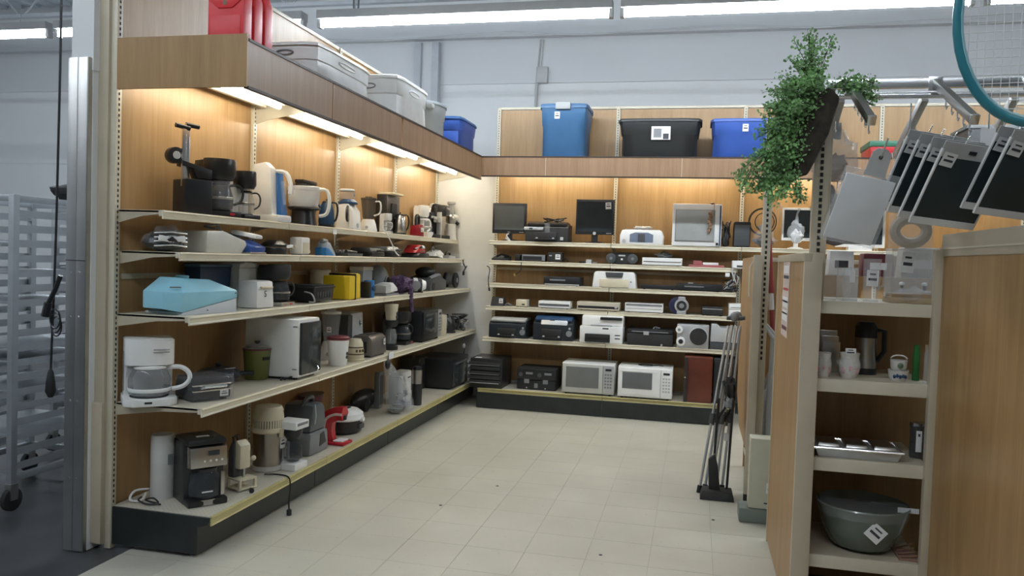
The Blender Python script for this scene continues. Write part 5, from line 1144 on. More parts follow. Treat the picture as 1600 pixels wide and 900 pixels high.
B(0, -d * .1, 0, w * .96, d * .78, h * .1).build('base', BLK, r, bev=.008); G().prism([(w * .44 * math.cos(a * PI / 8), -d * .30 - d * .2 * math.sin(a * PI / 8)) for a in range(9)], 'z', .004, h * .095).build('base_front', STL, r)
c = G().lathe([(w * .34, h * .11), (w * .40, h * .15), (w * .40, h * .32), (w * .32, h * .46), (w * .27, h * .52)], 0, -d * .22, 0, 26).build('carafe', GLSD, r)
G().lathe([(w * .30, h * .50), (w * .30, h * .55)], 0, -d * .22, 0, 22).build('carafe_lid', BLK, c); B(w * .34, -d * .46, h * .14, w * .10, .022, h * .36).build('carafe_handle', STL, c, bev=.006); B(-w * .05, -d * .22 - w * .40, h * .22, w * .26, .003, .006).build('printing', PAPER, c, smooth=False)
sticker(r, -w * .02, -d * .12, h * .995, .06, .024, 'z')
r, w, d, h = place('canopener', 'food_slicer', 'cream and grey upright can opener on a white frame, beside the black coffee maker', 'kitchen appliance')
G().prism([(-d * .32, h * .38), (d * .2, h * .38), (d * .25, h * .78), (0, h * .92), (-d * .34, h * .82)], 'x', -w * .34, w * .34).build('motor_head', OFFW, r, bev=.014); G().prism([(d * .0, h * .2), (d * .45, h * .2), (d * .45, h * .7), (d * .2, h * .9), (.0, h * .85)], 'x', -w * .44, w * .4).build('rear_shell', DGRY, r, bev=.016)
G().ell(w * .52, -d * .3, h * .55, .014, .014, .014).build('knob', OFFW, r); G().rod((w * .3, -d * .2, h * .55), (w * .5, -d * .3, h * .55), .005).build('knob_stem', STL, r); G().rod((0, -d * .2, h * .22), (0, -d * .2, h * .4), .008).build('beater', STL, r)
for z in (h * .02, h * .19): B(0, -.01, z, w * 1.1, d * .95, h * .035).build('frame_plate', OFFW, r, bev=.006)
for sx in (-1, 1):
    for sy in (-1, 1): B(sx * w * .48, -.01 + sy * d * .40, h * .02, .014, .014, h * .18).build('frame_leg', OFFW, r)
G().tube([(-w * .1, d * .1, h * .88), (-w * .2, d * .05, h * 1.0), (-w * .45, d * .05, h * .98), (-w * .4, d * .05, h * .86)], .007).build('cord_loop', BLK, r)
r, w, d, h = place('distiller', 'water_distiller', 'stainless water distiller with ivory vented top and price sticker', 'water distiller')
m = w; G().lathe([(m * .48, 0), (m * .52, h * .02), (m * .52, h * .085)], 0, 0, 0, 30).build('base_ring', mat('pale_plastic', (.60, .60, .55), .4), r); G().lathe([(m * .5, h * .08), (m * .5, h * .60)], 0, 0, 0, 32).build('boiler', mat('brown_steel', (.34, .31, .28), .28, 1., var=.15, scale=2), r)
G().lathe([(m * .52, h * .59), (m * .56, h * .61), (m * .56, h * .66), (m * .52, h * .67)], 0, 0, 0, 30).build('collar', OFFW, r); G().lathe([(m * .50, h * .67), (m * .50, h * .80)], 0, 0, 0, 30).build('vent_core', BLKM, r)
v = thing
g = G()
for i in range(36): a = 2 * PI * i / 36; g.box(m * .505 * math.cos(a), m * .505 * math.sin(a), h * .67, .006, .010, h * .13, rz=a)
g.build('vent_slats', OFFW, r)['kind'] = 'stuff'
G().lathe([(m * .53, h * .79), (m * .53, h * .82), (m * .50, h * .94), (m * .44, h * .99), (m * .2, h)], 0, 0, 0, 30).build('top_cover', OFFW, r); B(w * .02, -m * .56, h * .52, .03, .014, h * .13).build('latch', OFFW, r, bev=.004); sticker(r, w * .18, -m * .50, h * .42, .045, .06)
G().disc(w * .2, -m * .46, h * .90, .008, .008, n=10).build('button', BRWN, r)
cord([(w * .5, -.03, h * .68), (w * .54, -.05, h * .5), (w * .54, -.05, h * .2), (w * .52, -.06, .01)], .006, mat('pale_plastic', (.60, .60, .55), .4), 'power_cord', r, 3)
c = cord([(.40, 4.02, .212), (.47, 4.04, .212), (.545, 4.03, .205), (.56, 4.02, .15), (.565, 4.0, .08), (.562, 4.01, .03)], .0045, BLK, 'hanging_plug'); tag(c, 'black cord with plug hanging over the bottom deck edge below the distiller', 'power cord')
G().rod((0.562, 4.01, .03), (.562, 4.012, -.0), .014).build('plug', BLK, c)
c = cord([(.50, 3.72, .214), (.46, 3.78, .214), (.44, 3.86, .212)], .004, BLK, 'loose_plug'); tag(c, 'small black plug lying on the deck edge in front of the distiller', 'power cord'); G().rod((.50, 3.72, .216), (.515, 3.70, .218), .012).build('plug', BLK, c)
r, w, d, h = place('coffee_w', 'coffee_maker', 'small white coffee maker with dark carafe right of the water distiller', 'coffee maker')
B(0, 0, 0, w, d, h * .14).build('base', WHT, r, bev=.006); B(0, 0, h * .84, w * 1.05, d * 1.05, h * .16).build('top_cover', WHT, r, bev=.006); B(0, d * .38, h * .1, w * .7, d * .2, h * .78).build('column', WHT, r, bev=.004)
G().lathe([(w * .28, h * .62), (w * .42, h * .72), (w * .42, h * .84)], 0, -d * .06, 0, 20).build('filter_basket', BLK, r); B(0, -d * .53, h * .92, w * .8, .004, h * .05).build('vent', GRY, r)
c = G().lathe([(w * .28, h * .16), (w * .40, h * .22), (w * .40, h * .42), (w * .28, h * .58)], 0, -d * .08, 0, 22).build('carafe', GLSD, r); G().lathe([(w * .26, h * .58), (w * .26, h * .62)], 0, -d * .08, 0, 18).build('carafe_lid', BLK, c)
r, w, d, h = place('humid', 'humidifier', 'dark grey tall tapered humidifier with carrying handle on the bottom deck', 'appliance')
G().prism([(-w * .52, 0), (w * .52, 0), (w * .44, h * .40), (-w * .46, h * .40)], 'y', -d * .46, d * .46).build('base', GRY, r, bev=.02); G().prism([(-w * .46, h * .405), (w * .44, h * .405), (w * .34, h * .80), (w * .2, h * .9), (-w * .3, h * .88)], 'y', -d * .43, d * .43).build('water_tank', mat('slate_plastic', (.10, .115, .125), .3), r, bev=.025)
cord([(-w * .3, -.02, h * .86), (-w * .2, -.04, h * .98), (w * .1, -.04, h * .98), (w * .2, -.02, h * .86)], .014, DGRY, 'handle', r, 3); G().prism([(w * .0, h * .12), (w * .34, h * .16), (w * .22, h * .36), (w * .02, h * .34)], 'y', -d * .47, -d * .455).build('control_panel', BLK, r)
G().tube([(-w * .25, -d * .44, h * .9), (-w * .3, -d * .5, h * .7), (-w * .28, -d * .46, h * .55)], .005).build('cord', LGRY, r)
r, w, d, h = place('bowlb', 'mixing_bowl', 'dark maroon bowl at the back of the bottom deck', 'bowl')
G().lathe([(w * .25, 0), (w * .3, h * .1), (w * .5, h * .95), (w * .52, h), (w * .46, h * .95), (w * .26, h * .15)], 0, 0, 0, 24, 1, .6).build('bowl_body', MAROON, r); G().lathe([(w * .52, h * .98), (w * .50, h)], 0, 0, 0, 24, 1, .6).build('bowl_rim', BLK, r)
r, w, d, h = place('redc', 'pod_coffee_machine', 'red C-shaped pod coffee machine with pale inlay stripe', 'coffee maker')
pts = [(0, -d * .35, h * .93), (0, -d * .05, h * .92), (0, d * .28, h * .78), (0, d * .38, h * .5), (0, d * .36, h * .22), (0, d * .3, h * .06)]
cord(pts, w * .34, mat('machine_red', (.50, .02, .03), .22), 'arch_body', r, 4)
cord([(-w * .33, p[1], p[2]) for p in pts], w * .06, mat('pale_pink', (.72, .55, .50), .35), 'side_stripe', r, 4)
B(0, -d * .05, 0, w * .9, d * .95, h * .09).build('base', MATS['machine_red'], r, bev=.014); B(0, -d * .2, h * .09, w * .6, d * .4, h * .04).build('drip_grid', WHT, r, bev=.003)
G().rod((0, -d * .3, h * .75), (0, -d * .3, h * .88), w * .14).build('nozzle', BLK, r)
r, w, d, h = place('cooker', 'rice_cooker', 'round white-lidded cooker with black body beside the red machine', 'kitchen appliance')
m = min(w, d); G().lathe([(m * .40, 0), (m * .47, h * .08), (m * .50, h * .56)], 0, 0, 0, 26, w / m, 1).build('body', BLK, r); G().lathe([(m * .51, h * .56), (m * .53, h * .62), (m * .50, h * .82), (m * .38, h * .96), (m * .1, h)], 0, 0, 0, 26, w / m, 1).build('lid', WHT, r)
B(0, -m * .05, h * .97, w * .3, .04, h * .06).build('lid_handle', BLK, r, bev=.006); B(0, -m * .52, h * .5, .04, .03, h * .16).build('latch', WHT, r, bev=.005); B(0, -m * .5, h * .2, .07, .02, h * .2).build('control_panel', DGRY, r, bev=.005)
r, w, d, h = place('vac', 'vacuum_cleaner', 'low black vacuum body lying behind the white-lidded cooker', 'vacuum cleaner')
h = .16; G().ell(0, 0, h * .5, w * .5, d * .5, h * .5).build('body', BLK, r); G().disc(-w * .25, -d * .48, .05, .05, .03).build('wheel', BLKM, r); B(.05, -d * .35, h * .72, .1, .03, .012).build('grip', GRY, r)
r, w, d, h = place('steamer', 'steam_mop', 'white boxy steam mop body behind the hanging clear bag', 'appliance')
B(w * .1, 0, 0, w * .66, d * .5, h).build('body', WHT, r, bev=.02); B(-w * .32, 0, 0, w * .2, d * .4, h * .9).build('side_tube', LGRY, r, bev=.01); B(w * .2, -d * .26, h * .78, w * .2, .004, .008).build('printing', INK, r)
r, w, d, h = place('bag', 'plastic_bag', 'clear plastic bag of grey parts hanging from the fourth shelf onto the deck', 'plastic bag')
g = G(); n = 16; prof = [(.0, .3, .5), (.04, .95, 1.), (.16, 1.05, 1.), (.34, .85, .8), (.55, .62, .6), (.76, .40, .4), (.92, .16, .16), (1.0, .03, .05)]
v = []; f = []
for (t, a, b_) in prof:
    for i in range(n):
        an = 2 * PI * i / n; q = 1 + .22 * noise.noise(Vector((math.cos(an) * 2, math.sin(an) * 2, t * 5)))
        v.append((w * .56 * a * q * math.cos(an) - .42 * t ** 1.3, d * .48 * b_ * q * math.sin(an), .004 + .50 * t))
for j in range(len(prof) - 1):
    for i in range(n): k = (i + 1) % n; f.append((j * n + i, j * n + k, (j + 1) * n + k, (j + 1) * n + i))
G().add(v, f).build('bag_film', BAGP, r, ang=60)
for i, (x, z, s_, m_) in enumerate(((-.1, .0, .09, GRY), (.0, .0, .07, DGRY), (.09, .0, .08, LGRY), (.04, .1, .05, BLK), (-.05, .09, .06, GRY))):
    o = crumple(s_ * 1.3, s_ * 1.1, s_, 10, .4, i); o.xf(Matrix.Translation((x, 0, z + .01))).build('bagged_part', m_, r)
G().rod((-w * .1, 0, h * .35), (-w * .14, 0, h * .75), .025).build('bagged_tube', LGRY, r)
r, w, d, h = place('slate', 'heater', 'narrow upright grey panel leaning at the back left of the bagged mop', 'heater')
B(0, 0, 0, w, d, h).build('panel_body', GRY, r, bev=.014); B(0, -d * .5, h * .1, w * .7, .004, h * .8).build('panel_face', DGRY, r)
r, w, d, h = place('pcbox', 'computer_case', 'black box with a small white label behind the white mop body', 'appliance')
B(0, 0, 0, w, d, h).build('case_body', BLKM, r, bev=.006); B(0, -d * .5, h * .3, w * .8, .006, h * .5).build('case_front', BLK, r); B(0, 0, h, .05, .02, .002).build('label_patch', LGRY, r)
r, w, d, h = place('flask', 'vacuum_flask', 'slim silver-topped black cylinder standing left of the black toaster oven', 'flask')
G().lathe([(w * .46, 0), (w * .48, h * .03), (w * .48, h * .55)], 0, 0, 0, 20).build('body', BLK, r); G().lathe([(w * .48, h * .55), (w * .48, h * .9)], 0, 0, 0, 20).build('steel_band', STL, r); G().lathe([(w * .46, h * .9), (w * .4, h * .98), (w * .1, h)], 0, 0, 0, 20).build('cap', BLK, r)
r, w, d, h = place('ovenb', 'toaster_oven', 'large black toaster oven at the corner end of the bottom deck', 'oven')
B(0, .006, .014, w, d * .97, h - .014).build('housing', BLK, r, bev=.01)
do = B(-w * .1, -d * .49, .03, w * .74, .02, h - .06).build('door', DARKGL, r, bev=.005)
for i in range(3): B(-w * .1, -d * .502, h * (.3 + i * .18), w * .68, .003, .004).build('rack_line', GRY, do)
G().rod((-w * .42, -d * .53, h * .84), (w * .22, -d * .53, h * .84), .008).build('door_handle', DGRY, do)
for i in range(3): G().disc(w * .4, -d * .5, h * (.25 + .24 * i), .02, -.015).build('control_knob', GRY, r)
for s in (-1, 1): B(s * w * .42, 0, 0, .03, d * .8, .016).build('foot', BLKM, r)
# ------------------------------------------------------------------ back run, top shelf
r, w, d, h, z0 = monitor('mon1', 'square black-framed grey-screened monitor at the left end of the far top shelf', BLK, SCRN)
text('DELL', .014, LGRY, r, (0, -d * .3 - .019, z0 + .010))
cord([(0, -d * .3 - .02, z0 - .0), (-.02, -d * .5, .05), (.02, -d * .52, .0), (-.03, -d * .5, .03)], .008, LGRY, 'cable_bundle', r, 3)
r, w, d, h = printer('printer1', 'black all-in-one printer with silver control strip and taped cables on top', BLKM, BLK, BLK)
B(-w * .3, -d * .5 - .004, h * .55, w * .46, .02, h * .16).build('control_strip', SILV, r, bev=.012); B(-w * .36, -d * .5 - .016, h * .60, w * .08, .004, h * .06).build('display', DARKGL, r)
B(w * .02, -d * .5 - .012, h * .28, .05, .004, h * .62).build('clear_tape', WRAP, r, smooth=False)
for i in range(4): random.seed(i); cord([(random.uniform(-.05, .2) , -d * .3, h * random.uniform(.95, 1.2)) for _ in range(5)], .006, BLK if i else LGRY, 'cable', r, 3)
B(w * .36, -d * .5 - .008, h * .1, .03, .004, .03).build('logo_plate', LGRY, r)
r, w, d, h, z0 = monitor('mon2', 'black monitor with white price sticker on the upper right of its screen', BLK, DARKGL, bez=.03)
sticker(r, w * .34, -d * .3 - .022, h * .86, .055, .065, tilt=-.06); G().disc(0, -d * .3 - .018, z0 + .012, .016, -.004).build('round_logo', LGRY, r)
r, w, d, h = place('inkjet', 'inkjet_printer', 'white and blue-grey inkjet printer with crumpled paper on top', 'printer')
G().prism([(-w * .5, 0), (w * .5, 0), (w * .5, h * .5), (w * .45, h * .8), (-w * .45, h * .8), (-w * .5, h * .5)], 'y', -d * .5, d * .5).build('body', WHT, r, bev=.012)
G().prism([(-w * .27, h * .12), (w * .27, h * .12), (w * .27, h * .55), (w * .15, h * .66), (-w * .15, h * .66), (-w * .27, h * .55)], 'y', -d * .51, -d * .48).build('output_bay', mat('blue_grey', (.16, .20, .28), .35), r); B(0, -d * .515, h * .16, w * .16, .01, h * .42).build('paper_guide', DGRY, r)
B(0, 0, h * .8, w * .8, d * .5, h * .05).build('top_cover', LGRY, r, bev=.004); crumple(w * .4, d * .5, h * .2, 12, .6, 4).xf(Matrix.Translation((0, 0, h * .83))).build('crumpled_paper', PAPER, r, ang=20); G().disc(-w * .4, -d * .5, h * .18, .018, -.006).build('power_button', LGRY, r)
r, w, d, h = place('tv', 'crt_monitor', 'white-framed television with grey screen and brown wrapped cable hung on the front', 'television')
B(0, -d * .38, 0, w, .06, h).build('front_frame', WHT, r, bev=.01); B(0, d * .08, h * .06, w * .9, d * .7, h * .86, tw=.8, td=1).build('rear_shell', LGRY, r, bev=.02)
B(-w * .04, -d * .5 - .004, h * .11, w * .80, .006, h * .75).build('screen_bezel', GRY, r, bev=.002); B(-w * .04, -d * .5 - .008, h * .125, w * .77, .006, h * .72).build('screen', SCRL, r, bev=.002)
B(w * .47, -d * .5 - .002, h * .02, .012, .004, h * .94).build('frame_seam', NAVY, r, smooth=False); G().disc(w * .42, -d * .5 - .002, h * .06, .012, -.006).build('power_button', BLK, r)
g = G()
for i in range(7): g.ell(w * (.26 + .02 * math.sin(i * 1.7)), -d * .5 - .025, h * (.78 - i * .07), .018 - .0006 * i, .014, .022, 10, 6)
g.build('cable_bundle', BRWN, r); G().rod((w * .34, -d * .5 - .02, h), (w * .32, -d * .5 - .02, h * .5), .003).build('cable', BRWN, r); G().ell(w * .3, -d * .48, h + .008, .02, .02, .012).build('plug', BRWN, r)
r, w, d, h = place('wires_a', 'cable_heap', 'heap of dark cables between the white television and the black speaker', 'cables')
for i in range(9): random.seed(70 + i); cord([(random.uniform(-.5, .5) * w, random.uniform(-.4, .4) * d, random.uniform(.03, .9) * h) for _ in range(5)] + [(0, 0, .01)], .006, (BLK, DGRY, BLK, BRWN)[i % 4], 'cable', r, 3)
crumple(w * .8, d * .8, h * .6, 12, .5, 6).build('cable_bundle', BLKM, r)
r, w, d, h = place('speaker', 'loudspeaker', 'small black loudspeaker with rounded top near the right end of the far top shelf', 'speaker')
B(0, 0, 0, w, d * .95, h).build('cabinet', BLKM, r, bev=.02); B(0, -d * .48, h * .05, w * .88, .014, h * .82).build('grille', DGRY, r, bev=.008)
c = thing('cable_coil', 'large black cable coil in clear plastic standing behind the slotted post', 'cable', (3.29, 7.80, 1.84))
for i, (rr, ox) in enumerate(((.125, 0), (.085, .02), (.12, .006))):
    G().tube([(ox + rr * math.cos(2 * PI * k / 28), .012 * i, .04 + rr * math.sin(2 * PI * k / 28)) for k in range(28)], .005, 6, closed=True).build('coil_loop', BLK, c)
G().rod((-.0, .02, .02), (.03, .02, -.03), .05).build('reel_core', LGRY, c); crumple(.2, .1, .16, 14, .5, 14).xf(Matrix.Translation((.02, 0, -.2))).build('plastic_film', WRAP, c); crumple(.15, .08, .1, 14, .5, 15).xf(Matrix.Translation((.02, 0, -.2))).build('adapter', DGRY, c)
for k in range(4): G().tube([(.10 + .035 * k + .06 * math.cos(a * PI / 10), .05, .1 - .02 * k + .13 * math.sin(a * PI / 10)) for a in range(11)], .0025, 5).build('thin_loop', LGRY, c)
r, w, d, h, z0 = monitor('mon3', 'white-framed flat monitor with dark screen right of the slotted post', WHT, DARKGL, bez=.03)
c = thing('plastic_bag', 'clear knotted plastic bag of small parts in front of the white-framed monitor', 'plastic bag', (3.58, 7.68, 1.68)); crumple(.15, .09, .2, 14, .4, 21).build('bag_film', BAGP, c, ang=60); crumple(.1, .06, .12, 10, .5, 22).build('bag_contents', PAPER, c); G().tube([(0, 0, .19), (0, 0, .27), (.02, .0, .32)], [.02, .008, .012]).build('bag_knot', BAGP, c)
c = thing('flat_monitor', 'second white-framed monitor behind the hanging bags at the far top shelf', 'monitor', (4.15, 7.84, 1.636)); B(0, 0, .03, .42, .04, .34).build('bezel', WHT, c, bev=.006); B(0, -.022, .06, .37, .004, .27).build('screen', DARKGL, c, smooth=False); B(0, .02, 0, .2, .12, .03).build('stand_base', WHT, c)

# ------------------------------------------------------------------ back run, second shelf
r, w, d, h = place('phone', 'telephone', 'black desk phone at the left end of the second far shelf', 'telephone')
G().prism([(-d * .5, 0), (d * .5, 0), (d * .5, h * .7), (-d * .5, h * .3)], 'x', -w * .5, w * .5).build('base', BLKM, r, bev=.005); G().tube([(-w * .3, -.01, h * .6), (0, 0, h * .95), (w * .45, .0, h * .6)], [.014, .009, .014]).build('handset', BLK, r)
for i in range(3):
    for j in range(3): B(w * (-.1 + .12 * i), -d * .3 + .025 * j, h * .42 + .006 * j, .012, .01, .008).build('button', GRY, r)
r, w, d, h = deckbox('framebox', 'small black device with silver-framed front on the second far shelf', BLKM, GRY, 'car_stereo', 'stereo'); B(0, -d * .5 - .004, h * .25, w * .75, .006, h * .5).build('front_window', BLK, r); B(-w * .55, 0, 0, w * .3, d, h).build('side_box', BLK, r, bev=.004)
r, w, d, h = deckbox('tagbox', 'small dark box with a big white price sticker on the second far shelf', BLK, BLKM, 'radio_unit', 'stereo', slot=False, display=False, stick=.2); B(-w * .33, -d * .5 - .003, h * .6, w * .2, .004, h * .12).build('button', LGRY, r); G().tube([(w * .5, 0, .01), (w * .7, -.02, h * .5), (w * .9, 0, .01)], .005).build('cord', BLK, r)
r, w, d, h = place('bits', 'adapter_parts', 'tiny dark adapters lying in a row on the second far shelf', 'adapters'); B(-w * .3, 0, 0, w * .3, d * .8, h * .5).build('adapter', BLK, r, bev=.003); B(.01, 0, 0, w * .28, d * .8, h).build('adapter', LGRY, r, bev=.003); B(w * .36, 0, 0, w * .22, d * .6, h * .4).build('adapter', GRY, r, bev=.003)
r, w, d, h = place('boombox', 'boombox', 'black rounded boombox with two speakers on the second far shelf', 'radio')
G().prism([(w * .5 * math.cos(a) * (abs(math.cos(a)) ** -.35 if abs(math.cos(a)) > .05 else 1) * .9, h * .5 + h * .48 * math.sin(a)) for a in [2 * PI * i / 28 for i in range(28)]], 'y', -d * .45, d * .45).build('body', BLKM, r, bev=.008)
for s in (-1, 1): sp = G().disc(s * w * .32, -d * .45, h * .48, h * .40, -.012).build('speaker_ring', DGRY, r, bev=.003); G().disc(s * w * .32, -d * .45 - .010, h * .48, h * .12, -.006).build('speaker_cone', GRY, sp)
B(0, -d * .46, h * .66, w * .2, .006, h * .12).build('display', LGRY, r); B(0, -d * .46, h * .35, w * .06, .006, h * .14).build('button', WHT, r)
deckbox('vcr', 'white slim video player with black slot line and cables on top', WHT, WHT, bars=((.45, .08, BLK),), slot=False, display=False)
c = thing('cable_heap', 'grey cable bundle lying on the white slim video player', 'cables', (2.4, 7.88, 1.438 + LAYOUT['vcr'][6])); crumple(.16, .1, .05, 12, .5, 31).build('cable_bundle', GRY, c); G().tube([(-.08, 0, .02), (0, -.02, .06), (.08, 0, .02)], .006).build('cable', DGRY, c)
r, w, d, h = place('redwhite', 'game_controller_pack', 'flat red and white packaged gadget on the second far shelf', 'packaged item'); B(0, 0, 0, w, d, h * .35).build('tray', mat('dusty_red', (.40, .12, .12), .5), r, bev=.004); B(-w * .25, 0, h * .35, w * .24, d * .6, h * .6).build('red_unit', MATS['dusty_red'], r, bev=.006); B(w * .12, -.01, h * .35, w * .44, d * .6, h * .35).build('white_unit', WHT, r, bev=.006)
r, w, d, h = place('adapter', 'adapter_box', 'white adapter box with looped grey cord hanging below it', 'adapter'); B(0, 0, 0, w, d, h).build('box_body', WHT, r, bev=.008); B(w * .15, -d * .5, h * .15, w * .6, .003, h * .25).build('label_patch', DGRY, r)
G().tube([(-w * .4, -d * .52, h * .1), (-w * .5, -d * .62, -.03), (-w * .3, -d * .62, -.1), (-w * .1, -d * .62, -.15), (.0, -d * .62, -.09), (-w * .25, -d * .62, -.04), (-w * .35, -d * .62, -.12)], .008).build('cord', LGRY, r); B(-w * .8, -d * .62, -.08, .04, .003, .035).build('tag_card', PAPER, r, smooth=False)

# ------------------------------------------------------------------ third shelf
c = thing('hanging_tag', 'black cord with white paper tag hanging at the left end of the far shelves', 'price tag', (.70, 7.735, 1.32)); B(-.0, 0, -.04, .045, .002, .05).xf(Matrix.Rotation(.5, 4, 'Y')).build('tag_card', PAPER, c, smooth=False); cord([(-.03, 0, .06), (0, .0, .03), (-.01, -.004, -.08), (.0, 0, -.16)], .005, BLK, 'cord', c, 3); G().rod((0, 0, -.16), (.005, 0, -.19), .009).build('plug', BLK, c)
c = thing('hanging_bell', 'small brass-coloured plug on a black cord hanging below the second far shelf', 'power cord', (.98, 7.78, 1.33)); cord([(.03, 0, .1), (.03, 0, .02), (.01, 0, -.0), (-.03, 0, -.03)], .004, BLK, 'cord', c, 3); G().ell(-.035, 0, -.03, .012, .012, .016).build('plug', mat('brass', (.55, .38, .12), .3, 1.), c)
deckbox('flat', 'black disc player with pale front edge, alone on the third far shelf', BLKM, BLK, slot=True, display=False, bars=((.08, .12, LGRY),))
r, w, d, h = place('printer_c', 'inkjet_printer', 'white rounded inkjet printer with dark top opening on the third far shelf', 'printer')
G().prism([(-w * .5, 0), (w * .5, 0), (w * .47, h * .88), (w * .42, h), (-w * .42, h), (-w * .47, h * .88)], 'y', -d * .48, d * .48).build('body', WHT, r, bev=.012); B(0, -d * .47, h * .64, w * .36, .03, h * .32, tw=1.15).build('top_opening', DGRY, r, bev=.006); B(0, -d * .49, h * .75, w * .16, .02, h * .08).build('logo_plate', GRY, r); B(0, -d * .5, h * .04, w * .66, .012, h * .5).build('front_flap', OFFW, r, bev=.008); G().disc(w * .38, -d * .485, h * .4, .008, -.004, n=10).build('power_button', GRY, r)
deckbox('soundbar', 'long thin black player lying low on the third far shelf', BLKM, BLK, slot=False, display=False)
deckbox('player_c', 'wide black video player with silver oval mark on the third far shelf', BLKM, BLK)
o = thing('remote_control', 'small pale remote lying on the wide black video player', 'remote control', (2.66, 7.85, 1.209 + LAYOUT['player_c'][6])); B(0, 0, 0, .05, .03, .01).build('remote_body', LGRY, o, bev=.003)
c = thing('cable_heap', 'tangle of dark cables and clips at the right end of the third far shelf', 'cables', (3.0, 7.60, 1.209) if False else (3.02, 7.84, 1.209)); crumple(.13, .14, .06, 12, .5, 33).build('cable_bundle', DGRY, c)
for i in range(5): random.seed(90 + i); cord([(random.uniform(-.07, .07), random.uniform(-.06, .06), random.uniform(.01, .13)) for _ in range(5)], .005, (LGRY, BLK, GRY)[i % 3], 'cable', c, 3)

# ------------------------------------------------------------------ fourth shelf
r, w, d, h = place('stand', 'card_reader', 'small black wedge with white price sticker at the left end of the fourth far shelf', 'device'); G().prism([(-d * .5, 0), (d * .5, 0), (d * .2, h), (-d * .1, h)], 'x', -w * .5, w * .5).build('body', BLKM, r, bev=.004); sticker(r, w * .3, -d * .36, h * .55, .04, .055); G().tube([(w * .5, 0, .01), (w * .8, -.03, .03), (w * 1.1, 0, .01)], .007).build('cord', GRY, r)
deckbox('radio', 'small white clock radio with dark corner on the fourth far shelf', WHT, OFFW, 'clock_radio', 'radio', slot=False)
deckbox('player_d', 'white slim player with grey front band on the fourth far shelf', WHT, WHT, slot=False, display=False, bars=((.35, .3, GRY), (.45, .08, LGRY)))
deckbox('vcr_d', 'cream video recorder with long black slot and round dials', OFFW, mat('champagne', (.55, .50, .40), .35), bars=((.28, .26, BLK),), slot=False, display=False, knobs=1)
deckbox('dvd', 'two-tone grey and white video player on the fourth far shelf', LGRY, WHT, slot=False, display=False, bars=((.40, .04, GRY), (.70, .22, GRY)))
r, w, d, h = place('discman', 'portable_stereo', 'round navy and silver portable stereo standing on the fourth far shelf', 'stereo')
G().disc(-w * .12, -d * .35, h * .5, h * .5, d * .6).build('rear_shell', mat('midnight', (.02, .02, .06), .4), r, bev=.01); q = G().disc(w * .1, -d * .36, h * .5, h * .40, -.02, n=26).build('silver_ring', SILV, r, bev=.006); G().disc(w * .1, -d * .46, h * .5, h * .28, -.012, n=24).build('speaker', BLKM, q); G().disc(w * .1, -d * .5 - .005, h * .5, h * .14, -.008, n=20).build('speaker_cone', GRY, q); B(w * .1, -d * .35, 0, w * .5, d * .3, h * .2).build('foot', SILV, r, bev=.006); B(w * .1, -d * .35, h * .84, w * .4, .05, h * .16).build('top_grip', SILV, r, bev=.006)
deckbox('blackbox', 'small black box with thin pale line on the fourth far shelf', BLKM, BLKM, 'cable_box', 'device', slot=False, display=False, bars=((.7, .06, LGRY),))
r, w, d, h = place('cube_d', 'network_box', 'white boxy device at the right end of the fourth far shelf', 'device'); B(0, 0, 0, w, d, h * .55).build('body', WHT, r, bev=.006); B(0, 0, h * .58, w * 1.02, d, h * .42).build('upper_body', WHT, r, bev=.006); B(0, -d * .5, h * .7, w * .8, .003, .006).build('seam', GRY, r)

# ------------------------------------------------------------------ fifth shelf
for k, lb, tp in (('pr1', 'black printer with pale silver lid, leftmost on the fifth far shelf', mat('pearl', (.46, .47, .46), .35)), ('pr2', 'blue-black printer with silver control panel, second on the fifth far shelf', NAVY)):
    r, w, d, h = printer(k, lb, mat('ink_blue_black', (.018, .024, .032), .35), tp, BLK, side=SILV, panel=SILV if k == 'pr2' else None)
    G().disc(w * .41, -d * .5 - .002, h * .32, w * .075, -.012, n=20).build('dial_ring', GRY, r, bev=.003)
    if k == 'pr1': G().ell(w * .3, -d * .3, h * .86, w * .16, d * .2, h * .08).build('button_pod', MATS['pearl'], r)
r, w, d, h = place('pr3', 'printer', 'white office printer with black output tray on the fifth far shelf', 'printer')
B(0, 0, 0, w, d, h * .62).build('body', WHT, r, bev=.014); B(w * .02, -.0, h * .62, w * .96, d * .9, h * .38, td=.9).build('scanner', WHT, r, bev=.014); B(w * .22, -d * .42, h * .86, w * .5, .05, h * .1).build('feeder_opening', BLK, r, bev=.004)
B(-w * .08, -d * .5, h * .04, w * .58, .05, h * .3).build('output_tray', BLK, r, bev=.006); B(-w * .08, -d * .51, h * .2, w * .5, .06, h * .14).build('tray_flap', BLKM, r, bev=.004); B(w * .1, -d * .5 + .004, h * .52, w * .14, .01, h * .05).build('display', BLK, r); B(0, -d * .48, h * .64, w * .5, .01, .006).build('seam', GRY, r)
for z in (.18, .30): B(w * .38, -d * .5, h * z, w * .12, .006, h * .035).build('card_slot', BLK, r)
r, w, d, h = place('case', 'equipment_case', 'black equipment case with metal latch and handle on the fifth far shelf', 'case')
B(0, 0, 0, w, d, h * .68).build('case_body', BLKM, r, bev=.006); B(0, 0, h * .70, w * .98, d, h * .2).build('case_lid', BLK, r, bev=.006); B(-w * .08, -d * .51, h * .6, w * .12, .012, h * .2).build('latch', SILV, r, bev=.002); B(0, -d * .505, h * .75, w * .8, .006, h * .05).build('edge_trim', GRY, r)
G().tube([(w * .05, -.02, h * .9), (w * .1, -.02, h * 1.0), (w * .2, -.02, h * .94), (w * .12, -.03, h * .9)], .007).build('handle', GRY, r); G().disc(w * .26, -d * .5, h * .08, .01, -.004).build('rivet', LGRY, r)
r, w, d, h = place('cdspk', 'stereo_speaker', 'silver stereo with large dark round speaker and two white dials', 'stereo')
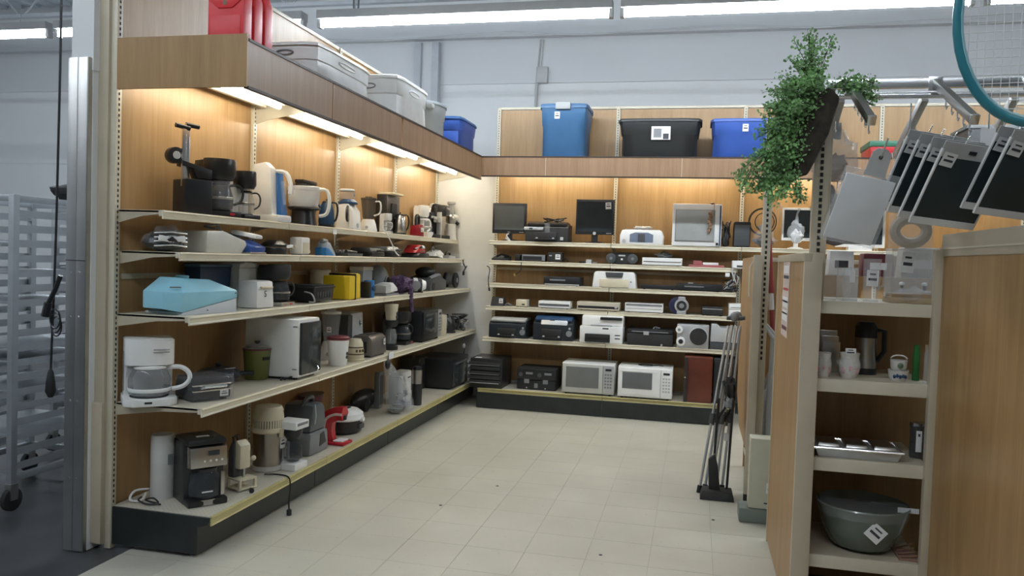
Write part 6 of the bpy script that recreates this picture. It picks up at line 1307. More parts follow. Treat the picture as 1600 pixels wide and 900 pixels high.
B(.01, 0, 0, w * .96, d, h).build('cabinet', SILV, r, bev=.01); q = G().disc(w * .20, -d * .5, h * .52, h * .40, -.014, n=32).build('speaker_ring', LGRY, r, bev=.004); G().disc(w * .20, -d * .5 - .012, h * .52, h * .36, -.006, n=32).build('speaker_grille', BLKM, q)
G().disc(-w * .38, -d * .5, h * .78, h * .15, -.02, n=24).build('dial', WHT, r, bev=.004); G().disc(-w * .38, -d * .5 - .02, h * .78, h * .06, -.004, n=16).build('dial_cap', GRY, r); q = G().disc(-w * .32, -d * .5, h * .28, h * .19, -.02, n=24).build('tweeter_ring', WHT, r, bev=.004); G().disc(-w * .32, -d * .5 - .02, h * .28, h * .10, -.004, n=20).build('tweeter', BLKM, q)
r, w, d, h = place('proj', 'printer', 'grey printer with dark base band, behind the folded tripods', 'printer')
B(0, 0, 0, w, d, h * .28).build('base', DGRY, r, bev=.006); G().prism([(-w * .5, h * .3), (w * .5, h * .3), (w * .46, h * .86), (-w * .2, h * .86), (-w * .3, h), (-w * .48, h)], 'y', -d * .5, d * .5).build('body', LGRY, r, bev=.01); B(w * .05, -d * .36, h * .8, w * .6, .05, h * .12).build('top_opening', GRY, r, bev=.006); G().disc(w * .1, -d * .5, h * .6, .012, -.003, n=8).build('logo_plate', INK, r)

# ------------------------------------------------------------------ far base deck
r, w, d, h = place('trays', 'disc_changer', 'stack-like black component unit with pale slot lines at the corner of the far deck', 'stereo')
B(0, .01, 0, w, d * .96, h).build('housing', BLK, r, bev=.006)
for i, m_ in enumerate((GRY, BLKM, GRY, DGRY, LGRY)): B(-.01, -d * .48, h * (.78 - i * .15), w * .96, .03, h * .10).build('component_front', BLKM, r, bev=.004); B(-.01, -d * .48 - .016, h * (.775 - i * .15), w * .9, .004, h * .018).build('trim_line', m_, r)
B(-w * .3, -d * .3, h, .06, .05, .002).build('label_patch', PAPER, r)
r, w, d, h = place('amp', 'twin_cassette_deck', 'low black twin stereo deck with grey dials and stickers on the far deck', 'stereo')
B(0, .01, 0, w, d * .95, h).build('housing', BLKM, r, bev=.005); B(0, -d * .48, h * .48, w * .98, .02, h * .48).build('upper_panel', BLK, r, bev=.003); B(0, -d * .48, h * .04, w * .98, .02, h * .4).build('lower_panel', BLK, r, bev=.003)
for s in (-1, 1): G().disc(w * (.24 * s - .16), -d * .5, h * .7, .02, -.008).build('dial', DGRY, r); B(w * (.24 * s + .06), -d * .51, h * .72, w * .18, .004, h * .10).build('meter', GRY, r); B(w * (.24 * s + .0), -d * .51, h * .30, .05, .003, .04).build('sticker_patch', GRY, r); B(w * (.24 * s), -d * .51, h * .06, .014, .003, .012).build('button', LGRY, r)
B(0, -d * .51, h * .1, .035, .003, .045).build('badge', GRY, r)
microwave('mw1', 'older white microwave oven with large grey window and ivory left side', WHT, mat('pale_grey_enamel', (.52, .53, .50), .35), mat('grey_mesh', (.17, .175, .17), .35))
r, w, d, h = LAYOUT['mw1'][3:7] and (None,) * 4
microwave('mw2', 'white microwave oven with small framed window, right of the older one', WHT, WHT, mat('mesh_window', (.13, .135, .14), .3), inset=.09)
c = thing('cable_loop', 'black cable loop lying on top of the second white microwave', 'cable', (2.28, 7.68, .19 + LAYOUT['mw2'][6])); G().tube([(.07 * math.cos(2 * PI * k / 20), .05 * math.sin(2 * PI * k / 20), .006) for k in range(20)], .005, 6, closed=True).build('coil', BLK, c); G().tube([(.07, 0, .006), (.12, .02, .008), (.16, 0, .006)], .005).build('cord', BLK, c)
r, w, d, h = place('woodspk', 'floor_speaker', 'cherry wood loudspeaker cabinet standing on the far deck', 'speaker')
B(0, .012, 0, w, d * .92, h).build('cabinet', mat('cherry_wood', (.13, .032, .018), .3, var=.25, scale=5), r, bev=.006); B(-w * .44, -d * .47, .005, w * .1, .02, h * .98).build('front_edge', BLKM, r); G().ell(-w * .46, -d * .5, h * .55, .008, .008, .008).build('peg', CHR, r)
r, w, d, h = place('blackspk', 'floor_speaker', 'black speaker box behind the folded tripods on the far deck', 'speaker')
B(0, .01, 0, w, d * .95, h).build('cabinet', BLKM, r, bev=.006); B(0, -d * .48, h * .04, w * .92, .014, h * .9).build('grille', BLK, r, bev=.004); B(w * .05, -d * .5, h * .9, w * .2, .004, .012).build('logo_plate', GRY, r)

# ------------------------------------------------------------------ totes above
tote('bin_blue', 'tall slate-blue storage tote with grey latch handle, on the far canopy', mat('slate_blue', (.055, .15, .30), .42), lat=TOTEG, stickpos=(-.12, .80), taper=.88)
tote('bin_black', 'wide black storage tote with printed paper label in the middle of the far canopy', TOTEK, taper=.9, lab=(.02,))
tote('bin_blue2', 'wide royal blue storage tote half behind the slotted post', TOTER, stickpos=(-.05, .78), taper=.93)
tote('bin_w1', 'translucent white tote behind the red fuel cans on the left canopy', TOTEW, WHT, taper=.98)
tote('bin_w2', 'biggest translucent white tote with oval grip hole, on the left canopy', TOTEW, WHT, taper=.98)
r = tote('bin_grey', 'grey oval tub with darker rim between white tote and blue tote', TOTEG, mat('rim_grey', (.25, .27, .28), .4), round_=True, taper=.9)[0]
B(-.2, -.17, .28, .07, .05, .035).build('tub_handle', LGRY, r, bev=.008)
tote('bin_blue3', 'small royal blue tote at the corner end of the left canopy', TOTER, TOTEB, taper=.9)
x, y, z, rz, w, d, h = LAYOUT['bin_w2']
for k, (key) in enumerate(('bin_w1', 'bin_w2')):
    x, y, z, rz, w, d, h = LAYOUT[key]; o = [q for q in COL.objects if q.type == 'EMPTY' and abs(q.location.y - y) < 1e-4 and abs(q.location.x - x) < 1e-4][0]
    g = G().tube([(w * .12 * math.cos(2 * PI * i / 20) * (1.2), -d * .485, h * .78 + h * .05 * math.sin(2 * PI * i / 20)) for i in range(20)], .005, 6, closed=True); g.build('grip_hole_rim', WHT, o)
    G().tube([(-w * .488, d * .12 * math.cos(2 * PI * i / 20), h * .78 + h * .05 * math.sin(2 * PI * i / 20)) for i in range(20)], .005, 6, closed=True).build('grip_hole_rim', GRY, o)
# red fuel cans
def fuel_can(y, label):
    c = thing('fuel_can', label, 'fuel can', (.515, y, 2.388), 0, 'red fuel cans on the left canopy')
    w, d, h = .19, .082, .40
    G().prism([(-w * .5, 0), (w * .5, 0), (w * .5, h * .66), (w * .40, h * .80), (w * .16, h * .86), (-w * .16, h * .86), (-w * .40, h * .80), (-w * .5, h * .66)], 'y', -d * .46, d * .46).build('body', CAN_RED, c, bev=.012)
    G().prism([(-w * .42, h * .06), (w * .42, h * .06), (w * .42, h * .42), (-w * .42, h * .42)], 'y', -d * .50, -d * .42).build('lower_panel', CAN_RED, c, bev=.006)
    G().prism([(-w * .46, h * .60), (-w * .20, h * .50), (w * .20, h * .50), (w * .46, h * .60), (w * .40, h * .76), (.0, h * .66), (-w * .40, h * .76)], 'y', -d * .54, -d * .42).build('shoulder_fold', CAN_RED, c, bev=.006)
    G().tube([(-w * .3, 0, h * .84), (-w * .2, 0, h * .97), (w * .2, 0, h * .97), (w * .3, 0, h * .84)], .014).build('handle', CAN_RED, c)
    G().rod((w * .34, 0, h * .78), (w * .44, 0, h * .92), .022).build('cap', CAN_RED, c, bev=.003); G().disc(0, -d * .56, h * .56, .012, .006).build('badge', BRWN, c)
    return c
fuel_can(3.42, 'nearest of the red plastic fuel cans on the left canopy')
fuel_can(3.515, 'middle red plastic fuel can on the left canopy')
fuel_can(3.61, 'rearmost red plastic fuel can on the left canopy')
c = thing('storage_bin', 'red bin with green lid on the far canopy behind the hanging bags', 'storage box', (4.45, 7.66, 2.388)); B(0, 0, 0, .62, .4, .14, tw=1.04, td=1.04).build('tub', RED, c, bev=.01); B(0, 0, .14, .66, .43, .05).build('lid', mat('bin_green', (.04, .16, .10), .4), c, bev=.008); sticker(c, .1, -.212, .07, .1, .07)
c = thing('storage_bin', 'dark grey bin at the right part of the far canopy', 'storage box', (5.15, 7.66, 2.388)); B(0, 0, 0, .5, .4, .30, tw=1.06, td=1.06).build('tub', DGRY, c, bev=.012); B(0, 0, .29, .56, .45, .03).build('rim', GRY, c, bev=.006)
c = thing('lamp_shade', 'cream round drum shade near the right edge on the far canopy', 'lamp shade', (5.52, 7.62, 2.388)); G().lathe([(.16, 0), (.13, .34), (.128, .34)], 0, 0, 0, 28, cap=False).build('shade', OFFW, c); G().lathe([(.165, 0), (.165, .015), (.16, .02)], 0, 0, 0, 28, cap=False).build('trim_ring', BRWN, c)

# ------------------------------------------------------------------ folded tripods leaning at the partition
def tripod(x0, y0, x1, y1, z1, label):
    a = Vector((x0, y0, 0)); b = Vector((x1, y1, z1)); c = thing('folded_tripod', label, 'tripod', a)
    d = b - a; sd = Vector((.028, 0, 0)); sy = Vector((0, .03, 0))
    for i, o in enumerate((-sd, sd, sy)):
        p0, p1 = o * 1.2, d * .93 + o
        G().rod(p0 + d * .03, p0.lerp(p1, .45), .009).build('lower_leg', ALU, c); G().tube([p0.lerp(p1, .42), p1], .011, 10, flat=.8).build('upper_leg', ALU, c)
        G().rod(p0.lerp(p1, .41), p0.lerp(p1, .47), .017).build('leg_clamp', DGRY, c); G().rod(p0, p0 + d * .04, .016).build('foot', BLK, c)
    G().ell(d.x, d.y, d.z - .02, .03, .03, .033).build('head', GRY, c); G().rod(d - Vector((.05, 0, .03)), d - Vector((-.05, 0, .03)), .014).build('hinge', DGRY, c)
    G().tube([d * .62, d * .5 + Vector((.05, -.03, 0)), d * .4], .008).build('crank', BLK, c)
    return c
tripod(2.815, 5.24, 2.965, 5.42, 1.15, 'left one of two folded silver tripods leaning right of the far shelves')
tripod(2.89, 5.30, 2.985, 5.48, 1.15, 'right one of two folded silver tripods, nearest the wood partition')
c = thing('tool_stand', 'black metal base plate with upright black rods under the leaning tripods', 'stand', (2.89, 5.16, 0))
g = G(); L = [(-.10, -.07), (.10, -.07), (.10, .08), (-.10, .08)]
B(0, 0, 0, .21, .16, .055, tw=.85, td=.8).build('base_plate', BLKM, c, bev=.006)
for x in (-.03, .06): G().rod((x, .03, .05), (x + .02, .06, .62), .008).build('rod', BLK, c)
G().prism([(-.05, .04), (.02, .04), (.0, .2), (-.02, .28), (-.06, .24)], 'y', -.02, .02).build('bracket', BLKM, c, bev=.004); B(.045, .02, .36, .028, .004, .05).build('paper_label', LGRY, c)
c = thing('cable_bundle', 'dark tangled straps tied round the middle of the leaning tripods', 'straps', (2.95, 5.30, .55)); crumple(.07, .08, .2, 12, .5, 44).build('strap_heap', BLKM, c); crumple(.07, .06, .07, 10, .5, 45).xf(Matrix.Translation((-.0, -.05, .0))).build('buckle', GRY, c)
# tools in the partition rack
c = thing('broom', 'red-handled pole leaning in the rack behind the slotted post', 'pole', (3.28, 5.35, .12)); b_ = Vector((-.12, .2, 1.56)); G().rod((0, 0, 0), b_ * .68, .014).build('pole', mat('pole_red', (.30, .05, .05), .4), c); G().rod(b_ * .68, b_ * .75, .018).build('white_band', WHT, c); G().rod(b_ * .75, b_, .022).build('grip', mat('grip_red', (.34, .04, .05), .5), c)
c = thing('walker_frame', 'grey metal tube frame leaning inside the rack right of the slotted post', 'frame', (3.18, 5.1, .13)); G().tube([(-.01, 0, 0), (0, .0, .93), (-.07, .0, 1.0)], .016).build('tube', LGRY, c); G().tube([(-.07, 0, 1.0), (0, -.02, .9), (.06, -.02, .8)], .012).build('brace', LGRY, c)
c = thing('grey_bag', 'pale grey plastic bundle inside the rack behind the cream box', 'bag', (3.16, 5.25, .14)); crumple(.12, .12, .62, 14, .4, 51).build('bundle', LGRY, c); crumple(.1, .1, .3, 12, .4, 52).xf(Matrix.Translation((.1, -.02, 0))).build('dark_bundle', DGRY, c)
c = thing('patterned_bag', 'black and white patterned bundle inside the rack beside the grey frame', 'bag', (3.32, 5.12, .14)); crumple(.13, .12, .5, 14, .5, 53).build('bundle', mat('zebra_print', (.4, .4, .4), .6, var=.95, scale=30), c)

# ------------------------------------------------------------------ near right shelves
def tub_thing(key, name, label, cat, prof, m, n=24, sq=False, group=None):
    r, w, d, h = place(key, name, label, cat, group); q = min(w, d)
    G().lathe([(a * w, b_ * h) for a, b_ in prof], 0, 0, 0, n, 1, min(1.2, d / w), cap=False).build('vessel', m, r); return r, w, d, h
r, w, d, h = tub_thing('pitcher', 'plastic_pitcher', 'clear plastic tumbler at the left end of the near top shelf', 'pitcher', [(.40, 0), (.42, .03), (.48, .95), (.5, 1)], GLS); G().lathe([(w * .40, 0), (w * .41, .006)], 0, 0, 0, 20).build('vessel_base', GLS, r)
r, w, d, h = place('tub', 'plastic_organizer', 'clear plastic box with a paper tag beside the tumbler', 'container'); 
for s in (-1, 1): B(s * w * .48, 0, 0, .003, d, h * .9).build('side_wall', GLS, r); B(0, s * d * .48, 0, w, .003, h * .9).build('end_wall', GLS, r)
B(0, 0, 0, w, d, .004).build('bottom', GLS, r); B(w * .1, -d * .5, h * .5, .02, .001, .05).build('paper_tag', PAPER, r, smooth=False)
r, w, d, h = tub_thing('jug', 'plastic_jug', 'clear plastic jug with large white barcode label', 'jug', [(.42, 0), (.44, .03), (.47, .5), (.5, .98), (.52, 1)], GLS); sticker(r, -w * .05, -w * .5, h * .55, .045, .065, tilt=.03); G().tube([(w * .4, 0, h * .9), (w * .72, 0, h * .8), (w * .68, 0, h * .4), (w * .4, 0, h * .3)], .006).build('handle', GLS, r); G().lathe([(w * .42, 0), (w * .43, .006)], 0, 0, 0, 20).build('jug_base', GLS, r)
r, w, d, h = place('breadbag', 'wrapped_package', 'tan flat package in crinkled clear wrap on the near top shelf', 'package'); B(0, 0, 0, w * .96, d * .9, h * .42, tw=.95, td=.9).build('package_body', mat('tan_bread', (.34, .23, .13), .7), r, bev=.012); B(0, 0, 0, w, d, h * .25).build('tray', mat('tan_tray', (.42, .32, .2), .6), r, bev=.004); crumple(w * 1.0, d, h * .62, 20, .5, 61).build('plastic_film', BAGP, r, ang=30); G().rod((-w * .44, 0, h * .4), (-w * .5, 0, h * .92), .008).build('film_twist', WRAP, r)
r, w, d, h = place('clearbox', 'plastic_organizer', 'wide clear plastic box with hanging white tag at the back of the near top shelf', 'container')
for s in (-1, 1): B(s * w * .49, 0, 0, .003, d, h).build('side_wall', GLS, r); B(0, s * d * .49, 0, w, .003, h).build('end_wall', GLS, r)
B(0, 0, h * .98, w * 1.02, d * 1.02, .006).build('rim', GLS, r); B(0, 0, 0, w, d, .004).build('bottom', GLS, r)
sticker(r, -w * .15, -d * .52, h * .74, .05, .085, tilt=.08)
for s, m_ in ((-.2, BLK), (.3, NAVY)): G().rod((w * s, -.02, .0), (w * s, -.02, .07), .006).build('cap_stem', m_, r); G().ell(w * s, -.02, .075, .012, .012, .008).build('cap', WHT, r)
c = thing('napkin_holder', 'grey silver metal holder at the left end of the near second shelf', 'holder', LAYOUT['silverbox'][:3]); w, d, h = LAYOUT['silverbox'][4:7]
for i in range(3): B(0, -d * .4 + i * d * .35, 0, w, .006, h * (.75 + .12 * i)).build('plate', STL, c, bev=.003)
B(0, 0, 0, w, d, .008).build('base', STL, c)
for k, lb in (('pot1', 'rose-patterned cup in clear wrap, left one on the near second shelf'), ('pot2', 'rose-patterned cup in clear wrap with white tag, right one on the near second shelf')):
    r, w, d, h = place(k, 'patterned_cup', lb, 'cup')
    G().lathe([(w * .34, 0), (w * .46, h * .25), (w * .49, h * .55), (w * .42, h * .78), (w * .46, h * .98), (w * .42, h * .97), (w * .38, h * .7)], 0, 0, 0, 24, cap=False).build('cup_body', mat('china_white', (.62, .60, .56), .25), r)
    for i, a in enumerate((-2.3, -1.6, -.9)): G().ell(w * .40 * math.cos(a), w * .40 * math.sin(a), h * (.32 + .1 * (i % 2)), w * .14, w * .10, h * .15, 12, 8).build('rose_relief', ROSE, r)
    crumple(w * 1.05, w * 1.05, h * 1.0, 14, .18, 63).build('plastic_film', GLS, r, ang=30)
    if k == 'pot2': sticker(r, .0, -w * .2, h * 1.02, .04, .03)
r, w, d, h = place('thermos', 'thermal_carafe', 'black and steel thermal carafe behind the patterned cups', 'carafe')
G().lathe([(w * .40, 0), (w * .42, h * .04), (w * .40, h * .7)], 0, 0, 0, 24).build('body', STL, r); G().lathe([(w * .41, h * .7), (w * .40, h * .9), (w * .3, h)], 0, 0, 0, 24).build('lid', BLK, r)
G().tube([(w * .3, -.01, h * .86), (w * .62, -.02, h * .84), (w * .64, -.02, h * .45), (w * .4, -.01, h * .25)], .011).build('handle', BLK, r); G().lathe([(w * .42, 0), (w * .43, h * .12)], 0, 0, 0, 24).build('base_band', BLK, r)
r, w, d, h = place('fbowl', 'ceramic_bowl', 'white ceramic bowl with dark floral band on the near second shelf', 'bowl'); G().lathe([(w * .34, 0), (w * .44, h * .3), (w * .48, h * .9), (w * .5, h), (w * .45, h * .95), (w * .35, h * .2)], 0, 0, 0, 26).build('bowl_body', mat('china_white', (.62, .60, .56), .25), r)
for i in range(5): a = -PI / 2 + (i - 2) * .3; G().ell(w * .46 * math.cos(a), w * .46 * math.sin(a), h * (.45 + .08 * (i % 2)), .006, .004, .008, 8, 6).build('floral_mark', NAVY, r)
x, y, z, rz, w2, d2, h2 = LAYOUT['fbowl']
c = thing('patterned_cup', 'small floral cup stacked in the white ceramic bowl', 'cup', (x, y, z + h2)); G().lathe([(.018, 0), (.03, .02), (.032, .05), (.028, .05), (.024, .02)], 0, 0, -.01, 22).build('cup_body', MATS['china_white'], c); G().ell(0, -.03, .02, .012, .004, .012, 8, 6).build('floral_mark', mat('leaf_print', (.10, .16, .10), .4), c); G().tube([(.03 * math.cos(a * PI / 8), 0, .045 + .014 * math.sin(a * PI / 8)) for a in range(9)], .003).build('handle', MATS['china_white'], c)
r, w, d, h = tub_thing('greenjar', 'glass_bottle', 'green glass bottle at the right of the near second shelf', 'bottle', [(.48, 0), (.5, .7), (.42, .85), (.4, 1)], mat('green_glass', (.03, .20, .05), .1, alpha=.75)); G().lathe([(w * .3, 0), (w * .3, .005)], 0, 0, 0, 12).build('bottle_base', mat('green_glass', (.1, .3, .1), .1), r)
r, w, d, h = tub_thing('glassjar', 'glass_bottle', 'clear glass bottle with tan cork beside the green bottle', 'bottle', [(.48, 0), (.5, .75), (.36, .85), (.38, .92)], GLS); G().lathe([(w * .36, h * .88), (w * .4, h)], 0, 0, 0, 14).build('cork', mat('cork', (.4, .28, .15), .8), r)
r, w, d, h = place('alutray', 'foil_tray', 'shiny aluminium divided roasting tray with a torn film cover on the near third shelf', 'tray')
B(0, 0, 0, w * .90, d * .86, h * .8, tw=1.1, td=1.12).build('tray_body', ALU, r, bev=.006); G().tube([(-w * .5, -d * .49, h * .8), (w * .5, -d * .49, h * .8), (w * .5, d * .49, h * .8), (-w * .5, d * .49, h * .8)], .005, 6, closed=True).build('rolled_rim', CHR, r)
for i in range(3): B(-w * .32 + i * w * .32, .01, h * .8, w * .27, d * .74, .016, tw=.85, td=.85).build('compartment', STL, r, bev=.006)
r, w, d, h = place('tagjar', 'glass_jar', 'dark glass jar with bright paper tag at the right of the near third shelf', 'jar'); G().lathe([(w * .44, 0), (w * .48, h * .1), (w * .46, h * .85), (w * .5, h * .88), (w * .5, h * .93)], 0, 0, 0, 22).build('jar_body', GLSD, r); G().lathe([(w * .5, h * .93), (w * .48, h)], 0, 0, 0, 22).build('jar_lid', STL, r); B(0, -w * .5, h * .2, w * .36, .002, h * .6).build('paper_tag', PAPER, r, smooth=False); B(0, -w * .5 - .002, h * .64, w * .14, .001, h * .08).build('printing', INK, r, smooth=False)
r, w, d, h = place('bigbowl', 'glass_bowl', 'large grey-green glass bowl wrapped in film with a diamond-set price label', 'bowl')
G().lathe([(w * .24, 0), (w * .34, h * .1), (w * .44, h * .5), (w * .5, h * .92), (w * .49, h * .95), (w * .42, h * .55), (w * .3, h * .14)], 0, 0, 0, 34, 1, .95, cap=False).build('bowl_body', mat('sea_glass', (.17, .20, .17), .1, alpha=.78), r); G().lathe([(w * .24, 0), (w * .3, .01)], 0, 0, 0, 30).build('bowl_base', mat('sea_glass', (.1, .14, .12), .1), r)
g = G(); v = []; f = []; n = 28
for j, (a, z) in enumerate(((.505, .75), (.51, .95), (.38, 1.02), (.1, .98))):
    for i in range(n): an = 2 * PI * i / n; q = 1 + .06 * noise.noise(Vector((an * 3, j, 1))); v.append((w * a * q * math.cos(an), w * a * .95 * q * math.sin(an), h * z + .012 * noise.noise(Vector((an * 4, j, 7)))))
for j in range(3):
    for i in range(n): k = (i + 1) % n; f.append((j * n + i, j * n + k, (j + 1) * n + k, (j + 1) * n + i))
G().add(v, f).build('plastic_film', WRAP, r, ang=30)
sticker(r, w * .06, -w * .445, h * .55, .065, .065, tilt=.7); B(w * .45, -.05, h * .86, .08, .004, .02).build('printed_edge', PAPER, r)
r, w, d, h = place('trivet', 'wire_trivet', 'brown wire trivet lying behind the large glass bowl', 'trivet')
for i in range(4): G().rod((-w * .4, -d * .4 + i * d * .27, .01), (w * .5, -d * .3 + i * d * .25, h * .5 + .004 * i), .004).build('wire', BRWN, r)
B(0, 0, 0, w, d, .008).build('tile', mat('clay', (.3, .17, .12), .6), r)

# ------------------------------------------------------------------ hanging goods
def hang(name, label, cat, TL, TR, BL, t, m, group=None, header=.0, edge=None):
    """flat panel given by three corners (world); returns root and local frame with x right, z up, origin at top left"""
    TL, TR, BL = map(Vector, (TL, TR, BL)); X = (TR - TL); W = X.length; X = X / W; Zd = (BL - TL); Zd = Zd - X * Zd.dot(X); H = Zd.length; Z = -Zd / H; Y = Z.cross(X)
    r = bpy.data.objects.new(name, None); COL.objects.link(r); M = Matrix((X, Y, Z)).transposed().to_4x4(); M.translation = TL; r.matrix_world = M; tag(r, label, cat, group)
    return r, W, H
CB_LAB = ['front black cutting board in a white-edged sleeve, nearest the camera on the chrome arm', 'second black cutting board just behind the front one', 'third black cutting board on the chrome arm', 'rearmost black cutting board on the chrome arm']
P0, P1, P2 = Vector((3.525, 3.06, 1.90)), Vector((3.772, 3.18, 1.881)), Vector((3.472, 3.17, 1.659))
STEP = Vector((-.026, .055, .022))
def board(i, off, label):
    r, W, H = hang('cutting_board', label, 'cutting board', P0 + off, P1 + off, P2 + off, .006, CUTB, 'black cutting boards on the chrome arms')
    B(W / 2, 0, -H - .004, W, .006, H - .018).build('board', CUTB, r, bev=.001)
    B(W / 2, -.002, -.032, W * 1.0, .004, .055).build('header_card', LGRY, r)
    B(.002, -.001, -H - .004, .006, .009, H).build('sleeve_edge', PAPER, r); B(W - .002, -.001, -H - .004, .006, .009, H).build('sleeve_edge', PAPER, r); B(W / 2, -.001, -H - .018, W, .009, .026).build('sleeve_edge', PAPER, r)
    sticker(r, W * .14, -.008, -.040, .055, .05, tilt=.1); G().rod((W * .30, -.0, .016), (W * .31, -.0, .05), .0025).build('hang_wire', CHR, r); B(W * .45, -.006, -.012, .03, .002, .012).build('hang_slot', BLK, r)
    B(W * .9, -.008, -.035, .022, .003, .022).build('corner_mark', GRY, r)
    return r
for i in range(4): board(i, STEP * i, CB_LAB[i])
for i in range(2): board(i, Vector((.205, -.02, .035)) + STEP * i, ('black cutting board cut off by the right edge, front one', 'black cutting board cut off by the right edge, rear one')[i])
r, W, H = hang('bagged_board', 'white cutting board in a clear bag on the left chrome arm', 'cutting board', (3.207, 3.02, 1.821), (3.395, 3.08, 1.789), (3.166, 3.1, 1.575), .01, WHT, None)
B(W / 2, .0, -H * .98, W * .92, .010, H * .92).build('board', mat('frosted_white', (.82, .86, .90), .4), r, bev=.003); B(W / 2, 0, -H * 1.02, W * 1.04, .022, H * 1.05).build('bag_film', GLS, r, bev=.006)
G().prism([(W * .34, -.01), (W * .74, -.01), (W * .70, .075), (W * .60, .09), (W * .44, .09), (W * .36, .075)], 'y', -.003, .003).build('header_card', mat('grey_card', (.50, .52, .52), .5), r); G().disc(W * .52, -.004, .06, .007, -.002).build('hang_hole', INK, r); G().rod((W * .52, -.004, .06), (W * .52, -.004, .13), .0028).build('hang_wire', CHR, r)
c = thing('plastic_bag', 'crinkled clear plastic bag of small goods hanging at the far left of the chrome arms', 'plastic bag', (3.26, 3.62, 1.83)); crumple(.16, .12, .2, 16, .5, 71).build('bag_film', BAGP, c, ang=30); crumple(.1, .08, .12, 12, .5, 72).build('bag_contents', mat('pale_brown', (.4, .3, .25), .6), c); B(0, 0, .18, .04, .004, .07).build('header_card', LGRY, c)
c = thing('plastic_bag', 'lower dark mixed bag behind the bagged white board', 'plastic bag', (3.28, 3.66, 1.56)); crumple(.18, .14, .26, 16, .5, 73).build('bag_film', BAGP, c, ang=30); crumple(.15, .1, .22, 12, .5, 74).build('bag_contents', mat('mauve_brown', (.16, .10, .11), .6), c); G().rod((0, 0, .25), (0, 0, .36), .003).build('string', WHT, c)
c = thing('plastic_bag', 'small white-headed clear bag between bagged board and black boards', 'plastic bag', (3.50, 3.42, 1.72)); crumple(.10, .06, .2, 14, .5, 75).build('bag_film', BAGP, c, ang=30); B(0, -.01, .18, .05, .004, .08).build('header_card', WHT, c); B(0, -.014, .2, .02, .002, .03).build('printing', INK, c, smooth=False); G().rod((0, 0, .24), (0, 0, .40), .003).build('hang_wire', CHR, c)
c = thing('tape_roll', 'pale tan roll in clear pack below the black cutting boards', 'packaged item', (3.56, 3.58, 1.56)); G().tube([(.06 * math.cos(2 * PI * k / 22), 0, .07 + .05 * math.sin(2 * PI * k / 22)) for k in range(22)], .022, 8, closed=True).build('roll', mat('tan_roll', (.5, .43, .33), .5), c); B(0, 0, 0, .16, .05, .14).build('pack_film', GLS, c)
c = thing('price_tag', 'white hang tag on a chrome hook above the right cutting boards', 'price tag', (3.74, 3.3, 1.93)); B(0, 0, 0, .05, .003, .075).build('tag_card', PAPER, c, smooth=False); G().rod((0, 0, .07), (0, 0, .13), .003).build('hang_wire', CHR, c)
# goods seen through the gap: mixed items behind the near unit
mix = [('folded_cloth', 'maroon folded cloth behind the clear jugs', 'cloth', (3.62, 4.3, 1.45), (.16, .12, .12), MAROON), ('glass_pack', 'pale boxed glasses behind the near top shelf', 'box', (3.86, 4.45, 1.44), (.2, .14, .16), mat('pale_card', (.5, .47, .42), .6)), ('cutlery_pack', 'white and black packet behind the bagged white board', 'packet', (3.44, 4.28, 1.44), (.13, .1, .13), PAPER)]
sup = thing('display_table', 'low wood display shelf behind the near right unit', 'table', (3.75, 4.75, 0)); B(0, -.12, 1.40, .95, .62, .03).build('table_top', W_OAK, sup)
for sx in (-1, 1):
    for sy in (-1, 1): B(sx * .42, -.12 + sy * .27, 0, .04, .04, 1.40).build('leg', CREAM2, sup)
for nm, lb, ct, lc, sz, m_ in mix:
    c = thing(nm, lb, ct, (lc[0], lc[1] + .2, 1.43)); B(0, 0, 0, sz[0], sz[1], sz[2], tw=.9).build('body', m_, c, bev=.01); B(0, -sz[1] * .5, sz[2] * .3, sz[0] * .5, .004, sz[2] * .3).build('label_patch', INK if m_ is PAPER else PAPER, c)

# fern with bark basket on the post
F = thing('hanging_fern', 'bushy green artificial fern on a dark bark basket fixed to the near slotted post', 'plant', (3.12, 3.345, 2.03))
G().prism([(-.06, -.21), (.0, -.20), (.07, -.04), (.105, .10), (.06, .145), (-.02, .06), (-.06, -.08)], 'y', -.03, .05).build('bark_basket', BARK, F, bev=.02)
random.seed(21); fol = G(); stems = G()
def leaflet(p, s, nrm):
    a = nrm.orthogonal().normalized(); b_ = nrm.cross(a); th = random.uniform(0, 6.28); u = a * math.cos(th) + b_ * math.sin(th); v_ = nrm.cross(u)
    fol.add([p, p + u * s * .55 + v_ * s * .5, p + u * s * 1.0 + v_ * s * .22 + nrm * s * .12, p + u * s * 1.05 - v_ * s * .2, p + u * s * .55 - v_ * s * .5], [(0, 1, 2, 3, 4)])
def frond(p, dr, L, drop):
    pts = []; q = Vector(p); d_ = Vector(dr).normalized()
    for i in range(9): pts.append(q.copy()); q = q + d_ * L / 8; d_ = (d_ + Vector((random.uniform(-.12, .12), random.uniform(-.12, .12), -drop * .14 + random.uniform(-.08, .08)))).normalized()
    stems.tube(pts, .0012, 4)
    for i in range(2, 9):
        for k in range(8):
            e = Vector((random.gauss(0, 1), random.gauss(0, 1), random.gauss(0, .8))).normalized(); tip = pts[i] + e * random.uniform(.012, .045) * (1.25 - i / 14)
            leaflet(tip, random.uniform(.007, .0135), Vector((random.gauss(0, .6), -1 + random.gauss(0, .6), random.gauss(.3, .6))).normalized())
            if k < 2: stems.tube([pts[i], tip], .0007, 3)
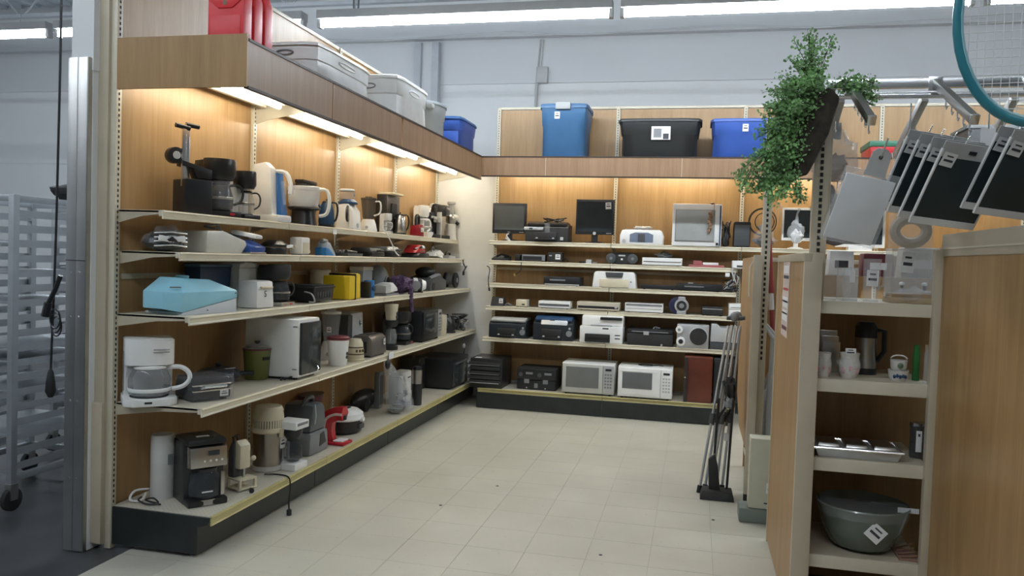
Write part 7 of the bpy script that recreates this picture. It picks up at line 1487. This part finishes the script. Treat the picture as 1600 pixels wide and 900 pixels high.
for i in range(115):
    t = random.random(); p = (-.07 + .10 * t + random.uniform(-.03, .03), random.uniform(-.03, .03), -.22 + .38 * t)
    dr = (-1.15 + 1.0 * t * random.random() * 1.1, random.uniform(-.8, .5), -.35 + 1.2 * t + random.uniform(-.4, .3))
    frond(p, dr, random.uniform(.08, .19) * (1.05 if t > .3 else .8), .8)
for k in range(8): frond((.07, 0, .14), (1, random.uniform(-.4, .2), .35 + random.uniform(-.3, .5)), .17, 1.3)
for k in range(9): frond((-.0, 0, .15), (random.uniform(-.4, .4), random.uniform(-.3, .2), 1), .19, .5)
for k in range(7): frond((-.10, -.02, -.10), (-1, random.uniform(-.3, .2), -.1 - .1 * k), .22, 1.2)
for k in range(5): frond((-.06, -.02, -.18), (random.uniform(-.5, .3), -.3, -.7), .13, .6)
o = fol.build('fern_leaves', LEAF, F, smooth=False); o['kind'] = 'stuff'
o = stems.build('fern_stems', mat('stem', (.06, .09, .03), .6), F); o['kind'] = 'stuff'

# racket hung at the near right
RC = Vector((3.28, 1.6, 1.93))
c = thing('tennis_racket', 'teal-framed tennis racket with white strings hanging at the top right corner', 'racket', RC)
a_, b_ = .128, .195
pts = [(a_ * math.cos(2 * PI * i / 40), 0, b_ * math.sin(2 * PI * i / 40)) for i in range(40)]
G().tube(pts, .0085, 10, flat=1.1, closed=True).build('frame', TEAL, c); G().tube([(p[0] * .96, -.004, p[2] * .965) for p in pts], .004, 6, closed=True).build('bumper', mat('pale_teal', (.25, .45, .5), .3), c)
g = G()
for i in range(-8, 9): x = a_ * .95 * i / 9; zz = b_ * .95 * math.sqrt(1 - (i / 9) ** 2); g.tube([(x, 0, -zz), (x, 0, zz)], .0007, 4)
for i in range(-11, 12): z = b_ * .95 * i / 12; x = a_ * .95 * math.sqrt(1 - (i / 12) ** 2); g.tube([(-x, 0, z), (x, 0, z)], .0007, 4)
o = g.build('strings', PAPER, c); o['kind'] = 'stuff'
G().tube([(-.04, 0, b_ * .95), (0, 0, b_ + .10)], .007).build('throat', TEAL, c); G().tube([(.04, 0, b_ * .95), (0, 0, b_ + .10)], .007).build('throat', TEAL, c); G().rod((0, 0, b_ + .09), (0, 0, b_ + .30), .014).build('handle', BLK, c)
c.rotation_euler = (0, R(0), R(-8))
